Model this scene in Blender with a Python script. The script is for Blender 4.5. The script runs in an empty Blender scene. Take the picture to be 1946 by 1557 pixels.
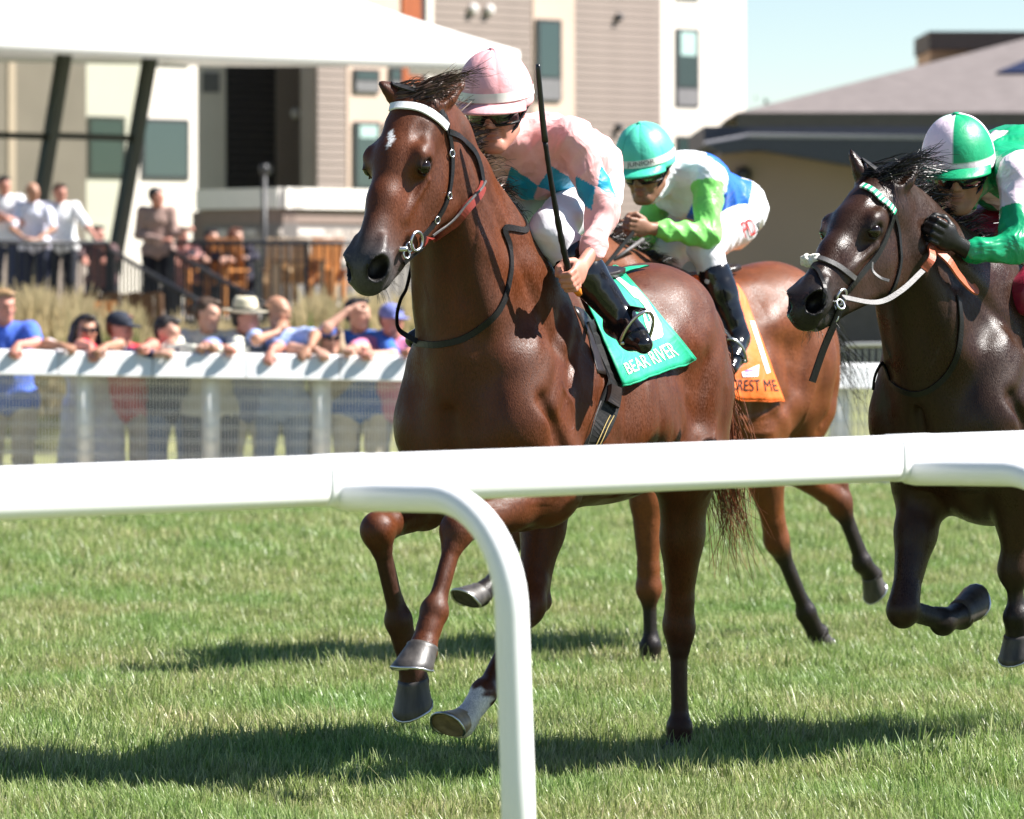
import bpy, bmesh, math, random
import numpy as np
from mathutils import Vector, Matrix
from mathutils.bvhtree import BVHTree

# ------------------------------------------------------------------ camera, sky, sun, exposure
SC = bpy.context.scene
COL = SC.collection
F, H, CX, HY = 9000.0, 1.70, 973.0, 485.0      # focal length and horizon measured on the 1946 px wide photograph
cam_d = bpy.data.cameras.new('camera')
cam = bpy.data.objects.new('camera', cam_d)
COL.objects.link(cam)
cam.location = (0, 0, H)
cam.rotation_euler = (math.pi / 2, 0, 0)
cam_d.sensor_width = 36.0
cam_d.lens = 36.0 * F / 1946.0
cam_d.shift_y = (HY - 778.5) / 1946.0
cam_d.clip_start, cam_d.clip_end = 0.5, 3000.0
cam_d.dof.use_dof = True
cam_d.dof.focus_distance = 15.3
cam_d.dof.aperture_fstop = 5.6
SC.camera = cam
SUN = Vector((1.0, 0.02, 0)).normalized()
ELEV = math.radians(48)
SUN = Vector((SUN.x * math.cos(ELEV), SUN.y * math.cos(ELEV), math.sin(ELEV)))
world = bpy.data.worlds.new('World')
SC.world = world
world.use_nodes = True
wn = world.node_tree
bg = wn.nodes['Background']
sky = wn.nodes.new('ShaderNodeTexSky')
sky.sky_type = 'NISHITA'
sky.sun_disc = False
sky.sun_elevation = ELEV
sky.sun_rotation = math.atan2(SUN.x, SUN.y)
sky.air_density = 1.0
sky.dust_density = 0.0
sky.ozone_density = 1.5
sky.altitude = 1800.0
wn.links.new(sky.outputs[0], bg.inputs[0])
bg.inputs[1].default_value = 0.052
sun_d = bpy.data.lights.new('sun', 'SUN')
sun_d.energy = 5.0
sun_d.angle = math.radians(0.53)
sun_d.color = (1.0, 0.96, 0.91)
sun_o = bpy.data.objects.new('sun', sun_d)
COL.objects.link(sun_o)
sun_o.location = (30, -10, 40)
sun_o.rotation_euler = (-SUN).to_track_quat('-Z', 'Y').to_euler()
SC.view_settings.view_transform = 'Standard'
SC.view_settings.look = 'None'
SC.view_settings.exposure = 1.5
SC.view_settings.gamma = 1.0
SC.view_settings.use_curve_mapping = False
SC.render.film_transparent = False
SC.cycles.max_bounces = 6
SC.cycles.transparent_max_bounces = 24
random.seed(7)
RNG = np.random.default_rng(7)


def P(px, py, d):
    """point seen at photograph pixel (px, py) at distance d"""
    return Vector(((px - CX) * d / F, d, H - (py - HY) * d / F))


def G(px, py, z=0.0):
    """point of the plane at height z seen at a pixel"""
    return P(px, py, (H - z) * F / (py - HY))


# ------------------------------------------------------------------ materials
MATS = {}


def rgb(r, g, b):
    f = lambda c: ((c / 255 + 0.055) / 1.055) ** 2.4 if c > 10 else c / 255 / 12.92
    return (f(r), f(g), f(b))


def mat(name, color=(0.5, 0.5, 0.5), rough=0.6, spec=0.5, metal=0.0, var=0.12, vscale=8.0, bump=0.0, bscale=60.0,
        attr=None, coat=0.0, sheen=0.0, stretch=None, dirt=None, transl=0.0, detail=4.0, wrinkle=0.0, wscale=9.0, veins=0.0, grain=0.0):
    if name in MATS:
        return MATS[name]
    m = bpy.data.materials.new(name)
    m.use_nodes = True
    nt = m.node_tree
    n, L = nt.nodes, nt.links
    b = n['Principled BSDF']
    b.inputs['Roughness'].default_value = rough
    b.inputs['Metallic'].default_value = metal
    b.inputs['Specular IOR Level'].default_value = spec
    b.inputs['Coat Weight'].default_value = coat
    b.inputs['Coat Roughness'].default_value = 0.12
    b.inputs['Sheen Weight'].default_value = sheen
    tc = n.new('ShaderNodeTexCoord')
    src = tc.outputs['Object']
    if stretch:
        mp = n.new('ShaderNodeMapping')
        mp.inputs['Scale'].default_value = stretch
        L.new(src, mp.inputs['Vector'])
        src = mp.outputs[0]
    if attr:
        at = n.new('ShaderNodeAttribute')
        at.attribute_name = attr
        base = at.outputs['Color']
    else:
        rn = n.new('ShaderNodeRGB')
        rn.outputs[0].default_value = (*color, 1)
        base = rn.outputs[0]
    if var > 0:
        nz = n.new('ShaderNodeTexNoise')
        nz.inputs['Scale'].default_value = vscale
        nz.inputs['Detail'].default_value = detail
        L.new(src, nz.inputs['Vector'])
        mr = n.new('ShaderNodeMapRange')
        mr.inputs['From Min'].default_value = 0.3
        mr.inputs['From Max'].default_value = 0.7
        mr.inputs['To Min'].default_value = 1 - var
        mr.inputs['To Max'].default_value = 1 + var
        L.new(nz.outputs['Fac'], mr.inputs['Value'])
        mx = n.new('ShaderNodeVectorMath')
        mx.operation = 'SCALE'
        L.new(base, mx.inputs[0])
        L.new(mr.outputs[0], mx.inputs['Scale'])
        base = mx.outputs[0]
    if dirt:
        nz2 = n.new('ShaderNodeTexNoise')
        nz2.inputs['Scale'].default_value = dirt[1]
        nz2.inputs['Detail'].default_value = 6
        L.new(src, nz2.inputs['Vector'])
        m2 = n.new('ShaderNodeMapRange')
        m2.inputs['From Min'].default_value = 0.5
        m2.inputs['From Max'].default_value = 0.75
        m2.inputs['To Max'].default_value = dirt[2]
        L.new(nz2.outputs['Fac'], m2.inputs['Value'])
        mm = n.new('ShaderNodeMix')
        mm.data_type = 'RGBA'
        L.new(m2.outputs[0], mm.inputs[0])
        L.new(base, mm.inputs[6])
        mm.inputs[7].default_value = (*dirt[0], 1)
        base = mm.outputs[2]
    if grain > 0:
        ng_ = n.new('ShaderNodeTexNoise')
        ng_.inputs['Scale'].default_value = 240
        ng_.inputs['Detail'].default_value = 3
        L.new(src, ng_.inputs['Vector'])
        nl_ = n.new('ShaderNodeTexNoise')
        nl_.inputs['Scale'].default_value = 7
        nl_.inputs['Detail'].default_value = 5
        L.new(tc.outputs['Object'], nl_.inputs['Vector'])
        g1_ = n.new('ShaderNodeMapRange')
        g1_.inputs['From Min'].default_value = .3
        g1_.inputs['From Max'].default_value = .7
        g1_.inputs['To Min'].default_value = 1 - grain
        g1_.inputs['To Max'].default_value = 1 + grain
        L.new(ng_.outputs['Fac'], g1_.inputs['Value'])
        g2_ = n.new('ShaderNodeVectorMath')
        g2_.operation = 'SCALE'
        L.new(base, g2_.inputs[0])
        L.new(g1_.outputs[0], g2_.inputs['Scale'])
        base = g2_.outputs[0]
        g3_ = n.new('ShaderNodeMapRange')
        g3_.inputs['From Min'].default_value = .35
        g3_.inputs['From Max'].default_value = .65
        g3_.inputs['To Min'].default_value = rough - .10
        g3_.inputs['To Max'].default_value = rough + .14
        L.new(nl_.outputs['Fac'], g3_.inputs['Value'])
        g4_ = n.new('ShaderNodeMath')
        g4_.operation = 'MULTIPLY'
        L.new(g3_.outputs[0], g4_.inputs[0])
        L.new(g1_.outputs[0], g4_.inputs[1])
        L.new(g4_.outputs[0], b.inputs['Roughness'])
    L.new(base, b.inputs['Base Color'])
    nrm = None
    if wrinkle > 0:
        nz4 = n.new('ShaderNodeTexNoise')
        nz4.inputs['Scale'].default_value = wscale
        nz4.inputs['Detail'].default_value = 2.5
        nz4.inputs['Distortion'].default_value = 1.6
        L.new(src, nz4.inputs['Vector'])
        bp = n.new('ShaderNodeBump')
        bp.inputs['Strength'].default_value = min(1.0, wrinkle)
        bp.inputs['Distance'].default_value = 0.03
        L.new(nz4.outputs['Fac'], bp.inputs['Height'])
        nrm = bp.outputs[0]
    if bump > 0:
        nz3 = n.new('ShaderNodeTexNoise')
        nz3.inputs['Scale'].default_value = bscale
        nz3.inputs['Detail'].default_value = 5
        L.new(src, nz3.inputs['Vector'])
        bp = n.new('ShaderNodeBump')
        bp.inputs['Strength'].default_value = bump
        bp.inputs['Distance'].default_value = 0.004
        L.new(nz3.outputs['Fac'], bp.inputs['Height'])
        if nrm:
            L.new(nrm, bp.inputs['Normal'])
        nrm = bp.outputs[0]
    if veins > 0:
        d0 = n.new('ShaderNodeTexNoise')
        d0.inputs['Scale'].default_value = 5.0
        d0.inputs['Detail'].default_value = 3
        L.new(tc.outputs['Object'], d0.inputs['Vector'])
        ad = n.new('ShaderNodeMix')
        ad.data_type = 'RGBA'
        ad.blend_type = 'ADD'
        ad.inputs[0].default_value = .35
        L.new(tc.outputs['Object'], ad.inputs[6])
        L.new(d0.outputs['Color'], ad.inputs[7])
        vo = n.new('ShaderNodeTexVoronoi')
        vo.feature = 'DISTANCE_TO_EDGE'
        vo.inputs['Scale'].default_value = 6.0
        L.new(ad.outputs[2], vo.inputs['Vector'])
        m3 = n.new('ShaderNodeMapRange')
        m3.interpolation_type = 'SMOOTHSTEP'
        m3.inputs['From Min'].default_value = 0.0
        m3.inputs['From Max'].default_value = .05
        m3.inputs['To Min'].default_value = 1.0
        m3.inputs['To Max'].default_value = 0.0
        L.new(vo.outputs['Distance'], m3.inputs['Value'])
        m4 = n.new('ShaderNodeMapRange')
        m4.inputs['From Min'].default_value = .48
        m4.inputs['From Max'].default_value = .62
        L.new(d0.outputs['Fac'], m4.inputs['Value'])
        mv = n.new('ShaderNodeMath')
        mv.operation = 'MULTIPLY'
        L.new(m3.outputs[0], mv.inputs[0])
        L.new(m4.outputs[0], mv.inputs[1])
        bp = n.new('ShaderNodeBump')
        bp.inputs['Strength'].default_value = veins
        bp.inputs['Distance'].default_value = .006
        L.new(mv.outputs[0], bp.inputs['Height'])
        if nrm:
            L.new(nrm, bp.inputs['Normal'])
        nrm = bp.outputs[0]
    if nrm:
        L.new(nrm, b.inputs['Normal'])
    if transl > 0:
        tr = n.new('ShaderNodeBsdfTranslucent')
        L.new(base, tr.inputs['Color'])
        ms = n.new('ShaderNodeMixShader')
        ms.inputs[0].default_value = transl
        L.new(b.outputs[0], ms.inputs[1])
        L.new(tr.outputs[0], ms.inputs[2])
        L.new(ms.outputs[0], n['Material Output'].inputs[0])
    MATS[name] = m
    return m


# ------------------------------------------------------------------ objects
def tag(o, label=None, cat=None, group=None, kind=None):
    if label:
        o['label'] = label
    if cat:
        o['category'] = cat
    if group:
        o['group'] = group
    if kind:
        o['kind'] = kind
    return o


def link(name, data, parent=None, m=None, smooth=False):
    o = bpy.data.objects.new(name, data)
    COL.objects.link(o)
    if parent is not None:
        o.parent = parent
    if m is not None and data is not None:
        for q in (m if isinstance(m, (list, tuple)) else [m]):
            data.materials.append(q)
    if smooth:
        data.polygons.foreach_set('use_smooth', np.ones(len(data.polygons), bool))
    return o


def empty(name, loc=(0, 0, 0), rz=0.0, parent=None):
    o = bpy.data.objects.new(name, None)
    COL.objects.link(o)
    o.location = loc
    o.rotation_euler = (0, 0, rz)
    o.empty_display_size = 0.2
    if parent is not None:
        o.parent = parent
    return o


def np_mesh(name, V, Q):
    """mesh from numpy verts and quads (or tris)"""
    me = bpy.data.meshes.new(name)
    V = np.asarray(V, np.float32)
    Q = np.asarray(Q, np.int32)
    k = Q.shape[1]
    me.vertices.add(len(V))
    me.vertices.foreach_set('co', V.ravel())
    me.loops.add(Q.size)
    me.loops.foreach_set('vertex_index', Q.ravel())
    me.polygons.add(len(Q))
    me.polygons.foreach_set('loop_start', np.arange(0, Q.size, k, dtype=np.int32))
    me.polygons.foreach_set('loop_total', np.full(len(Q), k, np.int32))
    me.update(calc_edges=True)
    me.validate()
    return me


def set_col(me, C, name='col'):
    at = me.color_attributes.new(name, 'FLOAT_COLOR', 'POINT')
    C = np.asarray(C, np.float32)
    A = np.ones((len(C), 4), np.float32)
    A[:, :3] = C
    at.data.foreach_set('color', A.ravel())


class MB:
    """collects simple shapes into one mesh"""

    def __init__(self):
        self.v, self.f = [], []

    def add(self, vs, fs):
        o = len(self.v)
        self.v += [tuple(v) for v in vs]
        self.f += [tuple(i + o for i in f) for f in fs]
        return self

    def box(self, c, s, R=None, top=1.0):
        vs = []
        for z in (-1, 1):
            t = top if z > 0 else 1.0
            for x, y in ((-1, -1), (1, -1), (1, 1), (-1, 1)):
                p = Vector((x * s[0] / 2 * t, y * s[1] / 2 * t, z * s[2] / 2))
                if R is not None:
                    p = R @ p
                vs.append(p + Vector(c))
        return self.add(vs, [(3, 2, 1, 0), (4, 5, 6, 7), (0, 1, 5, 4), (1, 2, 6, 5), (2, 3, 7, 6), (3, 0, 4, 7)])

    def tube(self, pts, r, n=8, cap=True, flat=1.0, up=None):
        pts = [Vector(p) for p in pts]
        rs = r if isinstance(r, (list, tuple)) else [r] * len(pts)
        vs, fs = [], []
        prev = None
        for i, p in enumerate(pts):
            t = (pts[min(i + 1, len(pts) - 1)] - pts[max(i - 1, 0)])
            if t.length < 1e-9:
                t = Vector((0, 0, 1))
            t.normalize()
            if up is not None:
                a = Vector(up) - t * t.dot(Vector(up))
            elif prev is None:
                a = Vector((0, 0, 1)) if abs(t.z) < 0.9 else Vector((1, 0, 0))
                a = a - t * t.dot(a)
            else:
                a = prev - t * t.dot(prev)
            if a.length < 1e-9:
                a = t.orthogonal()
            a.normalize()
            prev = a
            b = t.cross(a)
            for k in range(n):
                w = 2 * math.pi * k / n
                vs.append(p + a * (rs[i] * math.cos(w) * flat) + b * (rs[i] * math.sin(w)))
        for i in range(len(pts) - 1):
            for k in range(n):
                k2 = (k + 1) % n
                fs.append((i * n + k, i * n + k2, (i + 1) * n + k2, (i + 1) * n + k))
        if cap:
            fs.append(tuple(range(n - 1, -1, -1)))
            fs.append(tuple((len(pts) - 1) * n + k for k in range(n)))
        return self.add(vs, fs)

    def lathe(self, prof, n=16, M=None):
        vs, fs = [], []
        for r, z in prof:
            for k in range(n):
                w = 2 * math.pi * k / n
                p = Vector((r * math.cos(w), r * math.sin(w), z))
                vs.append(M @ p if M is not None else p)
        m = len(prof)
        for i in range(m - 1):
            for k in range(n):
                k2 = (k + 1) % n
                fs.append((i * n + k, i * n + k2, (i + 1) * n + k2, (i + 1) * n + k))
        fs.append(tuple(range(n - 1, -1, -1)))
        fs.append(tuple((m - 1) * n + k for k in range(n)))
        return self.add(vs, fs)

    def ribbon(self, pts, nrms, w, t=0.003):
        """flat strap: pts, outward normals, width, thickness"""
        pts = [Vector(p) for p in pts]
        ws = w if isinstance(w, (list, tuple)) else [w] * len(pts)
        vs, fs = [], []
        for i, p in enumerate(pts):
            tg = (pts[min(i + 1, len(pts) - 1)] - pts[max(i - 1, 0)]).normalized()
            n = Vector(nrms[i])
            n = n - tg * tg.dot(n)
            n = n.normalized() if n.length > 1e-6 else tg.orthogonal().normalized()
            s = tg.cross(n) * (ws[i] / 2)
            vs += [p - s, p + s, p + s * .9 + n * t, p - s * .9 + n * t]
        for i in range(len(pts) - 1):
            a, b = i * 4, i * 4 + 4
            for k in range(4):
                k2 = (k + 1) % 4
                fs.append((a + k, b + k, b + k2, a + k2))
        e = (len(pts) - 1) * 4
        fs += [(0, 1, 2, 3), (e + 3, e + 2, e + 1, e)]
        return self.add(vs, fs)

    def prism(self, poly, y0, y1):
        """polygon in x,z extruded between y0 and y1"""
        n = len(poly)
        vs = [(x, y0, z) for x, z in poly] + [(x, y1, z) for x, z in poly]
        fs = [tuple(range(n)), tuple(range(2 * n - 1, n - 1, -1))]
        fs += [(i, i + n, (i + 1) % n + n, (i + 1) % n) for i in range(n)]
        return self.add(vs, fs)

    def mesh(self, name='mesh', fix=True):
        me = bpy.data.meshes.new(name)
        me.from_pydata(self.v, [], self.f)
        me.update()
        if fix:
            bm = bmesh.new()
            bm.from_mesh(me)
            bmesh.ops.recalc_face_normals(bm, faces=bm.faces)
            bm.to_mesh(me)
            bm.free()
        return me

    def build(self, name, m, parent=None, smooth=False, bevel=0.0):
        o = link(name, self.mesh(name), parent, m, smooth)
        if bevel > 0:
            md = o.modifiers.new('bevel', 'BEVEL')
            md.width = bevel
            md.segments = 2
            md.limit_method = 'ANGLE'
        return o


def sphere_mesh(name, r=1.0, n=12, m=8, sc=(1, 1, 1)):
    b = MB()
    prof = [(max(1e-4, math.sin(math.pi * i / m)) * r, -math.cos(math.pi * i / m) * r) for i in range(m + 1)]
    b.lathe(prof, n)
    b.v = [(x * sc[0], y * sc[1], z * sc[2]) for x, y, z in b.v]
    return b.mesh(name)


def spline(pts, n):
    """Catmull-Rom through pts, n samples per span"""
    P_ = [Vector(p) for p in pts]
    P_ = [P_[0] * 2 - P_[1]] + P_ + [P_[-1] * 2 - P_[-2]]
    out = []
    for i in range(1, len(P_) - 2):
        a, b, c, d = P_[i - 1], P_[i], P_[i + 1], P_[i + 2]
        for k in range(n):
            t = k / n
            out.append(0.5 * ((2 * b) + (c - a) * t + (2 * a - 5 * b + 4 * c - d) * t * t + (3 * b - a - 3 * c + d) * t ** 3))
    out.append(P_[-2].copy())
    return out


# ------------------------------------------------------------------ implicit bodies: smooth union of cones and ellipsoids, meshed by surface nets
def nv(v):
    v = np.asarray(v, float)
    return v / max(1e-9, np.linalg.norm(v))


class SDF:
    def __init__(self, lo, hi, h):
        self.h = h
        self.lo = np.array(lo, float)
        self.n = np.ceil((np.array(hi) - self.lo) / h).astype(int) + 1
        self.ax = [(self.lo[i] + h * np.arange(self.n[i])).astype(np.float32) for i in range(3)]
        self.D = np.full(self.n, 1.0, np.float32)

    def _sub(self, lo, hi):
        sl, g = [], []
        for i in range(3):
            a = max(0, int(math.floor((lo[i] - self.lo[i]) / self.h)))
            b = min(self.n[i], int(math.ceil((hi[i] - self.lo[i]) / self.h)) + 1)
            if b <= a:
                return None, None
            sl.append(slice(a, b))
            sh = [1, 1, 1]
            sh[i] = b - a
            g.append(self.ax[i][a:b].reshape(sh))
        return tuple(sl), g

    def _put(self, sl, d, k, sub):
        A = self.D[sl]
        if sub:
            d = -d
            hh = np.maximum(k - np.abs(A - d), 0) / k
            self.D[sl] = np.maximum(A, d) + hh * hh * (k * .25)
        else:
            hh = np.maximum(k - np.abs(A - d), 0) / k
            self.D[sl] = np.minimum(A, d) - hh * hh * (k * .25)

    def ell(self, c, r, R=None, k=.03, sub=False):
        c = np.asarray(c, float)
        r = np.asarray(r, float)
        if R is None:
            R = np.eye(3)
        R = np.asarray(R, float)
        ext = np.sqrt(((R * r[:, None]) ** 2).sum(0)) + k + 2 * self.h
        sl, g = self._sub(c - ext, c + ext)
        if sl is None:
            return self
        dx, dy, dz = g[0] - np.float32(c[0]), g[1] - np.float32(c[1]), g[2] - np.float32(c[2])
        k0 = k1 = 0
        for i in range(3):
            u = (dx * np.float32(R[i, 0]) + dy * np.float32(R[i, 1]) + dz * np.float32(R[i, 2])) / np.float32(r[i])
            k0 = k0 + u * u
            u = u / np.float32(r[i])
            k1 = k1 + u * u
        k0 = np.sqrt(k0)
        k1 = np.sqrt(k1) + np.float32(1e-6)
        self._put(sl, k0 * (k0 - 1) / k1, k, sub)
        return self

    def cone(self, a, b, ra, rb, k=.03, w=None, q=1.0, sub=False):
        """rounded cone from a to b; thickness along w is scaled by q"""
        a = np.asarray(a, float)
        b = np.asarray(b, float)
        m = max(ra, rb) * max(1, q) + k + 2 * self.h
        sl, g = self._sub(np.minimum(a, b) - m, np.maximum(a, b) + m)
        if sl is None:
            return self
        ab = b - a
        L2 = max(1e-9, ab @ ab)
        dx, dy, dz = g[0] - np.float32(a[0]), g[1] - np.float32(a[1]), g[2] - np.float32(a[2])
        t = np.clip((dx * np.float32(ab[0]) + dy * np.float32(ab[1]) + dz * np.float32(ab[2])) / np.float32(L2), 0, 1)
        ex, ey, ez = dx - t * np.float32(ab[0]), dy - t * np.float32(ab[1]), dz - t * np.float32(ab[2])
        d2 = ex * ex + ey * ey + ez * ez
        if w is not None and q != 1.0:
            w = np.asarray(w, float)
            w = w - ab * (w @ ab) / L2
            w = w / max(1e-9, np.linalg.norm(w))
            c = ex * np.float32(w[0]) + ey * np.float32(w[1]) + ez * np.float32(w[2])
            d2 = d2 + c * c * np.float32(1 / q ** 2 - 1)
        d = np.sqrt(np.maximum(d2, 0)) - (np.float32(ra) + t * np.float32(rb - ra))
        if w is not None and q < 1:
            d = d * np.float32(math.sqrt(q))
        self._put(sl, d, k, sub)
        return self

    def chain(self, pts, rs, k=.03, w=None, q=1.0, sub=False):
        for i in range(len(pts) - 1):
            self.cone(pts[i], pts[i + 1], rs[i], rs[i + 1], k, w, q, sub)
        return self

    def net(self, smooth=1):
        D = self.D
        nx, ny, nz = D.shape
        ins = D < 0
        c = np.zeros((nx - 1, ny - 1, nz - 1), np.uint8)
        for i in (0, 1):
            for j in (0, 1):
                for k in (0, 1):
                    c += ins[i:nx - 1 + i, j:ny - 1 + j, k:nz - 1 + k]
        act = np.argwhere((c > 0) & (c < 8))
        vid = np.full(c.shape, -1, np.int32)
        vid[act[:, 0], act[:, 1], act[:, 2]] = np.arange(len(act))
        cor = [(i, j, k) for i in (0, 1) for j in (0, 1) for k in (0, 1)]
        val = {q: D[act[:, 0] + q[0], act[:, 1] + q[1], act[:, 2] + q[2]] for q in cor}
        S = np.zeros((len(act), 3))
        N = np.zeros(len(act))
        for q in cor:
            for axis in range(3):
                if q[axis] == 0:
                    p = list(q)
                    p[axis] = 1
                    v0, v1 = val[q], val[tuple(p)]
                    cr = (v0 < 0) != (v1 < 0)
                    t = np.where(cr, v0 / np.where(cr, v0 - v1, 1), 0)
                    pos = np.array(q, float)[None, :].repeat(len(act), 0)
                    pos[:, axis] += t
                    S[cr] += pos[cr]
                    N[cr] += 1
        V = (act + S / np.maximum(N, 1)[:, None]) * self.h + self.lo
        Q = []
        for axis in range(3):
            o1, o2 = (axis + 1) % 3, (axis + 2) % 3
            s0 = [slice(1, D.shape[i] - 1) for i in range(3)]
            s1 = list(s0)
            s0[axis] = slice(0, D.shape[axis] - 1)
            s1[axis] = slice(1, D.shape[axis])
            a, b = ins[tuple(s0)], ins[tuple(s1)]
            e = np.argwhere(a != b)
            if not len(e):
                continue
            e0 = e.copy()
            for i in range(3):
                if i != axis:
                    e0[:, i] += 1
            flip = a[e[:, 0], e[:, 1], e[:, 2]]

            def cell(d1, d2):
                x = e0.copy()
                x[:, o1] -= d1
                x[:, o2] -= d2
                return vid[x[:, 0], x[:, 1], x[:, 2]]
            q = np.stack([cell(1, 1), cell(0, 1), cell(0, 0), cell(1, 0)], 1)
            q[~flip] = q[~flip][:, ::-1]
            Q.append(q)
        Q = np.concatenate(Q)
        Q = Q[(Q >= 0).all(1)]
        for _ in range(smooth):
            I = np.concatenate([Q[:, i] for i in range(4)] + [Q[:, (i + 1) % 4] for i in range(4)])
            J = np.concatenate([Q[:, (i + 1) % 4] for i in range(4)] + [Q[:, i] for i in range(4)])
            cnt = np.maximum(np.bincount(I, minlength=len(V)), 1)
            A = np.stack([np.bincount(I, weights=V[J, c], minlength=len(V)) / cnt for c in range(3)], 1)
            V = V * .5 + .5 * A
        return V, Q


def lerp(a, b, t):
    return np.asarray(a, float) * (1 - t) + np.asarray(b, float) * t


def smoothstep(a, b, x):
    t = np.clip((x - a) / (b - a), 0, 1)
    return t * t * (3 - 2 * t)


# ------------------------------------------------------------------ ground
mat('turf_soil', (.13, .155, .055), .95, spec=.2, var=.35, vscale=2.5, bump=.5, bscale=40, dirt=((.12, .11, .05), 1.2, .5))
mat('lawn', (.20, .21, .085), .95, spec=.2, var=.25, vscale=1.2, bump=.4, bscale=30, dirt=((.26, .23, .12), .5, .6))
mat('dirt_path', (.36, .30, .21), .95, spec=.2, var=.2, vscale=2)


def sheet(name, pts, m, kind='structure'):
    me = bpy.data.meshes.new(name)
    me.from_pydata([tuple(p) for p in pts], [], [tuple(range(len(pts)))])
    o = link(name, me, None, m)
    return tag(o, kind=kind)


def strip(name, x, ys, m, dz=0.0):
    me = bpy.data.meshes.new(name)
    V = [(sx * x, y, z + dz) for y, z in ys for sx in (-1, 1)]
    me.from_pydata(V, [], [(2 * i, 2 * i + 1, 2 * i + 3, 2 * i + 2) for i in range(len(ys) - 1)])
    return tag(link(name, me, None, m), kind='structure')


LOW = -.32                                              # the spectators' lawn lies a little below the track
strip('ground', 700, [(-30, 0), (35.05, 0), (35.25, LOW), (49, LOW), (52, 0), (1500, 0)], MATS['turf_soil'])
strip('lawn', 60, [(35.26, LOW), (49, LOW), (52, 0), (59.5, 0)], MATS['lawn'], .004)
strip('dirt_strip', 60, [(34.0, 0), (35.04, 0)], MATS['dirt_path'], .004)

# ------------------------------------------------------------------ grass of the track: tufts scattered by geometry nodes
gm = bpy.data.materials.new('grass_blade')
gm.use_nodes = True
nt = gm.node_tree
n_, L_ = nt.nodes, nt.links
pb = n_['Principled BSDF']
pb.inputs['Roughness'].default_value = .40
pb.inputs['Specular IOR Level'].default_value = .45
at = n_.new('ShaderNodeAttribute')
at.attribute_name = 'col'
geo = n_.new('ShaderNodeNewGeometry')
nz = n_.new('ShaderNodeTexNoise')
nz.inputs['Scale'].default_value = 1.1
nz.inputs['Detail'].default_value = 4
L_.new(geo.outputs['Position'], nz.inputs['Vector'])
cr = n_.new('ShaderNodeValToRGB')
cr.color_ramp.elements[0].position = .30
cr.color_ramp.elements[0].color = (.66, .95, .55, 1)
cr.color_ramp.elements[1].position = .72
cr.color_ramp.elements[1].color = (1.20, 1.09, .98, 1)
L_.new(nz.outputs['Fac'], cr.inputs[0])
mu = n_.new('ShaderNodeMix')
mu.data_type = 'RGBA'
mu.blend_type = 'MULTIPLY'
mu.inputs[0].default_value = 1
L_.new(at.outputs['Color'], mu.inputs[6])
L_.new(cr.outputs[0], mu.inputs[7])
L_.new(mu.outputs[2], pb.inputs['Base Color'])
tr = n_.new('ShaderNodeBsdfTranslucent')
L_.new(mu.outputs[2], tr.inputs['Color'])
ms = n_.new('ShaderNodeMixShader')
ms.inputs[0].default_value = .40
L_.new(pb.outputs[0], ms.inputs[1])
L_.new(tr.outputs[0], ms.inputs[2])
L_.new(ms.outputs[0], n_['Material Output'].inputs[0])
TUFTS = bpy.data.collections.new('tufts')


def tuft(i, n=290, size=.27):
    r = random.Random(100 + i)
    V, Q, C = [], [], []
    lean0 = (r.gauss(0, .25), r.gauss(0, .25))
    for b in range(n):
        x, y = r.uniform(-size / 2, size / 2), r.uniform(-size / 2, size / 2)
        L = r.uniform(.024, .062) * (1.6 if r.random() < .05 else 1)
        w = r.uniform(.0022, .0042)
        a = r.uniform(0, 6.28)
        dx, dy = math.cos(a), math.sin(a)
        ln = abs(r.gauss(0, .75)) + .15
        yl = r.random()
        if yl < .56:
            c = (.252, .308, .120)
        elif yl < .86:
            c = (.375, .385, .225)
        elif yl < .93:
            c = (.15, .22, .050)
        else:
            c = (.56, .52, .36)
        k = r.uniform(.75, 1.25)
        o = len(V)
        px, py, pz = x, y, -.004
        sx, sy = -dy, dx
        for s in range(4):
            t = s / 3
            ww = w * (1 - t ** 1.6) * .5 + .0003
            V += [(px - sx * ww, py - sy * ww, pz), (px + sx * ww, py + sy * ww, pz)]
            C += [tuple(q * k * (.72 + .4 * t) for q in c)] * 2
            an = ln * (.35 + t)
            st = L / 3
            px += (dx * math.sin(an) + lean0[0] * t) * st
            py += (dy * math.sin(an) + lean0[1] * t) * st
            pz += max(.15, math.cos(an)) * st
        for s in range(3):
            q = o + 2 * s
            Q.append((q, q + 1, q + 3, q + 2))
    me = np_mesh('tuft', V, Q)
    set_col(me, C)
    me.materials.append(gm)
    ob = bpy.data.objects.new('tuft', me)
    TUFTS.objects.link(ob)


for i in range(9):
    tuft(i)


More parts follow.
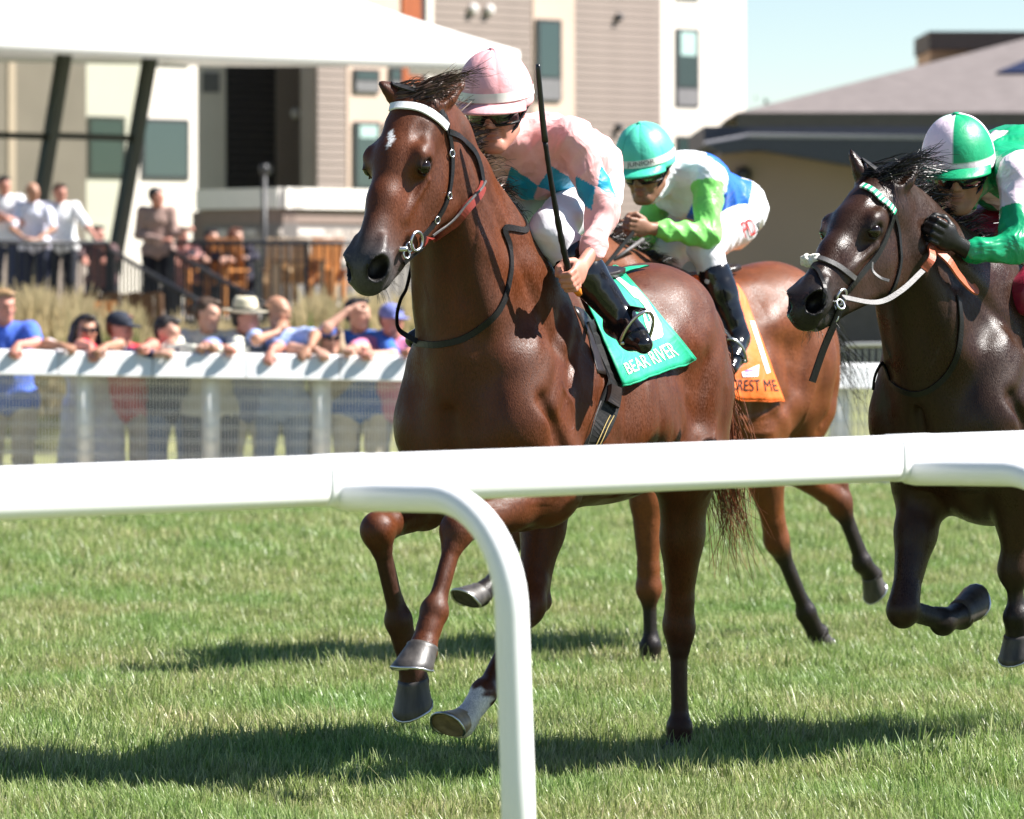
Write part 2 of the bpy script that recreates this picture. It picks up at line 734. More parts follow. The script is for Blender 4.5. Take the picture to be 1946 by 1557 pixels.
def scatter(name, pts, scl, tilt=.18):
    me = bpy.data.meshes.new(name)
    me.from_pydata([tuple(p) for p in pts], [], [])
    a = me.attributes.new('size', 'FLOAT', 'POINT')
    a.data.foreach_set('value', np.array(scl, np.float32))
    o = link(name, me, None, gm)
    tag(o, kind='stuff')
    ng = bpy.data.node_groups.new(name, 'GeometryNodeTree')
    ng.interface.new_socket('Geometry', in_out='INPUT', socket_type='NodeSocketGeometry')
    ng.interface.new_socket('Geometry', in_out='OUTPUT', socket_type='NodeSocketGeometry')
    N, L = ng.nodes, ng.links
    gi, go = N.new('NodeGroupInput'), N.new('NodeGroupOutput')
    ci = N.new('GeometryNodeCollectionInfo')
    ci.inputs['Collection'].default_value = TUFTS
    ci.inputs['Separate Children'].default_value = True
    ci.inputs['Reset Children'].default_value = True
    ip = N.new('GeometryNodeInstanceOnPoints')
    ip.inputs['Pick Instance'].default_value = True
    rv = N.new('FunctionNodeRandomValue')
    rv.data_type = 'FLOAT_VECTOR'
    rv.inputs[0].default_value = (-tilt, -tilt, 0)
    rv.inputs[1].default_value = (tilt, tilt, 6.283)
    na = N.new('GeometryNodeInputNamedAttribute')
    na.data_type = 'FLOAT'
    na.inputs['Name'].default_value = 'size'
    L.new(gi.outputs[0], ip.inputs['Points'])
    L.new(ci.outputs[0], ip.inputs['Instance'])
    L.new(rv.outputs[0], ip.inputs['Rotation'])
    L.new(na.outputs[0], ip.inputs['Scale'])
    L.new(ip.outputs[0], go.inputs[0])
    md = o.modifiers.new('scatter', 'NODES')
    md.node_group = ng
    return o


pts, scl = [], []
yy = 11.5
while yy < 34.2:
    hw = yy * .1082 + 2.0
    st = .155 if yy < 24 else .20
    xx = -hw
    while xx < hw:
        x, y = xx + random.uniform(-.08, .08), yy + random.uniform(-.08, .08)
        pts.append((x, y, 0))
        cl = .5 + .5 * math.sin(x * 2.1 + 1.7 * math.sin(y * 1.3)) * math.sin(y * 1.9 + 1.3 * math.sin(x * 1.7))
        scl.append(random.uniform(.75, 1.15) * (.88 + .6 * cl) * (1 if yy < 24 else 1.25))
        xx += st
    yy += st
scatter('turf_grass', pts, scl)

# ------------------------------------------------------------------ the hotel behind
mat('siding_taupe', (.255, .207, .178), .75, spec=.3, var=.06, vscale=1.5, bump=.1)
mat('siding_dark', (.045, .040, .040), .7, spec=.3, var=.08, vscale=1.5)
mat('stucco_white', (.72, .66, .58), .85, spec=.2, var=.04, vscale=.8, bump=.1)
mat('stucco_peach', (.56, .43, .345), .85, spec=.2, var=.05, vscale=.8, bump=.1)
mat('wood_panel', (.33, .085, .025), .55, var=.2, vscale=5, stretch=(1, 1, .2))
mat('metal_dark', (.022, .022, .024), .45, var=.15)
mat('frame_dark', (.03, .03, .03), .5, var=.1)
mat('vent_white', (.62, .58, .55), .5, var=.05)
gl = bpy.data.materials.new('window_glass')
gl.use_nodes = True
b_ = gl.node_tree.nodes['Principled BSDF']
b_.inputs['Base Color'].default_value = (.035, .060, .058, 1)
b_.inputs['Roughness'].default_value = .06
b_.inputs['Specular IOR Level'].default_value = .8
MATS['window_glass'] = gl
mat('blind', (.36, .50, .46), .7, var=.06)
mat('spandrel', (.17, .165, .165), .6, var=.08)


def wall(name, a, b, z0, z1, t, m, parent):
    """upright slab from a to b (ground points), thickness t away from the camera"""
    a, b = Vector((a[0], a[1], 0)), Vector((b[0], b[1], 0))
    d = (b - a).normalized()
    n = Vector((-d.y, d.x, 0))
    if n.y < 0:
        n = -n
    vs = []
    for z in (z0, z1):
        for p in (a, b, b + n * t, a + n * t):
            vs.append((p.x, p.y, z))
    mb = MB().add(vs, [(3, 2, 1, 0), (4, 5, 6, 7), (0, 1, 5, 4), (1, 2, 6, 5), (2, 3, 7, 6), (3, 0, 4, 7)])
    return mb.build(name, m, parent)


def gp(px, d):
    return ((px - CX) * d / F, d)


def zz(py, d):
    return H - (py - HY) * d / F


hotel = empty('hotel', (0, 96, 0))
tag(hotel, 'taupe and white hotel with tall narrow windows behind the canopy', 'building')
HI = Matrix.Translation((0, 96, 0)).inverted()


class Face:
    """one straight facade between two pixels columns at their distances"""

    def __init__(self, x0, d0, x1, d1):
        self.a, self.b = Vector((*gp(x0, d0), 0)), Vector((*gp(x1, d1), 0))
        self.x0, self.d0, self.x1, self.d1 = x0, d0, x1, d1
        self.d = (self.b - self.a).normalized()
        n = Vector((-self.d.y, self.d.x, 0))
        self.n = n if n.y < 0 else -n

    def pt(self, px):
        u = (px - CX) / F
        t = (u * self.a.y - self.a.x) / (self.d.x - u * self.d.y)
        return self.a + self.d * t

    def z(self, px, py):
        return H - (py - HY) * self.pt(px).y / F

    def slab(self, name, x0, x1, z0, z1, off, t, m, parent):
        a, b = self.pt(x0) + self.n * off, self.pt(x1) + self.n * off
        return wall(name, (a.x, a.y - 96), (b.x, b.y - 96), z0, z1, t, m, parent)

    def cladding(self, x0, x1, z0, z1, m, parent, board=.16, gap=.012, visible=None):
        """lapped boards"""
        w = wall('wall', (self.pt(x0) - Vector((0, 96, 0))).to_2d(), (self.pt(x1) - Vector((0, 96, 0))).to_2d(), z0, z1, .25, m, parent)
        a, b = self.pt(x0), self.pt(x1)
        Lw = (b - a).length
        me = MB()
        d, n = self.d, self.n
        p = [d * .01, d * (Lw - .01)]
        vs = []
        for q in p:
            vs += [q + n * .003, q + n * .026, q + n * .006 + Vector((0, 0, board - gap)), q + n * .003 + Vector((0, 0, board - gap))]
        me.add(vs, [(0, 1, 2, 3), (7, 6, 5, 4), (0, 4, 5, 1), (1, 5, 6, 2), (2, 6, 7, 3), (3, 7, 4, 0)])
        data = me.mesh('siding_board')
        data.materials.append(m)
        z = visible[0] if visible else z0
        top = visible[1] if visible else z1
        while z < top:
            o = link('siding_board', data, w)
            o.location = (a.x, a.y - 96, z)
            z += board
        return w

    def window(self, x0, x1, y0, y1, parent, blind=None, low=None, frame=.07):
        px = (x0 + x1) / 2
        z0, z1 = self.z(px, y1), self.z(px, y0)
        fr = self.slab('window', x0, x1, z0, z1, .03, .10, MATS['frame_dark'], parent)
        k = frame / ((self.pt(x1) - self.pt(x0)).length) * (x1 - x0)
        zl = self.z(px, low) if low else z0 + frame
        self.slab('pane', x0 + k, x1 - k, zl, z1 - frame, .036, .02, MATS['window_glass'], fr)
        if blind:
            self.slab('blind', x0 + k * 2, x1 - k * 1.5, self.z(px, blind), z1 - frame, .042, .004, MATS['blind'], fr)
        if low:
            self.slab('spandrel', x0 + k * .6, x1 - k * .6, z0 + .02, zl - .05, .040, .02, MATS['spandrel'], fr)
        return fr


TOPZ = 12.5
f1 = Face(-260, 85.6, 375, 91.8)
w = f1.slab('wall', -260, 375, 0, TOPZ, 0, .3, MATS['stucco_white'], hotel)
f1.cladding(-200, 158, 0, TOPZ, MATS['siding_taupe'], hotel, visible=(f1.z(0, 480), f1.z(0, 90))) if False else None
for x0, x1 in ((-200, 160),):
    f1.slab('taupe_panel', x0, x1, 0, TOPZ, .06, .05, MATS['siding_taupe'], hotel)
f1.slab('peach_trim', 10, 24, 0, TOPZ, .09, .03, MATS['stucco_peach'], hotel)
for a in ((-10, 8, 210, 320, None, None), (54, 76, 118, 310, None, None), (166, 236, 222, 338, None, None), (268, 358, 226, 342, None, None), (300, 357, 90, 126, None, None),
          (-10, 8, 60, 150, None, None)):
    f1.window(*a[:4], hotel)
f2 = Face(330, 95.2, 640, 97.8)
f2.slab('wall', 332, 630, 0, TOPZ, 0, .3, MATS['stucco_white'], hotel)
f2.cladding(429, 524, 0, TOPZ, MATS['siding_dark'], hotel, visible=(f2.z(480, 362), f2.z(480, 100))).location.y -= 0
f2.slab('taupe_panel', 524, 630, 0, TOPZ, .05, .04, MATS['siding_taupe'], hotel)
f2.slab('window', 384, 416, f2.z(400, 176), f2.z(400, 138), .03, .06, MATS['spandrel'], hotel)
f3 = Face(602, 93.4, 1416, 102.3)
f3.slab('wall', 602, 1416, 0, TOPZ, 0, .3, MATS['stucco_white'], hotel)
f3b = Face(602, 93.35, 1416, 102.25)
vis = lambda x: (f3.z(x, 480), f3.z(x, -60))
for x0, x1 in ((602, 657), (822, 1010), (1090, 1256)):
    f3b.cladding(x0, x1, 0, TOPZ, MATS['siding_taupe'], hotel, visible=vis((x0 + x1) / 2))
for x0, x1 in ((657, 822), (1010, 1090)):
    f3.slab('peach_trim', x0, x1, 0, TOPZ, .05, .04, MATS['stucco_peach'], hotel)
f3p = Face(602, 93.3, 1416, 102.2)
for a, kw in (((672, 722, 232, 362), dict(blind=262)), ((672, 720, 132, 176), dict(low=150)), ((740, 762, 128, 178), dict(low=150)), ((1019, 1066, 37, 192), dict(low=146)),
              ((732, 800, 236, 360), {})):
    f3p.window(*a, hotel, **kw)
for a, kw in (((1283, 1327, 55, 203), dict(blind=106, low=165)), ((1283, 1327, -100, 1), dict(low=-30)), ((1284, 1328, 259, 380), {})):
    f3.window(*a, hotel, **kw)
f3p.slab('wood_panel', 764, 800, f3.z(780, 182), TOPZ, .02, .04, MATS['wood_panel'], hotel)
f3p.slab('metal_strip', 800, 810, f3.z(780, 182), TOPZ, .02, .04, MATS['metal_dark'], hotel)
f3p.slab('white_strip', 810, 822, 0, TOPZ, .02, .04, MATS['stucco_white'], hotel)


def round_vent(face, px, py, r, m):
    p = face.pt(px) + face.n * .03
    z = face.z(px, py)
    q = face.n.to_track_quat('Z', 'Y').to_matrix().to_4x4()
    M = Matrix.Translation((p.x, p.y - 96, z)) @ q
    b = MB()
    b.lathe([(r, 0), (r, .06), (r * .8, .10), (r * .45, .11)], 16, M)
    return b.build('vent', m, hotel, True)


for px, py in ((895, 17), (926, 19), (558, 216)):
    round_vent(f3b if px > 602 else f2, px, py, .11, MATS['vent_white'])
round_vent(f2, 504, 322, .12, MATS['vent_white'])
for px, py in ((1172, 33), (1172, 243)):
    round_vent(f3b, px, py, .085, MATS['metal_dark'])
# flat roof and far sides close the building
wall('wall', (f3.a.x - .02, f3.a.y - 96 + .02), (f3.a.x + .15, f3.a.y - 96 + 7.4), 0, TOPZ, .3, MATS['siding_taupe'], hotel)
rf = MB()
a0, a1, a2, a3 = f1.a, f1.b, f3.a, f3.b
poly = [a0, a1, a2, a3, a3 + Vector((-8, 9, 0)), a0 + Vector((-4, 16, 0))]
rf.add([(p.x, p.y - 96, TOPZ + .002) for p in poly] + [(p.x, p.y - 96, TOPZ + .4) for p in poly],
       [tuple(range(6)), tuple(range(11, 5, -1))] + [(i, (i + 1) % 6, (i + 1) % 6 + 6, i + 6) for i in range(6)])
rf.build('roof', MATS['siding_dark'], hotel)
wall('wall', (a3.x - .45, a3.y - 95.7), (a3.x - 8, a3.y - 87), 0, TOPZ, .3, MATS['stucco_white'], hotel)
wall('wall', (a0.x - 4, a0.y - 80), (a3.x - 8, a3.y - 86.9), 0, TOPZ, .3, MATS['siding_taupe'], hotel)

# ------------------------------------------------------------------ low block with the stone veneer
mat('cap_white', (.70, .66, .60), .8, var=.04)
mat('brown_band', (.20, .145, .12), .8, var=.08)
mat('stone_a', (.40, .35, .31), .9, var=.25, vscale=6, bump=.5, bscale=14)
mat('stone_b', (.27, .235, .21), .9, var=.25, vscale=6, bump=.5, bscale=14)
mat('stone_c', (.52, .47, .43), .9, var=.2, vscale=6, bump=.5, bscale=14)
mat('mortar', (.17, .155, .145), .95, var=.1)
block = empty('entrance_block', (0, 96, 0))
tag(block, 'low flat entrance block with white cap, brown band and stone veneer', 'building')
g1 = Face(386, 83.0, 536, 80.6)
g2 = Face(536, 80.6, 800, 84.6)
for fc, xa, xb in ((g1, 386, 536), (g2, 536, 800)):
    fc.slab('stone_wall', xa, xb, 0, fc.z(536, 424), 0, .3, MATS['mortar'], block)
    fc.slab('band', xa, xb, fc.z(536, 424), fc.z(536, 396), .03, .3, MATS['brown_band'], block)
    fc.slab('cap', xa - 3, xb + 3, fc.z(536, 396), fc.z(536, 357), .12, .5, MATS['cap_white'], block)
    z = fc.z(536, 500)
    Lw = (fc.pt(xb) - fc.pt(xa)).length
    row = 0
    protos = []
    for k in range(9):
        mb = MB()
        ww, hh = .16 + .035 * k, .105
        mb.box((ww / 2, 0, hh / 2), (ww, .06, hh), None)
        mb.v = [(x + random.uniform(-.008, .008), y, zq + random.uniform(-.008, .008)) for x, y, zq in mb.v]
        me = mb.mesh('stone')
        me.materials.append(MATS[('stone_a', 'stone_b', 'stone_c')[k % 3]])
        protos.append((ww, me))
    host = block.children[-3]
    while z < fc.z(536, 427) - .09:
        x = -random.uniform(0, .1)
        while x < Lw - .15:
            ww, me = random.choice(protos)
            if x > 0:
                o = link('stone', me, host)
                p = fc.a + fc.d * x + fc.n * (.012 + random.uniform(-.01, .012))
                o.location = (p.x, p.y - 96, z)
                o.rotation_euler = (0, 0, math.atan2(fc.d.y, fc.d.x))
            x += ww + .014
        z += .119
wall('back_wall', (g1.a.x, g1.a.y - 96 + .3), (g2.b.x - .1, g2.b.y - 96 + 3), 0, g1.z(536, 400), .3, MATS['brown_band'], block)

# lamp pole before the block
lp = empty('lamp_post', (*gp(502, 78), 0))
tag(lp, 'slim grey lamp post standing before the low entrance block', 'lamp post')
b = MB()
b.tube([(0, 0, 0), (0, 0, zz(330, 78))], [.055, .04], 10)
b.build('pole', MATS['metal_dark'], lp, True)
b = MB()
b.lathe([(.03, zz(333, 78)), (.08, zz(328, 78)), (.085, zz(318, 78)), (.05, zz(312, 78))], 12)
b.build('lamp_head', MATS['metal_dark'], lp, True)

# ------------------------------------------------------------------ house with the hip roof
mat('roof_shingle', (.155, .135, .132), .9, spec=.2, var=.10, vscale=3, bump=.4, bscale=12)
mat('wall_brown', (.20, .155, .13), .85, var=.06, vscale=1)
mat('solar', (.012, .018, .05), .6, spec=.2, var=.05)
mat('fascia_navy', (.040, .044, .060), .6, var=.08)
mat('coping', (.30, .29, .30), .45, var=.06)
mat('wall_tan', (.275, .205, .168), .9, var=.05, vscale=.7, bump=.1)
mat('wainscot', (.10, .085, .082), .85, var=.1)
house = empty('house', (0, 98, 0))
tag(house, 'brown house with a large grey hip roof and a box dormer', 'building')
E0, E1 = P(1400, 214, 96), P(2900, 214, 96)
E2, E3 = Vector((E1.x, 112, E0.z)), Vector((E0.x, 112, E0.z))
A0, A1 = P(2180, 14, 104), P(2420, 14, 104)
off = Vector((0, -98, 0))
b = MB()
b.add([p + off for p in (E0, E1, E2, E3, A0, A1)], [(0, 1, 5, 4), (1, 2, 5), (2, 3, 4, 5), (3, 0, 4), (3, 2, 1, 0)])
b.build('roof', MATS['roof_shingle'], house)
b = MB()
for p, q in ((E0, E1),):
    c = (p + q) / 2 + off
    b.box((c.x, c.y - .02, c.z - .15), (E1.x - E0.x, .05, .28))
b.build('eave', MATS['wainscot'], house)
b = MB()
b.box(((E0.x + E1.x) / 2 + .1, 7.5, E0.z / 2 - .01), (E1.x - E0.x - 1.4, 15, E0.z - .03))
b.build('wall', MATS['wall_brown'], house)
b = MB()
q0, q1 = P(1770, 122, 103.5), P(2300, 60, 103.5)
b.box(((q0.x + q1.x) / 2, 7.5, (q0.z - .6 + zz(95, 103.5)) / 2), (q1.x - q0.x, 3.5, zz(95, 103.5) - q0.z + .6))
b.build('dormer', mat('dormer_tan', (.42, .27, .17), .85, var=.06), house)
b = MB()
b.box(((q0.x + q1.x) / 2, 7.4, (zz(95, 103.5) + zz(60, 103.5)) / 2 + .003), (q1.x - q0.x + .1, 3.9, zz(60, 103.5) - zz(95, 103.5)))
b.build('dormer_parapet', mat('parapet_brown', (.085, .065, .055), .8, var=.08), house)
# dark panel lying on the roof slope
sl = (A0 - E0)
nrm = (E1 - E0).cross(A0 - E0).normalized()
if nrm.z < 0:
    nrm = -nrm


def on_roof(px, py):
    o = Vector((0, 0, H))
    d = (P(px, py, 10) - o)
    t = (E0 - o).dot(nrm) / d.dot(nrm)
    return o + d * t + nrm * .06 + off


mb = MB()
pts = [on_roof(*q) for q in ((1893, 142), (2090, 142), (2090, 108), (1960, 114))]
mb.add(pts + [p - nrm * .05 for p in pts], [(0, 1, 2, 3), (7, 6, 5, 4), (0, 4, 5, 1), (1, 5, 6, 2), (2, 6, 7, 3), (3, 7, 4, 0)])
mb.build('solar_panel', MATS['solar'], house)

# ------------------------------------------------------------------ low tan building in front of it
tanb = empty('pavilion', (0, 70, 0))
tag(tanb, 'low tan building under a wide dark fascia at the right', 'building')
t0 = Vector((0, -70, 0))
D = 70.0
b = MB()
xa, xb = gp(1372, D)[0], gp(2600, D)[0]
b.box(((xa + xb) / 2, 3.6, zz(292, D + .6) / 2), (xb - xa, 6, zz(284, D)))
b.build('wall', MATS['wall_tan'], tanb)
b = MB()
b.box(((xa + xb) / 2, .55, zz(526, D) / 2), (xb - xa + .04, .16, zz(526, D)))
b.build('wainscot', MATS['wainscot'], tanb)
b = MB()
fas_shade = [(1340, 276), (1420, 262), (2600, 276), (2600, 420), (1640, 319), (1440, 285), (1372, 293)]  # sloping lower part models the eave's shadow on the wall as solid navy
b.prism([(gp(x, D)[0], zz(y, D)) for x, y in fas_shade], -.25, .55)
b.build('fascia', MATS['fascia_navy'], tanb)
b = MB()
cp = [P(1338, 274, D), P(1420, 259, D), P(2600, 272, D)]
b.tube([p + t0 + Vector((0, -.1, 0)) for p in cp], .035, 8)
b.prism([(gp(x, D)[0], zz(y, D)) for x, y in ((1420, 256), (2600, 266), (2600, 274), (1420, 262.5))], -.27, .6)
b.build('coping', MATS['coping'], tanb)
b = MB()
c = P(1416, 332, D) + t0
b.lathe([(.115, 0), (.13, .05), (.10, .14), (.04, .16)], 16, Matrix.Translation((c.x, .59, c.z)) @ Matrix.Rotation(math.radians(90), 4, 'X'))
b.build('wall_lamp', MATS['metal_dark'], tanb, True)
b = MB()
b.box(((xa + xb) / 2, 3.5, zz(284, D) + .2), (xb - xa + .5, 6.2, .3))
b.build('roof', MATS['fascia_navy'], tanb)

# ------------------------------------------------------------------ terrace with canopy and glass screen
mat('terrace_floor', (.30, .27, .24), .9, var=.1)
mat('tent_fabric', (.82, .82, .80), .6, spec=.3, var=.03, vscale=1, bump=.08, bscale=40, transl=.15)
mat('screen_steel', (.018, .022, .015), .4, var=.15)
TZ = .90
b = MB()
b.box((gp(380, 62)[0] - 2, 70, TZ / 2), (16, 20, TZ))
tag(b.build('terrace', MATS['terrace_floor'], None), kind='structure')
tent = empty('canopy', (*gp(400, 62), TZ))
tag(tent, 'big white tensioned fabric canopy over the terrace', 'canopy')
tl = tent.location
cA, cB = P(-700, 96, 59.2), P(985, 97, 72.0)
cA.z = cB.z
dr = (cB - cA).normalized()
bk = Vector((-dr.y, dr.x, 0))
cC, cD = cB + bk * 7.5, cA + bk * 7.5
pk0, pk1 = cA.lerp(cB, .35) + bk * 3.75 + Vector((0, 0, 2.9)), cA.lerp(cB, .62) + bk * 3.75 + Vector((0, 0, 2.9))
V, Q = [], []


def tent_face(q0, q1, q2, q3, n=14):
    o = len(V)
    for i in range(n + 1):
        for j in range(n + 1):
            u, v = i / n, j / n
            p = q0.lerp(q1, u).lerp(q3.lerp(q2, u), v)
            p = p - Vector((0, 0, .30 * math.sin(v * math.pi) + .10 * math.sin(u * math.pi) * (1 - v)))
            V.append(p - tl)
    for i in range(n):
        for j in range(n):
            a = o + i * (n + 1) + j
            Q.append((a, a + n + 1, a + n + 2, a + 1))


tent_face(cA, cB, pk1, pk0)
tent_face(cB, cC, pk1, pk1)
tent_face(cC, cD, pk0, pk1)
tent_face(cD, cA, pk0, pk0)
o = link('roof_fabric', np_mesh('roof_fabric', [tuple(v) for v in V], Q), tent, MATS['tent_fabric'], True)
md = o.modifiers.new('thick', 'SOLIDIFY')
md.thickness = .02
for a, c in ((cA, cB), (cB, cB.lerp(cC, .3))):
    V, Q = [], []
    for i in range(41):
        u = i / 40
        p = a.lerp(c, u) - Vector((0, 0, .10 * math.sin(u * math.pi)))
        lo = .31 - .05 * math.sin(u * math.pi)
        V += [p - tl, p - tl - Vector((0, 0, lo))]
        if i:
            Q.append((2 * i - 2, 2 * i, 2 * i + 1, 2 * i - 1))
    o = link('valance', np_mesh('valance', [tuple(v) for v in V], Q), tent, MATS['tent_fabric'], True)
    md = o.modifiers.new('thick', 'SOLIDIFY')
    md.thickness = .02
screen = empty('glass_screen', (*gp(150, 60), TZ))
tag(screen, 'glass wall with leaning dark steel mullions under the canopy', 'glass screen')
so = screen.location


def beam(name, p, q, w, dpt, m, parent, off):
    p, q = Vector(p) - off, Vector(q) - off
    return MB().tube([p, q], [w / 2 * 1.414] * 2, 4, up=(q - p).cross(Vector((1, 0, 0))) + Vector((0, .001, 0))).build(name, m, parent)


tops = [P(-70, 110, 68.0), P(121, 110, 69.0), P(285, 112, 70.0)]
bots = [P(-120, 520, 68.0), P(62, 470, 69.0), P(222, 472, 70.0)]
for t_, b_ in zip(tops, bots):
    ext = t_ + (t_ - b_) * .06
    dn = b_ + (b_ - t_).normalized() * max(0, (b_.z - TZ) / max(.1, (t_ - b_).normalized().z))
    beam('mullion', ext, dn, .17, .12, MATS['screen_steel'], screen, so)
for i in range(2):
    k0 = (tops[i].z - zz(256, 68.5)) / (tops[i].z - bots[i].z)
    k1 = (tops[i + 1].z - zz(262, 69.5)) / (tops[i + 1].z - bots[i + 1].z)
    beam('transom', tops[i].lerp(bots[i], k0), tops[i + 1].lerp(bots[i + 1], k1), .07, .07, MATS['screen_steel'], screen, so)
gp_m = bpy.data.materials.new('tinted_glass')
gp_m.use_nodes = True
N, L = gp_m.node_tree.nodes, gp_m.node_tree.links
N.remove(N['Principled BSDF'])
t1, g1_, mx = N.new('ShaderNodeBsdfTransparent'), N.new('ShaderNodeBsdfGlossy'), N.new('ShaderNodeMixShader')
t1.inputs[0].default_value = (.62, .66, .60, 1)
g1_.inputs['Roughness'].default_value = .02
mx.inputs[0].default_value = .05
L.new(t1.outputs[0], mx.inputs[1])
L.new(g1_.outputs[0], mx.inputs[2])
L.new(mx.outputs[0], N['Material Output'].inputs[0])
for i in range(2):
    q = [tops[i], tops[i + 1], bots[i + 1], bots[i]]
    me = bpy.data.meshes.new('pane')
    me.from_pydata([tuple(p - so + Vector((0, .02, 0))) for p in q], [], [(0, 1, 2, 3)])
    link('pane', me, screen, gp_m)

# ------------------------------------------------------------------ terrace railing and stairs
mat('rail_black', (.014, .015, .018), .45, var=.1)


def railing(label, p, q, h=.96, step=.115, bars=True):
    p, q = Vector(p), Vector(q)
    r = empty('railing', p)
    tag(r, label, 'railing', 'black terrace railings')
    d = q - p
    L = d.length
    up = Vector((0, 0, h))
    b = MB()
    b.tube([up, d + up], .032, 8)
    b.build('top_rail', MATS['rail_black'], r, True)
    b = MB()
    b.tube([Vector((0, 0, .1)), d + Vector((0, 0, .1))], .022, 6)
    b.build('bottom_rail', MATS['rail_black'], r, True)
    b = MB()
    b.box((0, 0, h / 2 + .03), (.022, .022, h - .1))
    me = b.mesh('baluster')
    me.materials.append(MATS['rail_black'])
    n = max(2, int(L / step))
    for i in range(n + 1):
        o = link('baluster', me, r)
        o.location = d * (i / n) + Vector((0, 0, 0.02))
    b = MB()
    b.box((0, 0, h / 2), (.06, .06, h))
    me = b.mesh('post')
    me.materials.append(MATS['rail_black'])
    k = max(1, int(L / 1.7))
    for i in range(k + 1):
        o = link('post', me, r)
        o.location = d * (i / k)
    return r


gz = lambda px, d, z: Vector((*gp(px, d), z))
railing('black railing before the men in white shirts', gz(-160, 60.6, TZ), gz(205, 61.4, TZ))
railing('long black railing with balusters before the stone veneer block', gz(300, 61.8, TZ), gz(860, 62.6, TZ))
railing('upper of the two sloping stair railings beside the man in the jacket', gz(212, 60.8, TZ - .1), gz(395, 58.2, .10))
railing('lower sloping stair railing to the right of the man in the jacket', gz(325, 60.9, TZ - .1), gz(505, 58.2, .12))
st = empty('stairs', gz(330, 59, 0))
tag(st, 'stone steps between the two sloping stair railings', 'stairs')
for i in range(5):
    b = MB()
    b.box((-.1 + .30 * (2 - i) * -.5, .75 - .32 * i, (.75 - .16 * i) / 2), (1.0, .32, .75 - .16 * i))
    b.build('step', MATS['terrace_floor'], st)

# young tree whose top shows above the roof line
mat('bark', (.08, .06, .045), .9, var=.3, bump=.4)
mat('leaf', (.06, .085, .03), .7, var=.4, vscale=3, transl=.3)
tr_ = empty('tree', gz(1437, 118, 0))
tag(tr_, 'small tree top showing over the roof beside the white hotel corner', 'tree')
hT = zz(178, 118)
b = MB()
b.tube([(0, 0, 0), (.1, 0, hT * .5), (.05, .1, hT * .92)], [.16, .10, .03], 8)
b.build('trunk', MATS['bark'], tr_, True)
V, Q = [], []
for i in range(900):
    a, e, r = random.uniform(0, 6.28), random.uniform(-1, 1), random.random() ** .4
    c = Vector((math.cos(a) * r * .9, math.sin(a) * r * .9, hT - 1.1 + e * 1.05 * math.sqrt(max(.02, 1 - (r * .8) ** 2))))
    if math.sin(c.x * 5) + math.sin(c.z * 4.3) + math.sin(c.y * 5.1) < -.5:
        continue
    n = Vector((random.gauss(0, 1), random.gauss(0, 1), random.gauss(0, 1))).normalized()
    t1 = n.orthogonal().normalized() * .09
    t2 = n.cross(t1)
    o = len(V)
    V += [tuple(c + t1), tuple(c + t2 * .5), tuple(c - t1), tuple(c - t2 * .5)]
    Q.append((o, o + 1, o + 2, o + 3))
tag(link('crown', np_mesh('crown', V, Q), tr_, MATS['leaf']), kind='stuff')
# ------------------------------------------------------------------ wooden furniture, dry grasses
mat('wood_orange', (.42, .17, .045), .6, var=.25, vscale=9, stretch=(1, 1, .3))
mat('wood_brown', (.15, .075, .035), .7, var=.3, vscale=9, stretch=(1, 1, .3))
mat('wood_pale', (.55, .40, .24), .65, var=.2, vscale=9, stretch=(1, 1, .3))


def chair(px, d, z, rz, m, label):
    r = empty('wooden_chair', gz(px, d, z), rz)
    tag(r, label, 'chair', 'wooden chairs on the terrace')
    for i in range(5):
        MB().box((-.22 + .11 * i, .24, .72), (.09, .025, .62), Matrix.Rotation(.22, 3, 'X')).build('back_slat', m, r)
    for i in range(4):
        MB().box((0, -.22 + .13 * i, .42), (.56, .11, .025)).build('seat_slat', m, r)
    for sx in (-1, 1):
        MB().box((sx * .30, -.02, .60), (.09, .56, .03)).build('armrest', m, r)
        for y in (-.24, .22):
            MB().box((sx * .28, y, .30), (.06, .06, .60)).build('leg', m, r)
    return r


chair(196, 58.2, .10, .5, MATS['wood_orange'], 'orange wooden chair standing in the dry grass by the stairs')
chair(412, 62.6, TZ, -.5, MATS['wood_orange'], 'orange wooden chair beside the seated dark haired guest')
chair(548, 63.2, TZ, .2, MATS['wood_pale'], 'pale wooden chair at the middle of the long railing')
chair(590, 63.4, TZ, -.2, MATS['wood_pale'], 'pale wooden chair next to the small wooden table')
chair(640, 63.0, TZ, .7, MATS['wood_orange'], 'orange wooden chair just left of the chestnut horse')
tb = empty('wooden_table', gz(570, 62.9, TZ))
tag(tb, 'small wooden table between the two pale chairs', 'table')
for i in range(6):
    MB().box((-.30 + .12 * i, 0, .72), (.11, .7, .03)).build('table_plank', MATS['wood_brown'], tb)
for sx in (-1, 1):
    for sy in (-1, 1):
        MB().box((sx * .3, sy * .28, .36), (.06, .06, .69)).build('leg', MATS['wood_pale'], tb)
pl = empty('planter_box', gz(228, 58.9, 0))
tag(pl, 'dark wooden planter box of upright planks by the stairs', 'planter')
for i in range(12):
    MB().box((-.46 + .084 * i, 0, .62 + .012 * (i % 3)), (.078, .04, 1.20)).build('plank', MATS['wood_brown'], pl)
for s in (-1, 1):
    for i in range(5):
        MB().box((s * .49, .07 + .085 * i, .62), (.04, .078, 1.2)).build('plank', MATS['wood_brown'], pl)

mat('dry_stalk', (.50, .40, .22), .8, spec=.2, var=.35, vscale=14, transl=.25)
mat('weed_green', (.13, .17, .05), .8, spec=.2, var=.3, vscale=14, transl=.25)


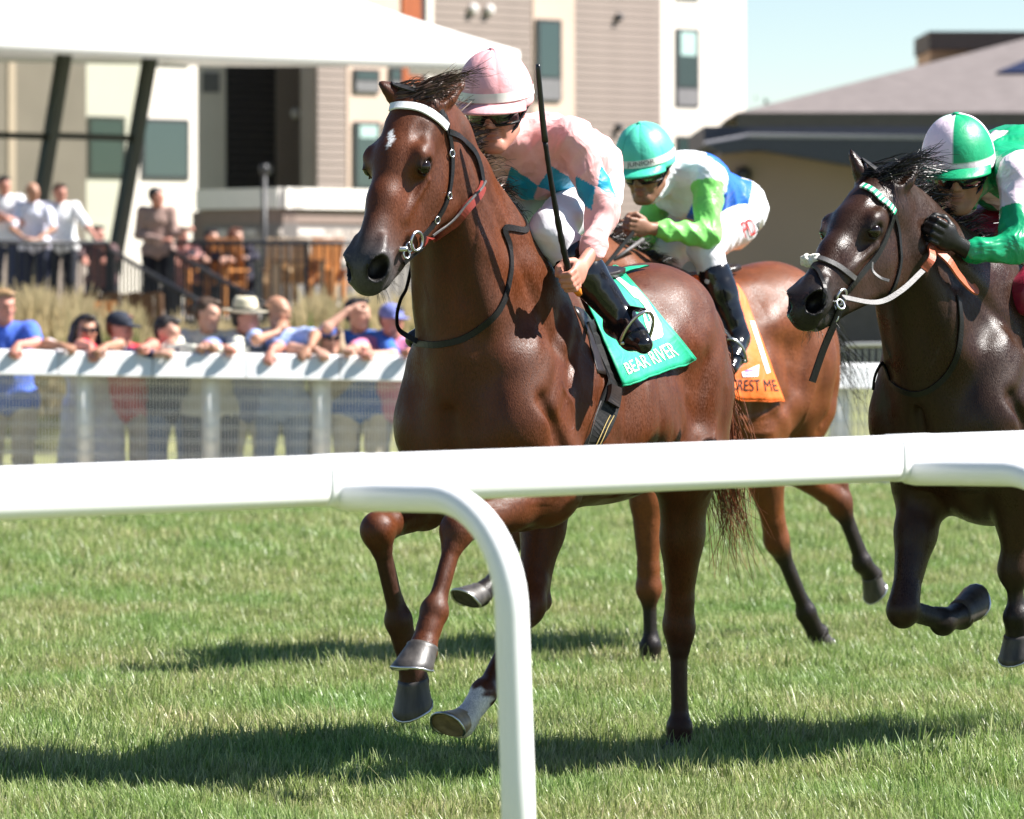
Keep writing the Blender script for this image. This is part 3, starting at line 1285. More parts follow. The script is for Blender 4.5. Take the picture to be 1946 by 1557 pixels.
def dry_grass(px0, px1, d0, d1, n, ytop, m='dry_stalk'):
    V, Q = [], []
    for i in range(n):
        px, d = random.uniform(px0, px1), random.uniform(d0, d1)
        x, y = gp(px, d)
        tz = zz(ytop + random.gauss(0, 12) + 20 * math.sin(px * .07), d)
        if tz < .15:
            continue
        dx, dy = random.gauss(0, .10), random.gauss(0, .10)
        w = random.uniform(.006, .013)
        o = len(V)
        for s in range(5):
            t = s / 4
            ww = w * (1.0 if s < 3 else 1.8 if s == 3 else .3)
            V += [(x + dx * t * t - ww, y + dy * t * t, tz * t), (x + dx * t * t + ww, y + dy * t * t + ww * .7, tz * t)]
        for s in range(4):
            Q.append((o + 2 * s, o + 2 * s + 1, o + 2 * s + 3, o + 2 * s + 2))
    return V, Q


V, Q = [], []
for a in ((-80, 150, 50, 56, 2600, 578), (120, 260, 48, 54, 1300, 612), (545, 800, 50, 57, 3000, 590), (260, 545, 50, 56, 1500, 640), (1080, 1400, 50, 56, 200, 650)):
    v, q = dry_grass(*a)
    o = len(V)
    V += v
    Q += [tuple(i + o for i in f) for f in q]
tag(link('dry_grass', np_mesh('dry_grass', V, Q), None, MATS['dry_stalk']), kind='stuff')
V, Q = [], []
for a in ((560, 780, 47, 52, 160, 630), (180, 330, 47, 52, 120, 640)):
    v, q = dry_grass(*a)
    o = len(V)
    V += v
    Q += [tuple(i + o for i in f) for f in q]
tag(link('green_weeds', np_mesh('green_weeds', V, Q), None, MATS['weed_green']), kind='stuff')

# ------------------------------------------------------------------ steel crowd barriers at the right
mat('barrier_steel', (.42, .42, .40), .45, metal=.6, var=.1)
for i, (x0, x1, lb) in enumerate(((1440, 1588, 'steel crowd barrier half hidden by the bay horse'), (1594, 1800, 'steel crowd barrier half hidden by the dark horse'))):
    dd = 40.5
    b0, b1 = gz(x0, dd, LOW), gz(x1, dd, LOW)
    w = b1.x - b0.x
    r = empty('crowd_barrier', b0)
    tag(r, lb, 'barrier', 'steel crowd barriers behind the far rail')
    b = MB()
    hh = zz(656, dd) - LOW
    b.tube(spline([(.0, 0, .12), (.0, 0, hh - .12), (.035, 0, hh - .035), (.12, 0, hh), (w - .12, 0, hh), (w - .035, 0, hh - .035), (w, 0, hh - .12), (w, 0, .12), (0, 0, .12)], 4), .019, 8)
    b.build('frame', MATS['barrier_steel'], r, True)
    b = MB()
    b.tube([(0, 0, .14), (0, 0, hh - .03)], .007, 6)
    me = b.mesh('bar')
    me.materials.append(MATS['barrier_steel'])
    n = int(w / .055)
    for k in range(1, n):
        o = link('bar', me, r)
        o.location = (w * k / n, 0, 0)
    for k in (.12, .88):
        b = MB()
        b.tube([(w * k, -.25, .02), (w * k, 0, .12), (w * k, .25, .02)], .015, 6)
        b.build('foot', MATS['barrier_steel'], r, True)

# ------------------------------------------------------------------ far white rail with wire mesh
mat('paint_white', (.80, .80, .79), .45, spec=.4, var=.04, vscale=4)
mat('wire_white', (.80, .79, .77), .5, var=.1)
FD = 34.8
fence = empty('far_rail', (0, FD, 0))
tag(fence, 'white far rail of boards, posts and wire mesh before the spectators', 'fence')


def ftop(x):
    px = CX + x * F / FD
    return zz(670 + (697 - 670) * (px / 1640), FD)


x = gp(-420, FD)[0]
step = 178 * FD / F
while x < gp(2500, FD)[0]:
    x1 = x + step - .008
    z0, z1 = ftop(x), ftop(x1)
    b = MB()
    th = .165
    prof = [(-.03, 0), (-.095, -th + .012), (-.088, -th), (.0, -th), (.0, -.03), (.16, -.004), (.16, .02), (0, .018)]
    vs = []
    for xx, zt in ((x, z0), (x1, z1)):
        vs += [(xx, py_, zt + pz_) for py_, pz_ in prof]
    n = len(prof)
    b.add(vs, [tuple(range(n)), tuple(range(2 * n - 1, n - 1, -1))] + [(i, (i + 1) % n, (i + 1) % n + n, i + n) for i in range(n)])
    b.build('board', MATS['paint_white'], fence)
    x += step
for px in (-320, -70, 160, 400, 610, 840, 1070, 1300, 1598, 1850, 2080, 2310):
    xx = gp(px, FD)[0]
    b = MB()
    b.tube([(xx, .085, -.02), (xx, .085, ftop(xx) - .05)], .068, 16)
    b.build('post', MATS['paint_white'], fence, True)
for k in range(7):
    b = MB()
    xa, xb = gp(-420, FD)[0], gp(2500, FD)[0]
    dz = .20 + .105 * k
    b.tube([(xa, .015, ftop(xa) - dz), (xb, .015, ftop(xb) - dz)], .0030, 5)
    b.tube([(xa, .017, ftop(xa) - dz - .022), (xb, .017, ftop(xb) - dz - .022)], .0024, 5)
    tag(b.build('wire', MATS['wire_white'], fence), kind='stuff')
V, Q = [], []
x = gp(-420, FD)[0]
while x < gp(2500, FD)[0]:
    o = len(V)
    zt = ftop(x) - .15
    w = .0034
    for z in (.03, zt):
        V += [(x - w, .02, z), (x + w, .02, z), (x, .024, z)]
    Q += [(o, o + 1, o + 4, o + 3), (o + 1, o + 2, o + 5, o + 4), (o + 2, o, o + 3, o + 5)]
    x += .024
tag(link('wire_mesh', np_mesh('wire_mesh', V, Q), fence, MATS['wire_white']), kind='stuff')
# ------------------------------------------------------------------ people
SKIN = dict(fair=(.52, .29, .21), tan=(.40, .205, .13), brown=(.24, .115, .07), red=(.50, .22, .16))


def add_head(S, c, f, u, sc=1.0, smile=0.0):
    f, u = nv(f), nv(u)
    u = nv(u - f * (u @ f))
    l = np.cross(u, f)
    R = np.stack([f, l, u])

    def p(a, b, z):
        return c + (f * a + l * b + u * z) * sc
    A = lambda *r: np.array(r) * sc
    S.ell(p(-.012, 0, .032), A(.096, .075, .086), R, k=.02)
    S.ell(p(.030, 0, -.035), A(.064, .060, .088), R, k=.03)
    S.ell(p(.078, 0, -.103), A(.020, .022, .018), R, k=.03)
    S.cone(p(.085, -.034, .024), p(.085, .034, .024), .012 * sc, .012 * sc, .02)
    S.cone(p(.090, 0, .012), p(.112, 0, -.030), .0085 * sc, .012 * sc, .012)
    for s in (-1, 1):
        S.cone(p(.0, s * .053, -.062), p(.066, s * .022, -.104), .019 * sc, .017 * sc, .03)
        S.ell(p(.060, s * .044, -.022), A(.022, .020, .018), R, k=.025)
        S.ell(p(.101, s * .0125, -.036), A(.010, .008, .008), R, k=.010)
        S.ell(p(.097, s * .032, .004), A(.013, .016, .010), R, k=.010, sub=True)
        S.ell(p(.080, s * .032, .004), A(.0125, .0125, .0125), R, k=.004)
        S.ell(p(-.008, s * .079, -.002), A(.020, .010, .033), R, k=.012)
        S.ell(p(.004, s * .089, .0), A(.010, .006, .018), R, k=.006, sub=True)
        S.cone(p(.088, s * .026, -.044), p(.076, s * .036, -.078), .003 * sc, .003 * sc, .012, sub=True)
    S.ell(p(.094, 0, -.061), A(.010, .024, .006), R, k=.008)
    S.ell(p(.090, 0, -.076), A(.011, .021, .007), R, k=.008)
    S.cone(p(.106, -.022, -.0685), p(.106, .022, -.0685), .0045 * sc, .0045 * sc, .006, sub=True)
    return p, R, l


def add_hand(S, wrist, hand, axis, palm, sc=1.0, grip=True, side=1):
    """hand closed round an axis; palm = direction in which the palm faces"""
    d = nv(np.asarray(hand, float) - wrist)
    a = nv(np.asarray(axis, float) - d * (np.asarray(axis, float) @ d))
    e2 = np.cross(d, a)
    if e2 @ np.asarray(palm, float) < 0:
        e2 = -e2
    c = np.asarray(hand, float)

    def p(x, y, z):
        return c + (d * x + e2 * y + a * z) * sc
    S.cone(wrist, p(-.035, -.004, 0), .027 * sc, .026 * sc, .015, e2, .8)
    R = np.stack([d, e2, a])
    S.ell(p(-.008, -.010, 0), np.array((.046, .017, .041)) * sc, R, k=.012)
    for i in range(4):
        z = (i - 1.5) * .0205
        ln = (.92, 1.0, .97, .82)[3 - i]
        r = (.0092, .0098, .0095, .0082)[3 - i] * sc
        if grip:
            pts = [p(.020, -.016, z), p(.050 * ln, -.012, z), p(.054 * ln, .018, z), p(.026, .032, z), p(.008, .022, z)]
        else:
            pts = [p(.028, -.012, z * 1.0), p(.060 * ln, -.008, z * 1.15), p(.082 * ln, .004, z * 1.2), p(.096 * ln, .016, z * 1.2)]
        S.chain(pts, [r * 1.12, r * 1.1, r, r * .95, r * .8][:len(pts)], .004)
    S.chain([p(-.025, .004, .034), p(.005, .020, .050), p(.030, .032, .044), p(.044, .036, .026)] if grip else
            [p(-.025, .004, .034), p(.005, .010, .055), p(.032, .012, .066), p(.05, .014, .066)],
            [.014 * sc, .012 * sc, .0105 * sc, .0085 * sc], .006)


def add_torso(S, J, g=0.0, k=.05, hem=None):
    lat = nv(np.asarray(J['sh'][0]) - J['sh'][1])
    b = J.get('bulk', 1.0)
    pe, wa, ch, ne = [np.asarray(J[n], float) for n in ('pelvis', 'waist', 'chest', 'neck')]
    S.cone(pe, wa, .108 * b + g, .100 * b + g, k, lat, 1.30)
    S.cone(wa, ch, .100 * b + g, .118 * b + g, k, lat, 1.35)
    S.cone(ch, lerp(ch, ne, .55), .118 * b + g, .070 * b + g, k, lat, 1.30)
    for i in (0, 1):
        s = np.asarray(J['sh'][i], float)
        S.cone(lerp(ch, ne, .45), s, .062 * b + g, .052 * b + g, .04)


def add_arm(S, J, i, g=0.0, upper=True, lower=True, k=.025, to=1.0, fr=0.0):
    b = J.get('bulk', 1.0)
    s, e, w = [np.asarray(J[n][i], float) for n in ('sh', 'el', 'wr')]
    if upper:
        S.cone(s, lerp(s, e, min(to, 1)), .052 * b + g, .041 * b + g, k)
    if lower:
        S.cone(lerp(e, w, fr), lerp(e, w, to), .041 * b + g, .027 + g * .8, k)


def add_leg(S, J, i, g=0.0, upper=True, lower=True, k=.035, to=1.0):
    b = J.get('bulk', 1.0)
    hp, kn, an = [np.asarray(J[n][i], float) for n in ('hip', 'kn', 'an')]
    if upper:
        S.cone(hp, kn, .088 * b + g, .056 * b + g, k)
    if lower:
        S.cone(kn, lerp(kn, an, .35), .053 * b + g, .056 * b + g, k)
        if to > .36:
            S.cone(lerp(kn, an, .35), lerp(kn, an, to), .056 * b + g, .036 + g, k)


def add_foot(S, J, i, g=0.0, sole=False):
    an, to = np.asarray(J['an'][i], float), np.asarray(J['toe'][i], float)
    d = to - an
    heel = an - nv(d) * .045 + np.array((0, 0, -.045))
    S.cone(an, heel, .036 + g, .032 + g, .02)
    S.cone(heel, lerp(heel, to, .6), .032 + g, .038 + g, .02)
    S.cone(lerp(heel, to, .6), to, .038 + g, .026 + g, .02)
    S.cone(an + nv(d) * .01, lerp(an, to, .7), .034 + g, .028 + g, .02)


def cloth_mesh(V, Q, amp, freq, seed=0):
    """folds: ridged waves pushed along the normals"""
    if amp <= 0:
        return V
    n = np.zeros_like(V)
    a, b, c = V[Q[:, 0]], V[Q[:, 1]], V[Q[:, 2]]
    fn = np.cross(b - a, c - a)
    for i in range(4):
        for ax in range(3):
            n[:, ax] += np.bincount(Q[:, i], weights=fn[:, ax], minlength=len(V))
    n /= np.maximum(np.linalg.norm(n, axis=1), 1e-9)[:, None]
    r = np.random.default_rng(seed)
    d = np.zeros(len(V))
    W = V + .03 * np.sin(V[:, [1, 2, 0]] * freq * .31 + r.uniform(0, 6, 3)) + .015 * np.sin(V[:, [2, 0, 1]] * freq * .73 + r.uniform(0, 6, 3))
    for j in range(5):
        k = r.normal(0, 1, 3)
        k = k / np.linalg.norm(k) * freq * r.uniform(.6, 1.5)
        s = np.sin(W @ k + r.uniform(0, 6))
        d += (1 - 2 * np.abs(s)) * r.uniform(.4, 1.0)
    return V + n * (d * amp / 2.5)[:, None]


def person_root(name, seat, fr, label, group=None, cat='person'):
    o = empty(name, fr.M @ Vector(seat), fr.rz)
    return tag(o, label, cat, group)


def finish(root, seat):
    for c in root.children:
        c.location = Vector(c.location) - Vector(seat)


def bounds(J, m=.2):
    pts = []
    for kx, v in J.items():
        if kx in ('hf', 'hu', 'bulk'):
            continue
        if isinstance(v, (list, tuple)) and not np.isscalar(v[0]):
            pts += [np.asarray(q, float) for q in v]
        elif not np.isscalar(v):
            pts.append(np.asarray(v, float))
    pts = np.array(pts)
    return pts.min(0) - m, pts.max(0) + m


def skin_body(J, vox, tone, parent, grips, sc=1.0, legs=True):
    lo, hi = bounds(J)
    S = SDF(lo, hi, vox)
    add_torso(S, J, -.012)
    p, R, l = add_head(S, np.asarray(J['head'], float), J['hf'], J['hu'], sc)
    S.cone(J['neck'], p(-.02, 0, -.05), .054, .050, .03)
    for i in (0, 1):
        add_arm(S, J, i, -.004)
        if grips[i] is not None:
            add_hand(S, np.asarray(J['wr'][i], float), J['hand'][i], *grips[i])
        if legs:
            add_leg(S, J, i, -.006)
            add_foot(S, J, i, -.006)
    V, Q = S.net(1)
    tone = np.array(tone)
    C = np.repeat(tone[None], len(V), 0)
    q = (V - np.asarray(J['head'], float)) / sc
    a, b, z = q @ R[0], q @ R[1], q @ R[2]
    lips = (np.exp(-((z + .069) / .010) ** 2) * (a > .07) * np.exp(-(b / .022) ** 4))[:, None]
    C = C * (1 - .6 * lips) + np.array((.30, .085, .075)) * .6 * lips
    for s in (-1, 1):
        ey = (np.exp(-(((z - .004) / .007) ** 2 + ((b - s * .032) / .011) ** 2)) * (a > .06))[:, None]
        C = C * (1 - .9 * ey) + np.array((.03, .02, .015)) * .9 * ey
        br = (np.exp(-(((z - .028) / .006) ** 2 + ((b - s * .034) / .02) ** 4)) * (a > .05))[:, None]
        C = C * (1 - .6 * br) + np.array((.05, .03, .02)) * .6 * br
    ch = (np.exp(-(((z + .03) / .02) ** 2 + ((np.abs(b) - .045) / .02) ** 2)) * (a > .03))[:, None]
    C = C * (1 - .3 * ch) + np.array((.5, .16, .12)) * .3 * ch
    me = np_mesh('body', V, Q)
    set_col(me, C)
    return link('body', me, parent, MATS['skin'], True), p, R


def garment(J, vox, name, parent, fn, m, colf=None, amp=0.0, freq=60, seed=0, lo=None, hi=None):
    b0, b1 = bounds(J)
    S = SDF(b0 if lo is None else lo, b1 if hi is None else hi, vox)
    fn(S)
    V, Q = S.net(1)
    if len(V) == 0:
        return None
    V2 = cloth_mesh(V, Q, amp, freq, seed)
    me = np_mesh(name, V2, Q)
    if colf is not None:
        set_col(me, colf(V))
    return link(name, me, parent, m, True)


def helmet(parent, c, f, u, m, colf, peak_col, sc=1.0, gores=8, band=None, seedv=0, jm=None):
    """racing helmet under a silk: dome of puffed gores, button, peak, band"""
    f, u = nv(f), nv(u)
    u = nv(u - f * (u @ f))
    l = np.cross(u, f)

    def p(a, b, z):
        return c + (f * a + l * b + u * z) * sc
    n, mm = 96, 30
    V, C, Q = [], [], []
    for i in range(mm + 1):
        t = i / mm
        el = math.pi / 2 * t
        for k in range(n):
            az = 2 * math.pi * k / n
            pf = abs(math.cos(az * gores / 2))
            r = 1 + .018 * (pf - .6) * math.sin(2 * min(el, math.pi / 4 + .2)) if i < mm else 1
            rr = math.cos(el) ** .92
            back = 1.0 if math.cos(az) > 0 else 1.04
            V.append(p(math.cos(az) * rr * .132 * r * back, math.sin(az) * rr * .112 * r, math.sin(el) * .142 * r - .004))
            C.append(colf(az, t, pf))
        if i:
            for k in range(n):
                k2 = (k + 1) % n
                Q.append(((i - 1) * n + k, (i - 1) * n + k2, i * n + k2, i * n + k))
    # skirt turned under
    for dz, s in ((-.018, 1.0), (-.026, .96), (-.02, .88)):
        o = len(V)
        for k in range(n):
            az = 2 * math.pi * k / n
            back = 1.0 if math.cos(az) > 0 else 1.04
            V.append(p(math.cos(az) * .132 * s * back, math.sin(az) * .112 * s, dz))
            C.append(colf(az, 0, 1))
        pr = 0 if dz == -.018 else o - n
        for k in range(n):
            k2 = (k + 1) % n
            Q.append((pr + k2, pr + k, o + k, o + k2))
    me = np_mesh('helmet', V, Q)
    set_col(me, C)
    hel = link('helmet', me, parent, m, True)
    # peak
    V, Q, C = [], [], []
    nk = 22
    for j, (ext, dz) in enumerate(((0, -.004), (.020, -.012), (.038, -.022), (.043, -.027), (.038, -.030), (.018, -.024), (-.004, -.020))):
        for k in range(nk + 1):
            az = -1.15 + 2.3 * k / nk
            e = ext * math.cos(az / 1.15 * math.pi / 2) ** .7
            V.append(p(math.cos(az) * (.133 + e), math.sin(az) * (.113 + e * .6), dz + .004 * math.cos(az * 2)))
            C.append(peak_col)
        if j:
            for k in range(nk):
                a = (j - 1) * (nk + 1) + k
                Q.append((a, a + nk + 1, a + nk + 2, a + 1))
    me = np_mesh('peak', V, Q)
    set_col(me, C)
    link('peak', me, hel, m, True)
    b = MB()
    b.tube([p(0, 0, .136), p(0, 0, .143)], [.012 * sc, .010 * sc], 12)
    bt = b.build('button', None, hel, True)
    set_col(bt.data, [peak_col] * len(bt.data.vertices))
    bt.data.materials.append(m)
    if band:
        b = MB()
        vs, fs = [], []
        for k in range(n):
            az = 2 * math.pi * k / n
            back = 1.0 if math.cos(az) > 0 else 1.04
            for z in (.003, .030):
                rr = math.cos(math.asin(min(1, (z + .004) / .142))) ** .92 * 1.022
                vs.append(p(math.cos(az) * .132 * rr * back, math.sin(az) * .112 * rr, z))
        for k in range(n):
            k2 = (k + 1) % n
            fs.append((2 * k, 2 * k2, 2 * k2 + 1, 2 * k + 1))
        b.add(vs, fs)
        b.build('band', band, hel, True)
    # chin harness
    for s in (-1, 1):
        b = MB()
        b.tube([p(-.02, s * .100, .0), p(.0, s * .090, -.035), p(.035, s * .066, -.085), p(.062, s * .030, -.118), p(.070, 0, -.126)], .006 * sc, 6, flat=.5)
        b.tube([p(-.055, s * .098, .0), p(-.02, s * .094, -.03), p(.012, s * .082, -.055)], .006 * sc, 6, flat=.5)
        b.build('chin_strap', MATS['black_leather'], hel, True)
    return hel, p


def goggles(parent, p, sc, lens_m, strap_m, up=True):
    V, Q = [], []
    n = 24
    for (off, h0, h1) in ((.0, -.020, .030), (.010, -.026, .027), (.012, -.024, .024), (.004, -.014, .016)):
        pass
    rows = [(-.034, .104), (-.026, .115), (-.006, .120), (.014, .119), (.027, .112), (.034, .104)]
    for z, d in rows:
        for k in range(n + 1):
            az = -1.28 + 2.56 * k / n
            notch = .012 * math.exp(-(az / .16) ** 2) if z < -.01 else 0
            V.append(p(math.cos(az) * d - .004, math.sin(az) * (.083 if abs(z) < .028 else .078), z + notch))
    for j in range(len(rows) - 1):
        for k in range(n):
            a = j * (n + 1) + k
            Q.append((a, a + 1, a + n + 2, a + n + 1))
    me = np_mesh('goggles', V, Q)
    g = link('goggles', me, parent, lens_m, True)
    md = g.modifiers.new('thick', 'SOLIDIFY')
    md.thickness = .004
    b = MB()
    loop = []
    for k in range(n + 1):
        az = -1.28 + 2.56 * k / n
        loop.append(p(math.cos(az) * .107 - .004, math.sin(az) * .080, .034))
    b.tube(loop, .0045 * sc, 6)
    loop = []
    for k in range(n + 1):
        az = -1.28 + 2.56 * k / n
        loop.append(p(math.cos(az) * .107 - .004, math.sin(az) * .080, -.034 + .012 * math.exp(-(az / .16) ** 2)))
    b.tube(loop, .004 * sc, 6)
    b.build('goggle_frame', strap_m, g, True)
    for s in (-1, 1):
        b = MB()
        pts = [p(.024, s * .077, .004), p(-.02, s * .092, .012), p(-.06, s * .098, .018), p(-.1, s * .075, .022)]
        b.ribbon(pts, [p(.0, s * 1, 0) - p(0, 0, 0)] * 4, .024 * sc, .003)
        b.build('goggle_strap', strap_m, g)
    return g
# ------------------------------------------------------------------ spectators
mat('skin', attr='col', rough=.5, spec=.4, var=.10, vscale=30, bump=.10, bscale=220)
HAIRC = dict(brown=(.055, .030, .016), dark=(.014, .011, .010), sandy=(.28, .17, .08), grey=(.36, .33, .30), auburn=(.10, .032, .014), blond=(.46, .36, .24))


def cmat(c, kind='cloth'):
    nm = kind + '_%02d_%02d_%02d' % tuple(int(99 * min(1, q)) for q in c)
    return mat(nm, c, .8 if kind == 'cloth' else .6, spec=.25, var=.08, vscale=18, bump=.1, bscale=200, wrinkle=.25, wscale=12)


def spectator(label, px, py, d, shirt, trousers, hair='brown', tone='fair', pose='lean', look=(.75, -.65, -.10), hat=None, long=False, sleeves='short', glasses=False,
              ground=0.0, group='spectators leaning on the far rail', railz=1.0, raild=None, hands=None, bald=False, vox=.0125, beard=None, sc=1.0, skirt=None, apart=.11):
    h0 = np.array(P(px, py - (9 if d < 40 else 0), d))
    x, zh = h0[0], h0[2]
    root = empty('person', (x, d + .3, ground))
    tag(root, label, 'person', group)
    o = np.array((x, d + .3, ground))
    face = np.array((0, -1.0, 0))
    zsh = zh - .19
    T = .50
    zhip = ground + .88
    dz = min(T * .97, max(zsh - zhip, -.05))
    zhip = max(zhip, zsh - .52)
    dy = math.sqrt(T * T - dz * dz)
    sh_y = d + (.04 if pose != 'stand' else .06)
    hip_y = sh_y + dy
    if pose == 'stand':
        hip_y = sh_y + .02
        zhip = zsh - .50
    W = .185
    ne = np.array((x, sh_y + .01, zsh + .05))
    hipc = np.array((x + .02, hip_y, zhip + .06))
    ch = lerp(hipc, ne, .70) + np.array((0, .03, 0))
    wa = lerp(hipc, ne, .30) + np.array((0, .03, 0))
    S0 = [np.array((x + W, sh_y + .02, zsh)), np.array((x - W, sh_y + .02, zsh))]
    rd = raild if raild is not None else d - .40
    J = dict(pelvis=hipc, waist=wa, chest=ch, neck=ne, sh=S0, bulk=1.12)
    if hands is None:
        el = [np.array((x + .27, rd + .12, railz + .05)), np.array((x - .27, rd + .12, railz + .05))]
        rq = random.Random(int(px))
        wr = [np.array((x + rq.uniform(.13, .24), rd - .04, railz + .045)), np.array((x - rq.uniform(.06, .24), rd - .04, railz + .045))]
        hd = [wr[0] + np.array((-rq.uniform(.01, .07), -.055, -rq.uniform(.0, .07))), wr[1] + np.array((rq.uniform(-.01, .06), -.055, -rq.uniform(.0, .07)))]
    else:
        el, wr, hd = [[np.array((x, d, 0)) + np.array((a[0], a[1], zh + a[2])) for a in hands[k]] for k in ('el', 'wr', 'hand')]
    J.update(el=el, wr=wr, hand=hd)
    J['hip'] = [hipc + np.array((apart, 0, -.06)), hipc + np.array((-apart, 0, -.06))]
    J['kn'] = [np.array((x + apart + .02, hip_y - .04, ground + .48)), np.array((x - apart, hip_y - .02, ground + .48))]
    J['an'] = [np.array((x + apart + .03, hip_y + .02, ground + .09)), np.array((x - apart - .01, hip_y + .05, ground + .09))]
    J['toe'] = [J['an'][0] + np.array((.05, -.17, -.05)), J['an'][1] + np.array((-.03, -.17, -.05))]
    J['head'], J['hf'], J['hu'] = h0, nv(look), nv((look[0] * .1, look[1] * .1, 1))
    for k, v in list(J.items()):
        if k in ('hf', 'hu', 'bulk'):
            continue
        J[k] = [q - o for q in v] if isinstance(v, list) else v - o
    body, p, R = skin_body(J, vox, SKIN[tone], root, [((1, 0, .2), (0, 0, -1)), ((1, 0, .2), (0, 0, -1))], sc, legs=True)

    def sh(S):
        add_torso(S, J, .016)
        pe, wv = np.asarray(J['pelvis']), np.asarray(J['waist'])
        S.cone(pe, wv, .128, .118, .05, np.array((1.0, 0, 0)), 1.25)
        S.cone(pe + np.array((-.105, 0, -.06)), pe + np.array((.105, 0, -.06)), .132, .132, .03)
        for i in (0, 1):
            add_arm(S, J, i, .016, lower=(sleeves == 'long'), to=.92 if sleeves == 'long' else .85)
    garment(J, vox, 'shirt' if sleeves == 'short' else 'jacket', root, sh, cmat(shirt), None, .006, 48, int(px))

    def tr(S):
        pe = np.asarray(J['pelvis'])
        S.cone(pe + np.array((0, 0, -.02)), pe + np.array((0, 0, .05)), .122, .112, .05, np.array((1.0, 0, 0)), 1.25)
        for i in (0, 1):
            if skirt:
                S.cone(J['hip'][i], lerp(J['kn'][i], J['an'][i], .2), .12, .15, .08)
            else:
                add_leg(S, J, i, .018, to=.97)
    garment(J, vox, 'skirt' if skirt else 'trousers', root, tr, cmat(trousers), None, .006, 40, int(px) + 5)

    def shoe(S):
        for i in (0, 1):
            add_foot(S, J, i, .006)
    lo, hi = np.minimum(*J['an']) - .2, np.maximum(*J['an']) + .2
    garment(J, vox, 'shoes', root, shoe, MATS['black_leather'], None, 0, lo=lo, hi=hi)
    hc = J['head']

    def hr(S):
        if not bald:
            S.ell(p(-.024, 0, .046), np.array((.094, .083, .082)) * sc, R, k=.02)
            S.ell(p(-.045, 0, .0), np.array((.062, .080, .075)) * sc, R, k=.03)
            S.ell(p(.045, .02, .098), np.array((.05, .05, .02)) * sc, R, k=.02)
        else:
            S.ell(p(-.050, 0, .005), np.array((.062, .081, .055)) * sc, R, k=.02)
        if long:
            for s in (-1, 1):
                S.chain([p(-.02, s * .070, .03), p(-.03, s * .085, -.08), p(-.02, s * .085, -.19)], [.045, .045, .03], .03)
            S.chain([p(-.07, 0, .02), p(-.09, 0, -.10), p(-.08, 0, -.21)], [.07, .075, .05], .03)
        if beard:
            S.ell(p(.045, 0, -.088), np.array((.050, .056, .036)) * sc, R, k=.02)
            S.ell(p(.12, 0, -.066), np.array((.03, .03, .012)) * sc, R, k=.01, sub=True)
    lo, hi = hc - .32, hc + .22
    hm = mat('hair_' + hair, HAIRC[hair], .55, var=.35, vscale=60, bump=.4, bscale=120)
    garment(J, .011, 'hair', root, hr, hm, None, .004, 90, 3, lo=lo, hi=hi)
    if hat and hat[0] == 'cap':
        def cp(S):
            S.ell(p(-.012, 0, .052), np.array((.108, .088, .082)) * sc, R, k=.01)
            S.ell(p(-.0, 0, -.04), np.array((.15, .12, .075)) * sc, R, k=.01, sub=True)
            S.ell(p(.118, 0, .036), np.array((.062, .072, .010)) * sc, R, k=.012)
        garment(J, .010, 'cap', root, cp, cmat(hat[1]), None, 0, lo=hc - .25, hi=hc + .25)
    if hat and hat[0] == 'brim':
        M = Matrix(((R[0][0], R[1][0], R[2][0], 0), (R[0][1], R[1][1], R[2][1], 0), (R[0][2], R[1][2], R[2][2], 0), (0, 0, 0, 1)))
        M = Matrix.Translation(Vector(p(-.005, 0, .055))) @ M
        b = MB()
        b.lathe([(.085, -.012), (.165, .004), (.172, .012), (.168, .017), (.100, .010), (.094, .03), (.088, .085), (.070, .115), (.030, .108)], 26, M @ Matrix.Diagonal((1.06, .92, 1, 1)))
        ht = b.build('hat', cmat(hat[1]), root, True)
        b = MB()
        b.lathe([(.099, .012), (.0965, .034)], 26, M @ Matrix.Diagonal((1.06, .92, 1, 1)))
        b.build('hat_band', mat('ink_black', (.012, .012, .013), .5, var=0), ht, True)
    if glasses:
        b = MB()
        for s in (-1, 1):
            b.tube([p(.099, s * .012, .006), p(.098, s * .050, .008)], [.016, .015], 10, flat=1.1)
            b.tube([p(.094, s * .056, .010), p(.0, s * .080, .012)], .004, 5)
        b.tube([p(.104, -.014, .01), p(.104, .014, .01)], .004, 5)
        b.build('sunglasses', mat('goggle_lens', (.010, .010, .012), .06, spec=.8, var=0), root, True)
    return root


mat('black_leather', (.012, .012, .014), .28, spec=.5, var=.3, vscale=30, bump=.12, bscale=60)
FR = 34.86
kw = dict(raild=FR, ground=LOW)


def rz(px):
    return zz(670 + 27 * px / 1640, 34.8) + .015


spectator('person in a bright blue polo shirt leaning on the left end of the rail', 8, 590, 35.30, (.075, .16, .62), (.56, .47, .33), 'sandy', 'red', pose='lean', look=(.5, -.85, -.15), railz=rz(10), **kw)
spectator('person with long dark hair and sunglasses resting her chin by her arms', 163, 637, 35.22, (.55, .52, .56), (.62, .62, .70), 'dark', 'tan', long=True, glasses=True, railz=rz(160), look=(.35, -.93, -.05), skirt=True, **kw)
spectator('person in a red shirt and dark cap leaning beside the dark haired woman', 228, 634, 35.26, (.56, .055, .075), (.46, .40, .34), 'auburn', 'red', hat=('cap', (.025, .03, .045)), railz=rz(228), look=(.9, -.4, -.12), beard=True, **kw)
spectator('person with dark hair in a navy jacket bent low over the rail', 318, 641, 35.20, (.018, .024, .075), (.16, .22, .36), 'dark', 'fair', sleeves='long', railz=rz(318), look=(.8, -.55, -.2),
          hands=dict(el=[(.27, -.32, -.17), (-.27, -.30, -.17)], wr=[(.10, -.26, -.13), (-.06, -.44, -.15)], hand=[(.06, -.20, -.085), (.02, -.47, -.15)]), **kw)
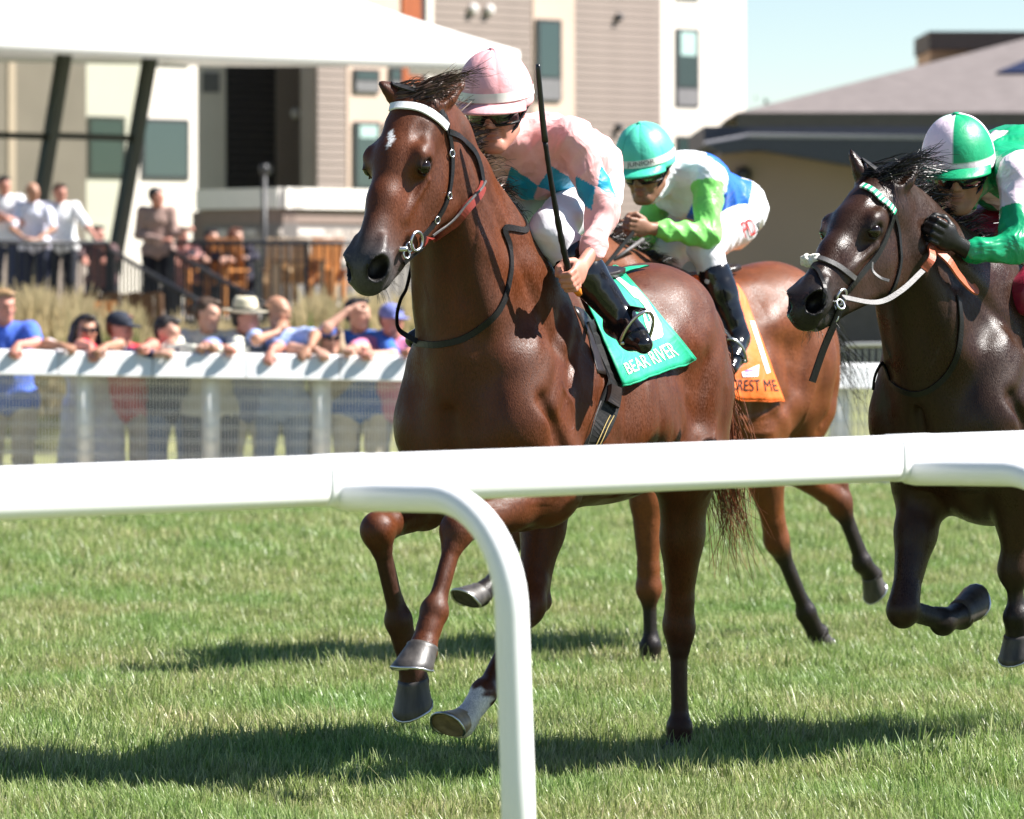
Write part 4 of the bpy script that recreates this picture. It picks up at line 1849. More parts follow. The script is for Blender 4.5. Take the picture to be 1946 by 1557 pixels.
spectator('person with brown hair in a cream jacket', 394, 606, 35.30, (.62, .61, .52), (.10, .11, .14), 'brown', 'fair', sleeves='long', railz=rz(394), look=(.85, -.5, -.15),
          hands=dict(el=[(.28, -.30, -.27), (-.28, -.26, -.27)], wr=[(.10, -.47, -.26), (-.04, -.46, -.25)], hand=[(.02, -.50, -.25), (.05, -.50, -.23)]), **kw)
spectator('person in a cream brimmed hat and a blue check shirt', 466, 616, 35.32, (.20, .25, .46), (.66, .60, .48), 'dark', 'red', hat=('brim', (.62, .56, .42)), railz=rz(466), look=(.92, -.35, -.05), **kw)
spectator('person in a pale blue shirt resting chin on one hand', 528, 602, 35.34, (.36, .46, .72), (.24, .31, .46), 'dark', 'tan', bald=True, railz=rz(528), look=(.85, -.5, -.1),
          hands=dict(el=[(.29, -.30, -.17), (-.14, -.36, -.20)], wr=[(.27, -.52, -.24), (.00, -.20, -.15)], hand=[(.22, -.56, -.30), (.035, -.13, -.10)]), **kw)
spectator('person with grey blond hair and sunglasses, head just above the rail', 626, 652, 35.22, (.30, .26, .24), (.10, .10, .12), 'blond', 'fair', long=True, glasses=True, railz=rz(626), look=(.3, -.95, -.05), **kw)
spectator('person in a blue shirt shading the eyes with one hand', 680, 606, 35.36, (.05, .15, .50), (.64, .58, .48), 'dark', 'fair', railz=rz(680), look=(.75, -.6, .0),
          hands=dict(el=[(.27, -.36, -.30), (-.22, -.26, -.10)], wr=[(.07, -.50, -.29), (-.07, -.20, .03)], hand=[(-.02, -.52, -.27), (.01, -.17, .055)]), **kw)
spectator('person with a dark beard, two tone cap and pink shirt beside the chestnut horse', 744, 619, 35.30, (.62, .22, .36), (.42, .43, .46), 'dark', 'red', hat=('cap', (.16, .18, .42)), railz=rz(744), look=(.6, -.8, -.1), beard=True, **kw)
gt = 'guests on the terrace'
spectator('person in a white shirt with folded arms at the left edge of the terrace', 8, 352, 61.7, (.76, .76, .80), (.05, .06, .10), 'dark', 'red', pose='stand', ground=TZ, group=gt, look=(.5, -.85, -.1), vox=.016,
          hands=dict(el=[(.27, -.06, -.50), (-.27, -.06, -.50)], wr=[(.06, -.26, -.42), (-.02, -.24, -.46)], hand=[(-.03, -.27, -.40), (.07, -.26, -.46)]))
spectator('bald person in a pale shirt leaning on the black railing', 62, 365, 61.6, (.70, .70, .80), (.03, .035, .06), 'brown', 'tan', pose='stand', bald=True, ground=TZ, group=gt, look=(.7, -.7, -.1), vox=.016,
          hands=dict(el=[(.28, -.14, -.48), (-.26, -.10, -.48)], wr=[(.10, -.36, -.62), (-.08, -.34, -.60)], hand=[(.02, -.40, -.64), (.0, -.40, -.62)]))
spectator('person in a white polo shirt with one arm reaching down the railing', 114, 366, 61.7, (.78, .78, .78), (.02, .022, .03), 'brown', 'red', pose='stand', ground=TZ, group=gt, look=(.6, -.8, -.1), vox=.016,
          hands=dict(el=[(.38, -.12, -.46), (-.26, -.02, -.48)], wr=[(.54, -.24, -.66), (-.22, -.20, -.62)], hand=[(.60, -.28, -.72), (-.16, -.26, -.66)]))
spectator('person in a taupe jacket and black trousers standing by the stairs', 297, 374, 61.0, (.30, .20, .17), (.012, .012, .016), 'dark', 'red', pose='stand', sleeves='long', ground=TZ, group=gt, look=(.98, -.2, -.1), vox=.016,
          hands=dict(el=[(.24, .0, -.50), (-.24, .06, -.50)], wr=[(.36, -.16, -.46), (.10, -.20, -.56)], hand=[(.44, -.2, -.42), (.17, -.24, -.56)]))
for lb, px, py, sh_, ha, tn, lg in (('dark haired person seated behind the railing left of the stairs', 186, 446, (.10, .06, .06), 'dark', 'red', False),
                                    ('seated person with dark hair and sunlit face behind the long railing', 402, 452, (.045, .045, .06), 'dark', 'fair', False),
                                    ('seated person with long auburn hair in a dark top', 448, 450, (.035, .033, .05), 'auburn', 'fair', True),
                                    ('seated person in a pink shirt lifting a cup', 345, 448, (.50, .25, .22), 'brown', 'red', False)):
    x0, dd = gp(px, 63.0)
    r = spectator(lb, px, py, 63.0, sh_, (.02, .022, .035), ha, tn, pose='lean', long=lg, ground=TZ - .42, group=gt, look=(.7, -.7, -.05), vox=.016, sleeves='long', railz=TZ + .72, raild=62.66)
# ------------------------------------------------------------------ horses
class Frame:
    """horse-local frame: x forward, y to the horse's left, z up"""

    def __init__(self, O, theta):
        self.O = Vector(O)
        th = math.radians(theta)
        self.rz = math.atan2(-math.cos(th), -math.sin(th))
        self.M = Matrix.Translation(self.O) @ Matrix.Rotation(self.rz, 4, 'Z')
        self.I = self.M.inverted()

    def ray(self, px, py):
        o = self.I @ Vector((0, 0, H))
        return o, (self.I @ P(px, py, 10.0) - o).normalized()

    def at(self, px, py, y):
        """local point on the plane y = const seen at a pixel of the photograph"""
        o, d = self.ray(px, py)
        t = (y - o.y) / d.y
        p = o + d * t
        return np.array((p.x, y, p.z))

    def depth(self, p):
        return (self.M @ Vector(p)).y

    def near(self, px, py, ref):
        """local point on the ray of a pixel, as close as possible to a reference point"""
        o, d = self.ray(px, py)
        t = (Vector(ref) - o).dot(d)
        return np.array(o + d * t)

    def pix(self, p):
        w = self.M @ Vector(p)
        return CX + F * w.x / w.y, HY - F * (w.z - H) / w.y


def hair(name, strands, w0, w1, m, parent):
    """strands: list of point lists; flat tapered ribbons crossing each other at random angles"""
    V, Q = [], []
    for pts in strands:
        n = len(pts)
        side = Vector((random.gauss(0, 1), random.gauss(0, 1), random.gauss(0, 1))).normalized()
        o = len(V)
        for i, p in enumerate(pts):
            p = Vector(p)
            t = (Vector(pts[min(i + 1, n - 1)]) - Vector(pts[max(i - 1, 0)]))
            if t.length > 1e-9:
                t.normalize()
            s = side - t * side.dot(t)
            s = s.normalized() * ((w0 + (w1 - w0) * i / (n - 1)) / 2) if s.length > 1e-6 else Vector((w0 / 2, 0, 0))
            V += [p - s, p + s]
        for i in range(n - 1):
            Q.append((o + 2 * i, o + 2 * i + 1, o + 2 * i + 3, o + 2 * i + 2))
    return link(name, np_mesh(name, [tuple(v) for v in V], Q), parent, m, True)


def lock(root, d0, d1, length, n=7, jit=.3, curl=.02):
    """one strand that leaves along d0 and bends to d1"""
    d0, d1 = Vector(d0).normalized(), Vector(d1).normalized()
    j = Vector((random.gauss(0, 1), random.gauss(0, 1), random.gauss(0, 1))) * jit
    p = Vector(root)
    out = [p.copy()]
    ph = random.random() * 6
    for i in range(n):
        t = (i + 1) / n
        d = (d0.lerp(d1, t) + j * t)
        d.normalize()
        p = p + d * (length / n)
        out.append(p + Vector((math.sin(ph + 4 * t), math.cos(ph + 3 * t), math.sin(ph * 2 + 5 * t))) * curl * t)
    return out


def hoof(name, cor, toe, fwd, m, parent, shoe_m, w=.062, band=None):
    """hoof capsule from the coronet towards the toe; the sole is open behind and carries a shoe"""
    cor, toe = Vector(cor), Vector(toe)
    a = (toe - cor)
    L = a.length
    a.normalize()
    if L > .116:
        cor = toe - a * .116
        L = .116
    side = Vector((0, 1, 0))
    side = (side - a * side.dot(a)).normalized()
    f = side.cross(a)
    if f.dot(Vector(fwd)) < 0:
        f = -f
    b = MB()
    rings = [(0.0, .76, -.004), (.06, .83, .001), (.14, .82, .003), (.45, .91, .013), (.75, 1.0, .021), (.97, 1.09, .028), (1.0, 1.07, .028)]
    n = 18
    vs, fs = [], []
    for t, s, off in rings:
        for k in range(n):
            an = 2 * math.pi * k / n
            cx, sx = math.cos(an), math.sin(an)
            rx = w * s * (1.0 if cx > 0 else .78)
            # the ground surface is tilted: heel shorter than toe
            down = L * t * (1.0 if cx > 0 else 1.0 + .42 * cx) * (1 - .16 * sx * sx)
            vs.append(cor + f * (rx * cx + off) + side * (w * .93 * s * sx) + a * down)
    m_ = len(rings)
    for i in range(m_ - 1):
        for k in range(n):
            k2 = (k + 1) % n
            fs.append((i * n + k, i * n + k2, (i + 1) * n + k2, (i + 1) * n + k))
    fs.append(tuple(range(n)))
    sole = len(vs)
    for k in range(n):
        an = 2 * math.pi * k / n
        cx, sx = math.cos(an), math.sin(an)
        rx = w * .78 * (1.0 if cx > 0 else .78)
        down = L * .93 * (1.0 if cx > 0 else 1.0 + .42 * cx) * (1 - .16 * sx * sx)
        vs.append(cor + f * (rx * cx + .026) + side * (w * .72 * sx) + a * down)
    for k in range(n):
        k2 = (k + 1) % n
        fs.append(((m_ - 1) * n + k, (m_ - 1) * n + k2, sole + k2, sole + k))
    fs.append(tuple(sole + k for k in range(n - 1, -1, -1)))
    b.add(vs, fs)
    h = b.build(name, m, parent, True)
    sb = MB()
    pts = []
    for k in range(-7, 8):
        an = 2 * math.pi * k / n
        cx, sx = math.cos(an), math.sin(an)
        rx = w * 1.06 * (1.0 if cx > 0 else .78)
        down = L * 1.012 * (1.0 if cx > 0 else 1.0 + .42 * cx) * (1 - .16 * sx * sx)
        pts.append(cor + f * (rx * cx + .027) + side * (w * .99 * sx) + a * down)
    sb.tube(pts, .0045, 6)
    sb.build('horseshoe', shoe_m, h, True)
    return h


RELIEF = [  # furrows (-) and ridges (+) of the muscles on both sides: points (x, z), depth, width
    ([(.40, 1.47), (.54, 1.31), (.66, 1.18)], -.009, .030), ([(.20, 1.42), (.25, 1.25), (.33, 1.09), (.42, .96)], -.012, .030),
    ([(.33, 1.42), (.47, 1.26), (.58, 1.14)], -.005, .022), ([(.62, 1.08), (.52, 1.00), (.46, .93)], -.006, .022),
    ([(-.22, 1.00), (-.33, 1.08), (-.36, 1.20)], -.008, .030), ([(-.66, 1.46), (-.71, 1.26), (-.69, 1.06), (-.61, .93)], -.014, .026),
    ([(-.47, 1.36), (-.43, 1.22), (-.38, 1.06)], -.006, .028), ([(-.58, 1.22), (-.54, 1.08), (-.48, .96)], -.004, .030),
    ([(-.20, 1.30), (-.16, 1.12), (-.17, .98)], -.003, .018), ([(-.10, 1.30), (-.06, 1.12), (-.07, .96)], -.003, .018),
    ([(.0, 1.30), (.04, 1.12), (.03, .95)], -.003, .018), ([(.10, 1.30), (.14, 1.12), (.13, .95)], -.003, .018),
    ([(.16, 1.05), (.0, .99), (-.15, 1.0), (-.24, 1.04)], .004, .010), ([(.0, .99), (-.08, .93), (-.2, .93)], .0035, .009),
    ([(.52, 1.24), (.47, 1.16), (.50, 1.08)], .004, .009), ([(-.50, 1.10), (-.46, 1.02), (-.47, .94), (-.44, .86)], .004, .010),
]


def relief(V, Q, T, n0, n1):
    n = np.zeros_like(V)
    fn = np.cross(V[Q[:, 1]] - V[Q[:, 0]], V[Q[:, 2]] - V[Q[:, 0]])
    for i in range(4):
        for ax in range(3):
            n[:, ax] += np.bincount(Q[:, i], weights=fn[:, ax], minlength=len(V))
    n /= np.maximum(np.linalg.norm(n, axis=1), 1e-9)[:, None]
    side = smoothstep(.25, .6, np.abs(n[:, 1]))
    P2 = V[:, [0, 2]]
    d = np.zeros(len(V))
    zs = T(0, 0, 1)[2]
    lines = [([(x, z * zs) for x, z in p], a, w) for p, a, w in RELIEF]
    lines.append(([(n0[0], n0[2]), tuple(lerp(n0, n1, .5)[[0, 2]]), (n1[0], n1[2])], -.008, .028))
    for p, a, w in lines:
        dm = np.full(len(V), 9.0)
        pts = [np.array(q[:2]) for q in spline([Vector((x, z, 0)) for x, z in p], 4)]
        for q0, q1 in zip(pts[:-1], pts[1:]):
            ab = q1 - q0
            t = np.clip((P2 - q0) @ ab / max(1e-9, ab @ ab), 0, 1)
            dm = np.minimum(dm, np.linalg.norm(P2 - q0 - t[:, None] * ab, axis=1))
        ends = np.minimum(np.linalg.norm(P2 - pts[0], axis=1), np.linalg.norm(P2 - pts[-1], axis=1))
        d += 1.3 * a * np.exp(-(dm / w) ** 2) * smoothstep(0, w * 3, ends + w)
    big = .005 * np.sin(V[:, 0] * 17 + 3 * np.sin(V[:, 2] * 9)) * np.sin(V[:, 2] * 15 + 2 * np.sin(V[:, 0] * 11)) * (np.abs(V[:, 0]) < .85) * (V[:, 2] > .9)
    return V + n * ((d + big) * side)[:, None]


def build_horse(sp):
    fr = sp['frame']
    root = empty('racehorse', fr.O, fr.rz)
    tag(root, sp['label'], 'horse', 'racehorses galloping on the turf')
    h = sp.get('vox', .0075)
    S = SDF(sp.get('lo', (-1.3, -.5, -.02)), sp.get('hi', (1.55, .5, 2.5)), h)
    Y = np.array((0, 1.0, 0))
    zs = sp.get('zs', 1.03)              # the trunk stands a little taller than a small horse's

    def T(x, y, z):
        return np.array((x, y, z * zs))
    # trunk
    S.ell(T(.02, 0, 1.15), (.62, .285, .32), k=.06)
    S.ell(T(.36, 0, 1.13), (.36, .245, .37), k=.08)
    S.ell(T(-.22, 0, 1.12), (.38, .265, .27), k=.08)
    S.cone(T(.30, 0, 1.49), T(-.06, 0, 1.43), .085, .10, .10, Y, .75)
    S.cone(T(-.06, 0, 1.40), T(-.55, 0, 1.46), .14, .15, .10, Y, 1.15)
    S.ell(T(-.51, 0, 1.38), (.305, .225, .235), k=.08)
    for s in (-1, 1):
        # croup, thigh, buttock
        S.ell(T(-.52, s * .125, 1.30), (.25, .13, .25), k=.07)
        S.ell(T(-.585, s * .14, 1.13), (.20, .12, .30), k=.06)
        S.ell(T(-.695, s * .105, 1.17), (.105, .095, .25), k=.06)
        S.ell(T(-.36, s * .185, 1.355), (.13, .05, .07), k=.10)       # point of the hip
        # shoulder blade, point of shoulder, upper arm, breast
        S.cone(T(.27, s * .10, 1.47), T(.62, s * .165, 1.13), .075, .115, .07, Y, .8)
        S.cone(T(.20, s * .15, 1.36), T(.50, s * .20, 1.06), .07, .105, .07, Y, .75)
        S.cone(T(.64, s * .160, 1.10), T(.44, s * .175, .92), .112, .10, .08)
        S.ell(T(.655, s * .085, 1.06), (.115, .105, .16), k=.05)
        S.ell(T(.60, s * .150, 1.22), (.15, .115, .22), k=.07)
        # barrel ribs side
        S.ell(T(.02, s * .12, 1.10), (.45, .17, .24), k=.08)
    # neck
    poll = np.asarray(sp['poll'], float)
    hd = nv(sp['head_dir'])
    lat = np.array((sp.get('yaw', 0.0), 1.0, sp.get('roll', 0.0)))
    lat = nv(lat - hd * (lat @ hd))
    dor = np.cross(hd, lat)
    HR = np.stack([hd, lat, dor])
    hs = sp.get('hs', 1.0)

    def hp(t, l, d):
        return poll + (hd * t + lat * l + dor * d) * hs
    wth = T(.26, 0, 1.52)
    chest = T(.56, 0, 1.16)
    thr = hp(.035, 0, -.175)
    cr = hp(-.01, 0, -.045)
    for i in range(9):
        t0, t1 = i / 9, (i + 1) / 9
        bow = lambda t: math.sin(t * math.pi) * .035
        up = nv(np.cross(cr - wth, Y)) * -1
        c0, c1 = lerp(wth, cr, t0) + up * bow(t0), lerp(wth, cr, t1) + up * bow(t1)
        u0, u1 = lerp(chest, thr, t0), lerp(chest, thr, t1)
        rc = lambda t: .085 * (1 - t) + .062 * t
        ru = lambda t: .165 * (1 - t) ** 1.3 + .070
        m0, m1 = lerp(c0, u0, .45), lerp(c1, u1, .45)
        rm = lambda t: .21 * (1 - t) ** 1.2 + .085
        S.cone(c0, c1, rc(t0), rc(t1), .05, Y, .62)
        S.cone(u0, u1, ru(t0), ru(t1), .06, Y, .80)
        S.cone(m0, m1, rm(t0), rm(t1), .07, Y, .68)
    for s in (-1, 1):
        # brachiocephalic muscle along the side of the neck, jugular groove below it
        S.cone(T(.60, s * .15, 1.16), hp(.06, s * .055, -.10), .085, .045, .05, Y, .7)
    # head
    k = .028
    S.ell(hp(.08, 0, -.035), np.array((.13, .088, .095)) * hs, HR, k=.05)
    S.ell(hp(.185, 0, -.012), np.array((.13, .090, .070)) * hs, HR, k=.04)
    S.chain([hp(.22, 0, -.012), hp(.36, 0, -.020), hp(.50, 0, -.030)], [.062 * hs, .052 * hs, .044 * hs], .04, lat, .92)
    S.chain([hp(.24, 0, -.075), hp(.38, 0, -.078), hp(.53, 0, -.068)], [.082 * hs, .064 * hs, .052 * hs], .04, lat, .88)
    S.ell(hp(.560, 0, -.060), np.array((.075, .064, .066)) * hs, HR, k=.03)
    S.ell(hp(.612, 0, -.078), np.array((.042, .052, .046)) * hs, HR, k=.025)
    S.ell(hp(.555, 0, -.132), np.array((.052, .036, .026)) * hs, HR, k=.02)
    S.ell(hp(.520, 0, -.150), np.array((.036, .030, .020)) * hs, HR, k=.02)
    for s in (-1, 1):
        S.ell(hp(.215, s * .082, -.012), np.array((.052, .030, .040)) * hs, HR, k=.03)      # brow
        S.cone(hp(.16, s * .075, .012), hp(.22, s * .094, .016), .016 * hs, .014 * hs, .02)
        S.ell(hp(.185, s * .056, -.165), np.array((.120, .034, .125)) * hs, HR, k=.025)       # cheek
        S.cone(hp(.24, s * .046, -.225), hp(.50, s * .018, -.140), .034 * hs, .026 * hs, .03)
        S.cone(hp(.25, s * .040, -.150), hp(.46, s * .026, -.110), .075 * hs, .045 * hs, .03, lat, .55)
        S.cone(hp(.26, s * .088, -.060), hp(.40, s * .060, -.062), .013 * hs, .007 * hs, .022)   # facial crest
        S.ell(hp(.580, s * .046, -.040), np.array((.052, .032, .044)) * hs, HR, k=.022)       # nostril flare
        S.cone(hp(.50, s * .046, -.018), hp(.575, s * .060, -.020), .014 * hs, .013 * hs, .02)
    for s in (-1, 1):
        nc = hp(.602, s * .064, -.026)
        ax3 = nv(lat * s * .75 + dor * .45 + hd * .35)
        ax1 = nv(hd - ax3 * (hd @ ax3))
        NR = np.stack([ax1, np.cross(ax3, ax1), ax3])
        S.ell(nc, np.array((.040, .029, .062)) * hs, NR, k=.006, sub=True)
        S.ell(hp(.245, s * .105, -.015), np.array((.029, .017, .021)) * hs, HR, k=.012, sub=True)     # eye socket
        S.cone(hp(.212, s * .103, .004), hp(.262, s * .100, .006), .008 * hs, .006 * hs, .01)         # upper lid
        S.cone(hp(.222, s * .101, -.033), hp(.272, s * .096, -.028), .0055 * hs, .005 * hs, .01)       # lower lid
        S.cone(hp(.44, s * .056, -.112), hp(.60, s * .040, -.104), .009 * hs, .008 * hs, .014, sub=True)   # mouth
        S.ell(hp(.15, s * .085, .035), np.array((.03, .02, .016)) * hs, HR, k=.03, sub=True)        # hollow above the eye
        # ear
        et = sp['ears'][0 if s > 0 else 1]
        e0 = hp(.030, s * .062, .010)
        e1 = np.asarray(et, float)
        ax = nv(e1 - e0)
        opn = sp.get('ear_open', None)
        opn = nv(opn[0 if s > 0 else 1]) if opn is not None else nv(hd * .3 + dor * .6 + lat * s * .6)
        opn = nv(opn - ax * (opn @ ax))
        em = lerp(e0, e1, .42) - opn * .008
        S.cone(e0, em, .032, .041, .02, opn, .72)
        S.cone(em, lerp(e0, e1, .75), .041, .027, .015, opn, .62)
        S.cone(lerp(e0, e1, .75), e1, .024, .004, .012, opn, .62)
        S.cone(lerp(e0, e1, .20) + opn * .020, lerp(e0, e1, .82) + opn * .012, .022, .008, .006, opn, .9, sub=True)
    # legs
    hooves = []
    for name, J in sp['legs'].items():
        s = 1 if name[0] == 'L' else -1
        J = [np.asarray(j, float) for j in J]
        if name[1] == 'F':
            el, kn, fe, co, to = J
            fore = nv(kn - el)
            front = nv(np.cross(fore, Y))
            if front[0] < 0 and abs(front[0]) > .3:
                front = -front
            mid = lerp(el, kn, .38)
            S.cone(T(.58, s * .165, 1.06), el, .10, .098, .05)
            S.cone(el, mid, .098, .075, .05, Y, .85)
            S.cone(mid, lerp(el, kn, .86), .075, .046, .03, Y, .88)
            S.cone(lerp(el, kn, .86), kn, .046, .045, .02)
            S.ell(kn, (.046, .046, .058), k=.035)
            cn = nv(fe - kn)
            S.cone(kn, lerp(kn, fe, .2), .048, .036, .02)
            S.cone(lerp(kn, fe, .15), lerp(kn, fe, .88), .0305, .0295, .012, Y, .86)
            bk = nv(np.cross(cn, Y))
            if bk @ (kn - el) > 0 or abs(bk @ nv(kn - el)) < .25:
                pass
            if bk[0] > 0:
                bk = -bk
            S.cone(lerp(kn, fe, .12) + bk * .027, lerp(kn, fe, .85) + bk * .026, .0145, .0155, .006)
            S.cone(lerp(kn, fe, .8) + bk * .024, fe + bk * .014, .017, .020, .012)
        else:
            st, hk, fe, co, to = J
            mid = lerp(st, hk, .45)
            S.cone(T(-.56, s * .15, 1.20), st, .17, .135, .06, Y, .72)
            S.cone(st, mid, .130, .090, .05, Y, .70)
            S.cone(mid, lerp(st, hk, .88), .090, .050, .03, Y, .78)
            gk = nv(hk - st)
            cn = nv(fe - hk)
            bk = nv(gk - cn)           # the hock points away from the bend
            if np.linalg.norm(gk - cn) < .35:
                bk = np.array((-1.0, 0, 0))
            S.cone(lerp(st, hk, .85), hk, .050, .050, .02)
            S.ell(hk, (.058, .050, .070), k=.02)
            S.ell(hk + np.array((.0, s * .030, -.02)), (.03, .022, .045), k=.02)
            S.cone(hk + bk * .048 - cn * .055, hk + bk * .03 + cn * .05, .024, .022, .02)     # point of hock
            S.cone(lerp(st, hk, .55) + bk * .035, hk + bk * .05 - cn * .05, .022, .019, .03)   # tendon
            S.cone(hk, lerp(hk, fe, .22), .047, .040, .02)
            S.cone(lerp(hk, fe, .18), lerp(hk, fe, .9), .034, .0315, .012, Y, .86)
            S.cone(lerp(hk, fe, .12) + bk * .031, lerp(hk, fe, .85) + bk * .028, .0155, .0165, .006)
            S.cone(lerp(hk, fe, .8) + bk * .026, fe + bk * .015, .018, .021, .012)
        S.ell(fe, (.041, .041, .046), k=.03)
        pa = nv(co - fe)
        S.cone(fe, lerp(fe, co, .55), .044, .037, .015)
        Lh = np.linalg.norm(to - co)
        c2 = to - (to - co) / Lh * min(Lh, .113)
        S.cone(lerp(fe, co, .5), lerp(co, c2, .9), .037, .040, .015)
        S.cone(lerp(co, c2, .5), c2 + (to - c2) * .10, .040, .050, .015)
        hooves.append((name, co, to))
    # a crease between forearm and breast, girth hollow, flank hollow
    for s in (-1, 1):
        S.cone(T(.52, s * .30, .98), T(.66, s * .26, 1.20), .012, .010, .05, sub=True)
        S.ell(T(-.33, s * .345, 1.20), (.10, .05, .13), k=.09, sub=True)
        S.ell(T(.15, s * .345, 1.22), (.06, .05, .20), k=.09, sub=True)
    S.cone(T(.80, 0, 1.16), T(.78, 0, .98), .006, .010, .05, sub=True)
    V, Q = S.net(2)
    del S
    V = relief(V, Q, T, lerp(thr, cr, .35), lerp(chest, wth, .40))
    # permanent coat colours
    base, dark = np.array(sp['coat']), np.array(sp['points'])
    C = np.repeat(base[None], len(V), 0)
    lo = sp.get('light', base * 1.25)
    under = smoothstep(1.05, .85, V[:, 2]) * (np.abs(V[:, 0]) < .6)
    C = C * (1 - .25 * under[:, None]) + np.array(lo) * (.25 * under[:, None])
    hl = (V - poll) / hs
    ht, hw, hz = hl @ hd, hl @ lat, hl @ dor
    inhead = (ht > -.02) & (ht < .70) & (np.abs(hw) < .16) & (hz > -.27) & (hz < .1)
    mz = np.where(inhead, smoothstep(*sp.get('muzzle', (.40, .58)), ht), 0)
    C = C * (1 - mz[:, None]) + np.array(sp.get('muzzle_col', dark)) * mz[:, None]
    eyez = np.zeros(len(V))
    for s in (-1, 1):
        q = hp(.245, s * .1, -.012)
        eyez = np.maximum(eyez, smoothstep(.040, .024, np.linalg.norm(V - q, axis=1)))
        nq = hp(.600, s * .050, -.034)
        eyez = np.maximum(eyez, 1.15 * smoothstep(.048, .036, np.linalg.norm(V - nq, axis=1)))
        et = np.asarray(sp['ears'][0 if s > 0 else 1], float)
        eyez = np.maximum(eyez, .5 * smoothstep(.06, .015, np.linalg.norm(V - et, axis=1)))
    C = C * (1 - .85 * eyez[:, None]) + np.array((.006, .005, .005)) * (.85 * eyez[:, None])
    for nm, J in sp['legs'].items():
        J = [np.asarray(j, float) for j in J]
        pts = J[1:5]
        dmin = np.full(len(V), 9.0)
        arc = np.zeros(len(V))
        acc = 0
        for a, b in zip(pts[:-1], pts[1:]):
            ab = b - a
            L = np.linalg.norm(ab)
            t = np.clip((V - a) @ ab / L ** 2, 0, 1)
            d = np.linalg.norm(V - a - t[:, None] * ab, axis=1)
            u = d < dmin
            dmin[u] = d[u]
            arc[u] = acc + t[u] * L
            acc += L
        near = smoothstep(.13, .09, dmin)
        amt = sp.get('leg_dark', {}).get(nm, sp.get('leg_dark_all', .0))
        w = near * smoothstep(-.02, .10, arc) * amt
        C = C * (1 - w[:, None]) + dark * w[:, None]
        if nm in sp.get('socks', {}):
            top = sp['socks'][nm]
            w = near * smoothstep(acc - .13 - top, acc - .13 - top + .03, arc + .012 * np.sin(V[:, 1] * 160) + .01 * np.sin(V[:, 2] * 210))
            C = C * (1 - w[:, None]) + np.array((.72, .66, .60)) * w[:, None]
    if sp.get('star'):
        for (t0, w0, t1, w1, r) in sp['star']:
            a, b = np.array((t0, w0)), np.array((t1, w1))
            p2 = np.stack([ht, hw], 1)
            t = np.clip(((p2 - a) @ (b - a)) / ((b - a) @ (b - a)), 0, 1)
            d = np.linalg.norm(p2 - a - t[:, None] * (b - a), axis=1)
            d = d + .003 * np.sin(ht * 700 + hw * 900)
            w = smoothstep(r, r * .6, d) * (hz > -.03) * inhead
            C = C * (1 - w[:, None]) + np.array((.75, .73, .72)) * w[:, None]
    me = np_mesh('coat', V, Q)
    set_col(me, C)
    link('body', me, root, sp['mat'], True)
    bvh = BVHTree.FromPolygons(V.tolist(), Q.tolist())
    for nm, co, to in hooves:
        hoof('hoof', co, to, (1, 0, .2), sp.get('hoof_mats', {}).get(nm, MATS['hoof_dark']), root, MATS['steel'],
             .066 if nm[1] == 'F' else .060)
    for s in (-1, 1):
        e = link('eye', sphere_mesh('eye', .0255 * hs, 18, 12), root, MATS['horse_eye'], True)
        e.location = hp(.244, s * .0905, -.014)
    sp.update(root=root, bvh=bvh, hp=hp, HR=HR, T=T, wth=wth, cr=cr)

    def hit(px, py, off=0.0):
        o, d = fr.ray(px, py)
        loc, n, i, dist = bvh.ray_cast(o, d)
        if loc is None:
            return None, None
        return loc + n * off, n
    sp['hit'] = hit

    def hits(px, py):
        return hit(px, py)[0] or snap(fr.near(px, py, hp(.45, .0, -.05)))[0]
    sp['hits'] = hits

    def snap(p, off=0.0):
        loc, n, i, dist = bvh.find_nearest(Vector(p))
        return loc + n * off, n
    sp['snap'] = snap
    return sp


def strap(sp, name, pix, w, m, parent, off=.002, t=.003, n=4, extra_first=(), extra_last=()):
    """strap laid on the coat along photograph pixels (local points may be given too, they snap to the coat)"""
    pts = []
    for q in list(extra_first) + list(pix) + list(extra_last):
        if len(q) == 2:
            p, nn = sp['hit'](*q)
            if p is None:
                continue
        else:
            p = Vector(q)
        pts.append(p)
    pts = spline(pts, n)
    L, N = [], []
    for p in pts:
        q, nn = sp['snap'](p)
        L.append(q + nn * off)
        N.append(nn)
    for _ in range(2):
        L = [L[0]] + [(L[i - 1] + L[i] * 2 + L[i + 1]) / 4 for i in range(1, len(L) - 1)] + [L[-1]]
        N = [N[0]] + [(N[i - 1] + N[i] + N[i + 1]).normalized() for i in range(1, len(N) - 1)] + [N[-1]]
    b = MB()
    b.ribbon(L, N, w, t)
    return b.build(name, m, parent, False)
mat('steel', (.55, .56, .58), .3, metal=1.0, var=.1)
mat('hoof_dark', (.045, .039, .035), .46, var=.6, vscale=34, stretch=(1, 1, .25), bump=.15, bscale=90)
mat('hoof_pale', (.27, .20, .12), .4, var=.4, vscale=30, bump=.15, bscale=80)
mat('horse_eye', (.010, .005, .003), .06, spec=.45, var=0)
mat('coat', attr='col', rough=.47, spec=.28, var=.22, vscale=11, bump=.34, bscale=330, stretch=(1, 1, .35), wrinkle=.14, wscale=6, veins=.09, grain=.30, dirt=((.018, .008, .005), 4.5, .38))

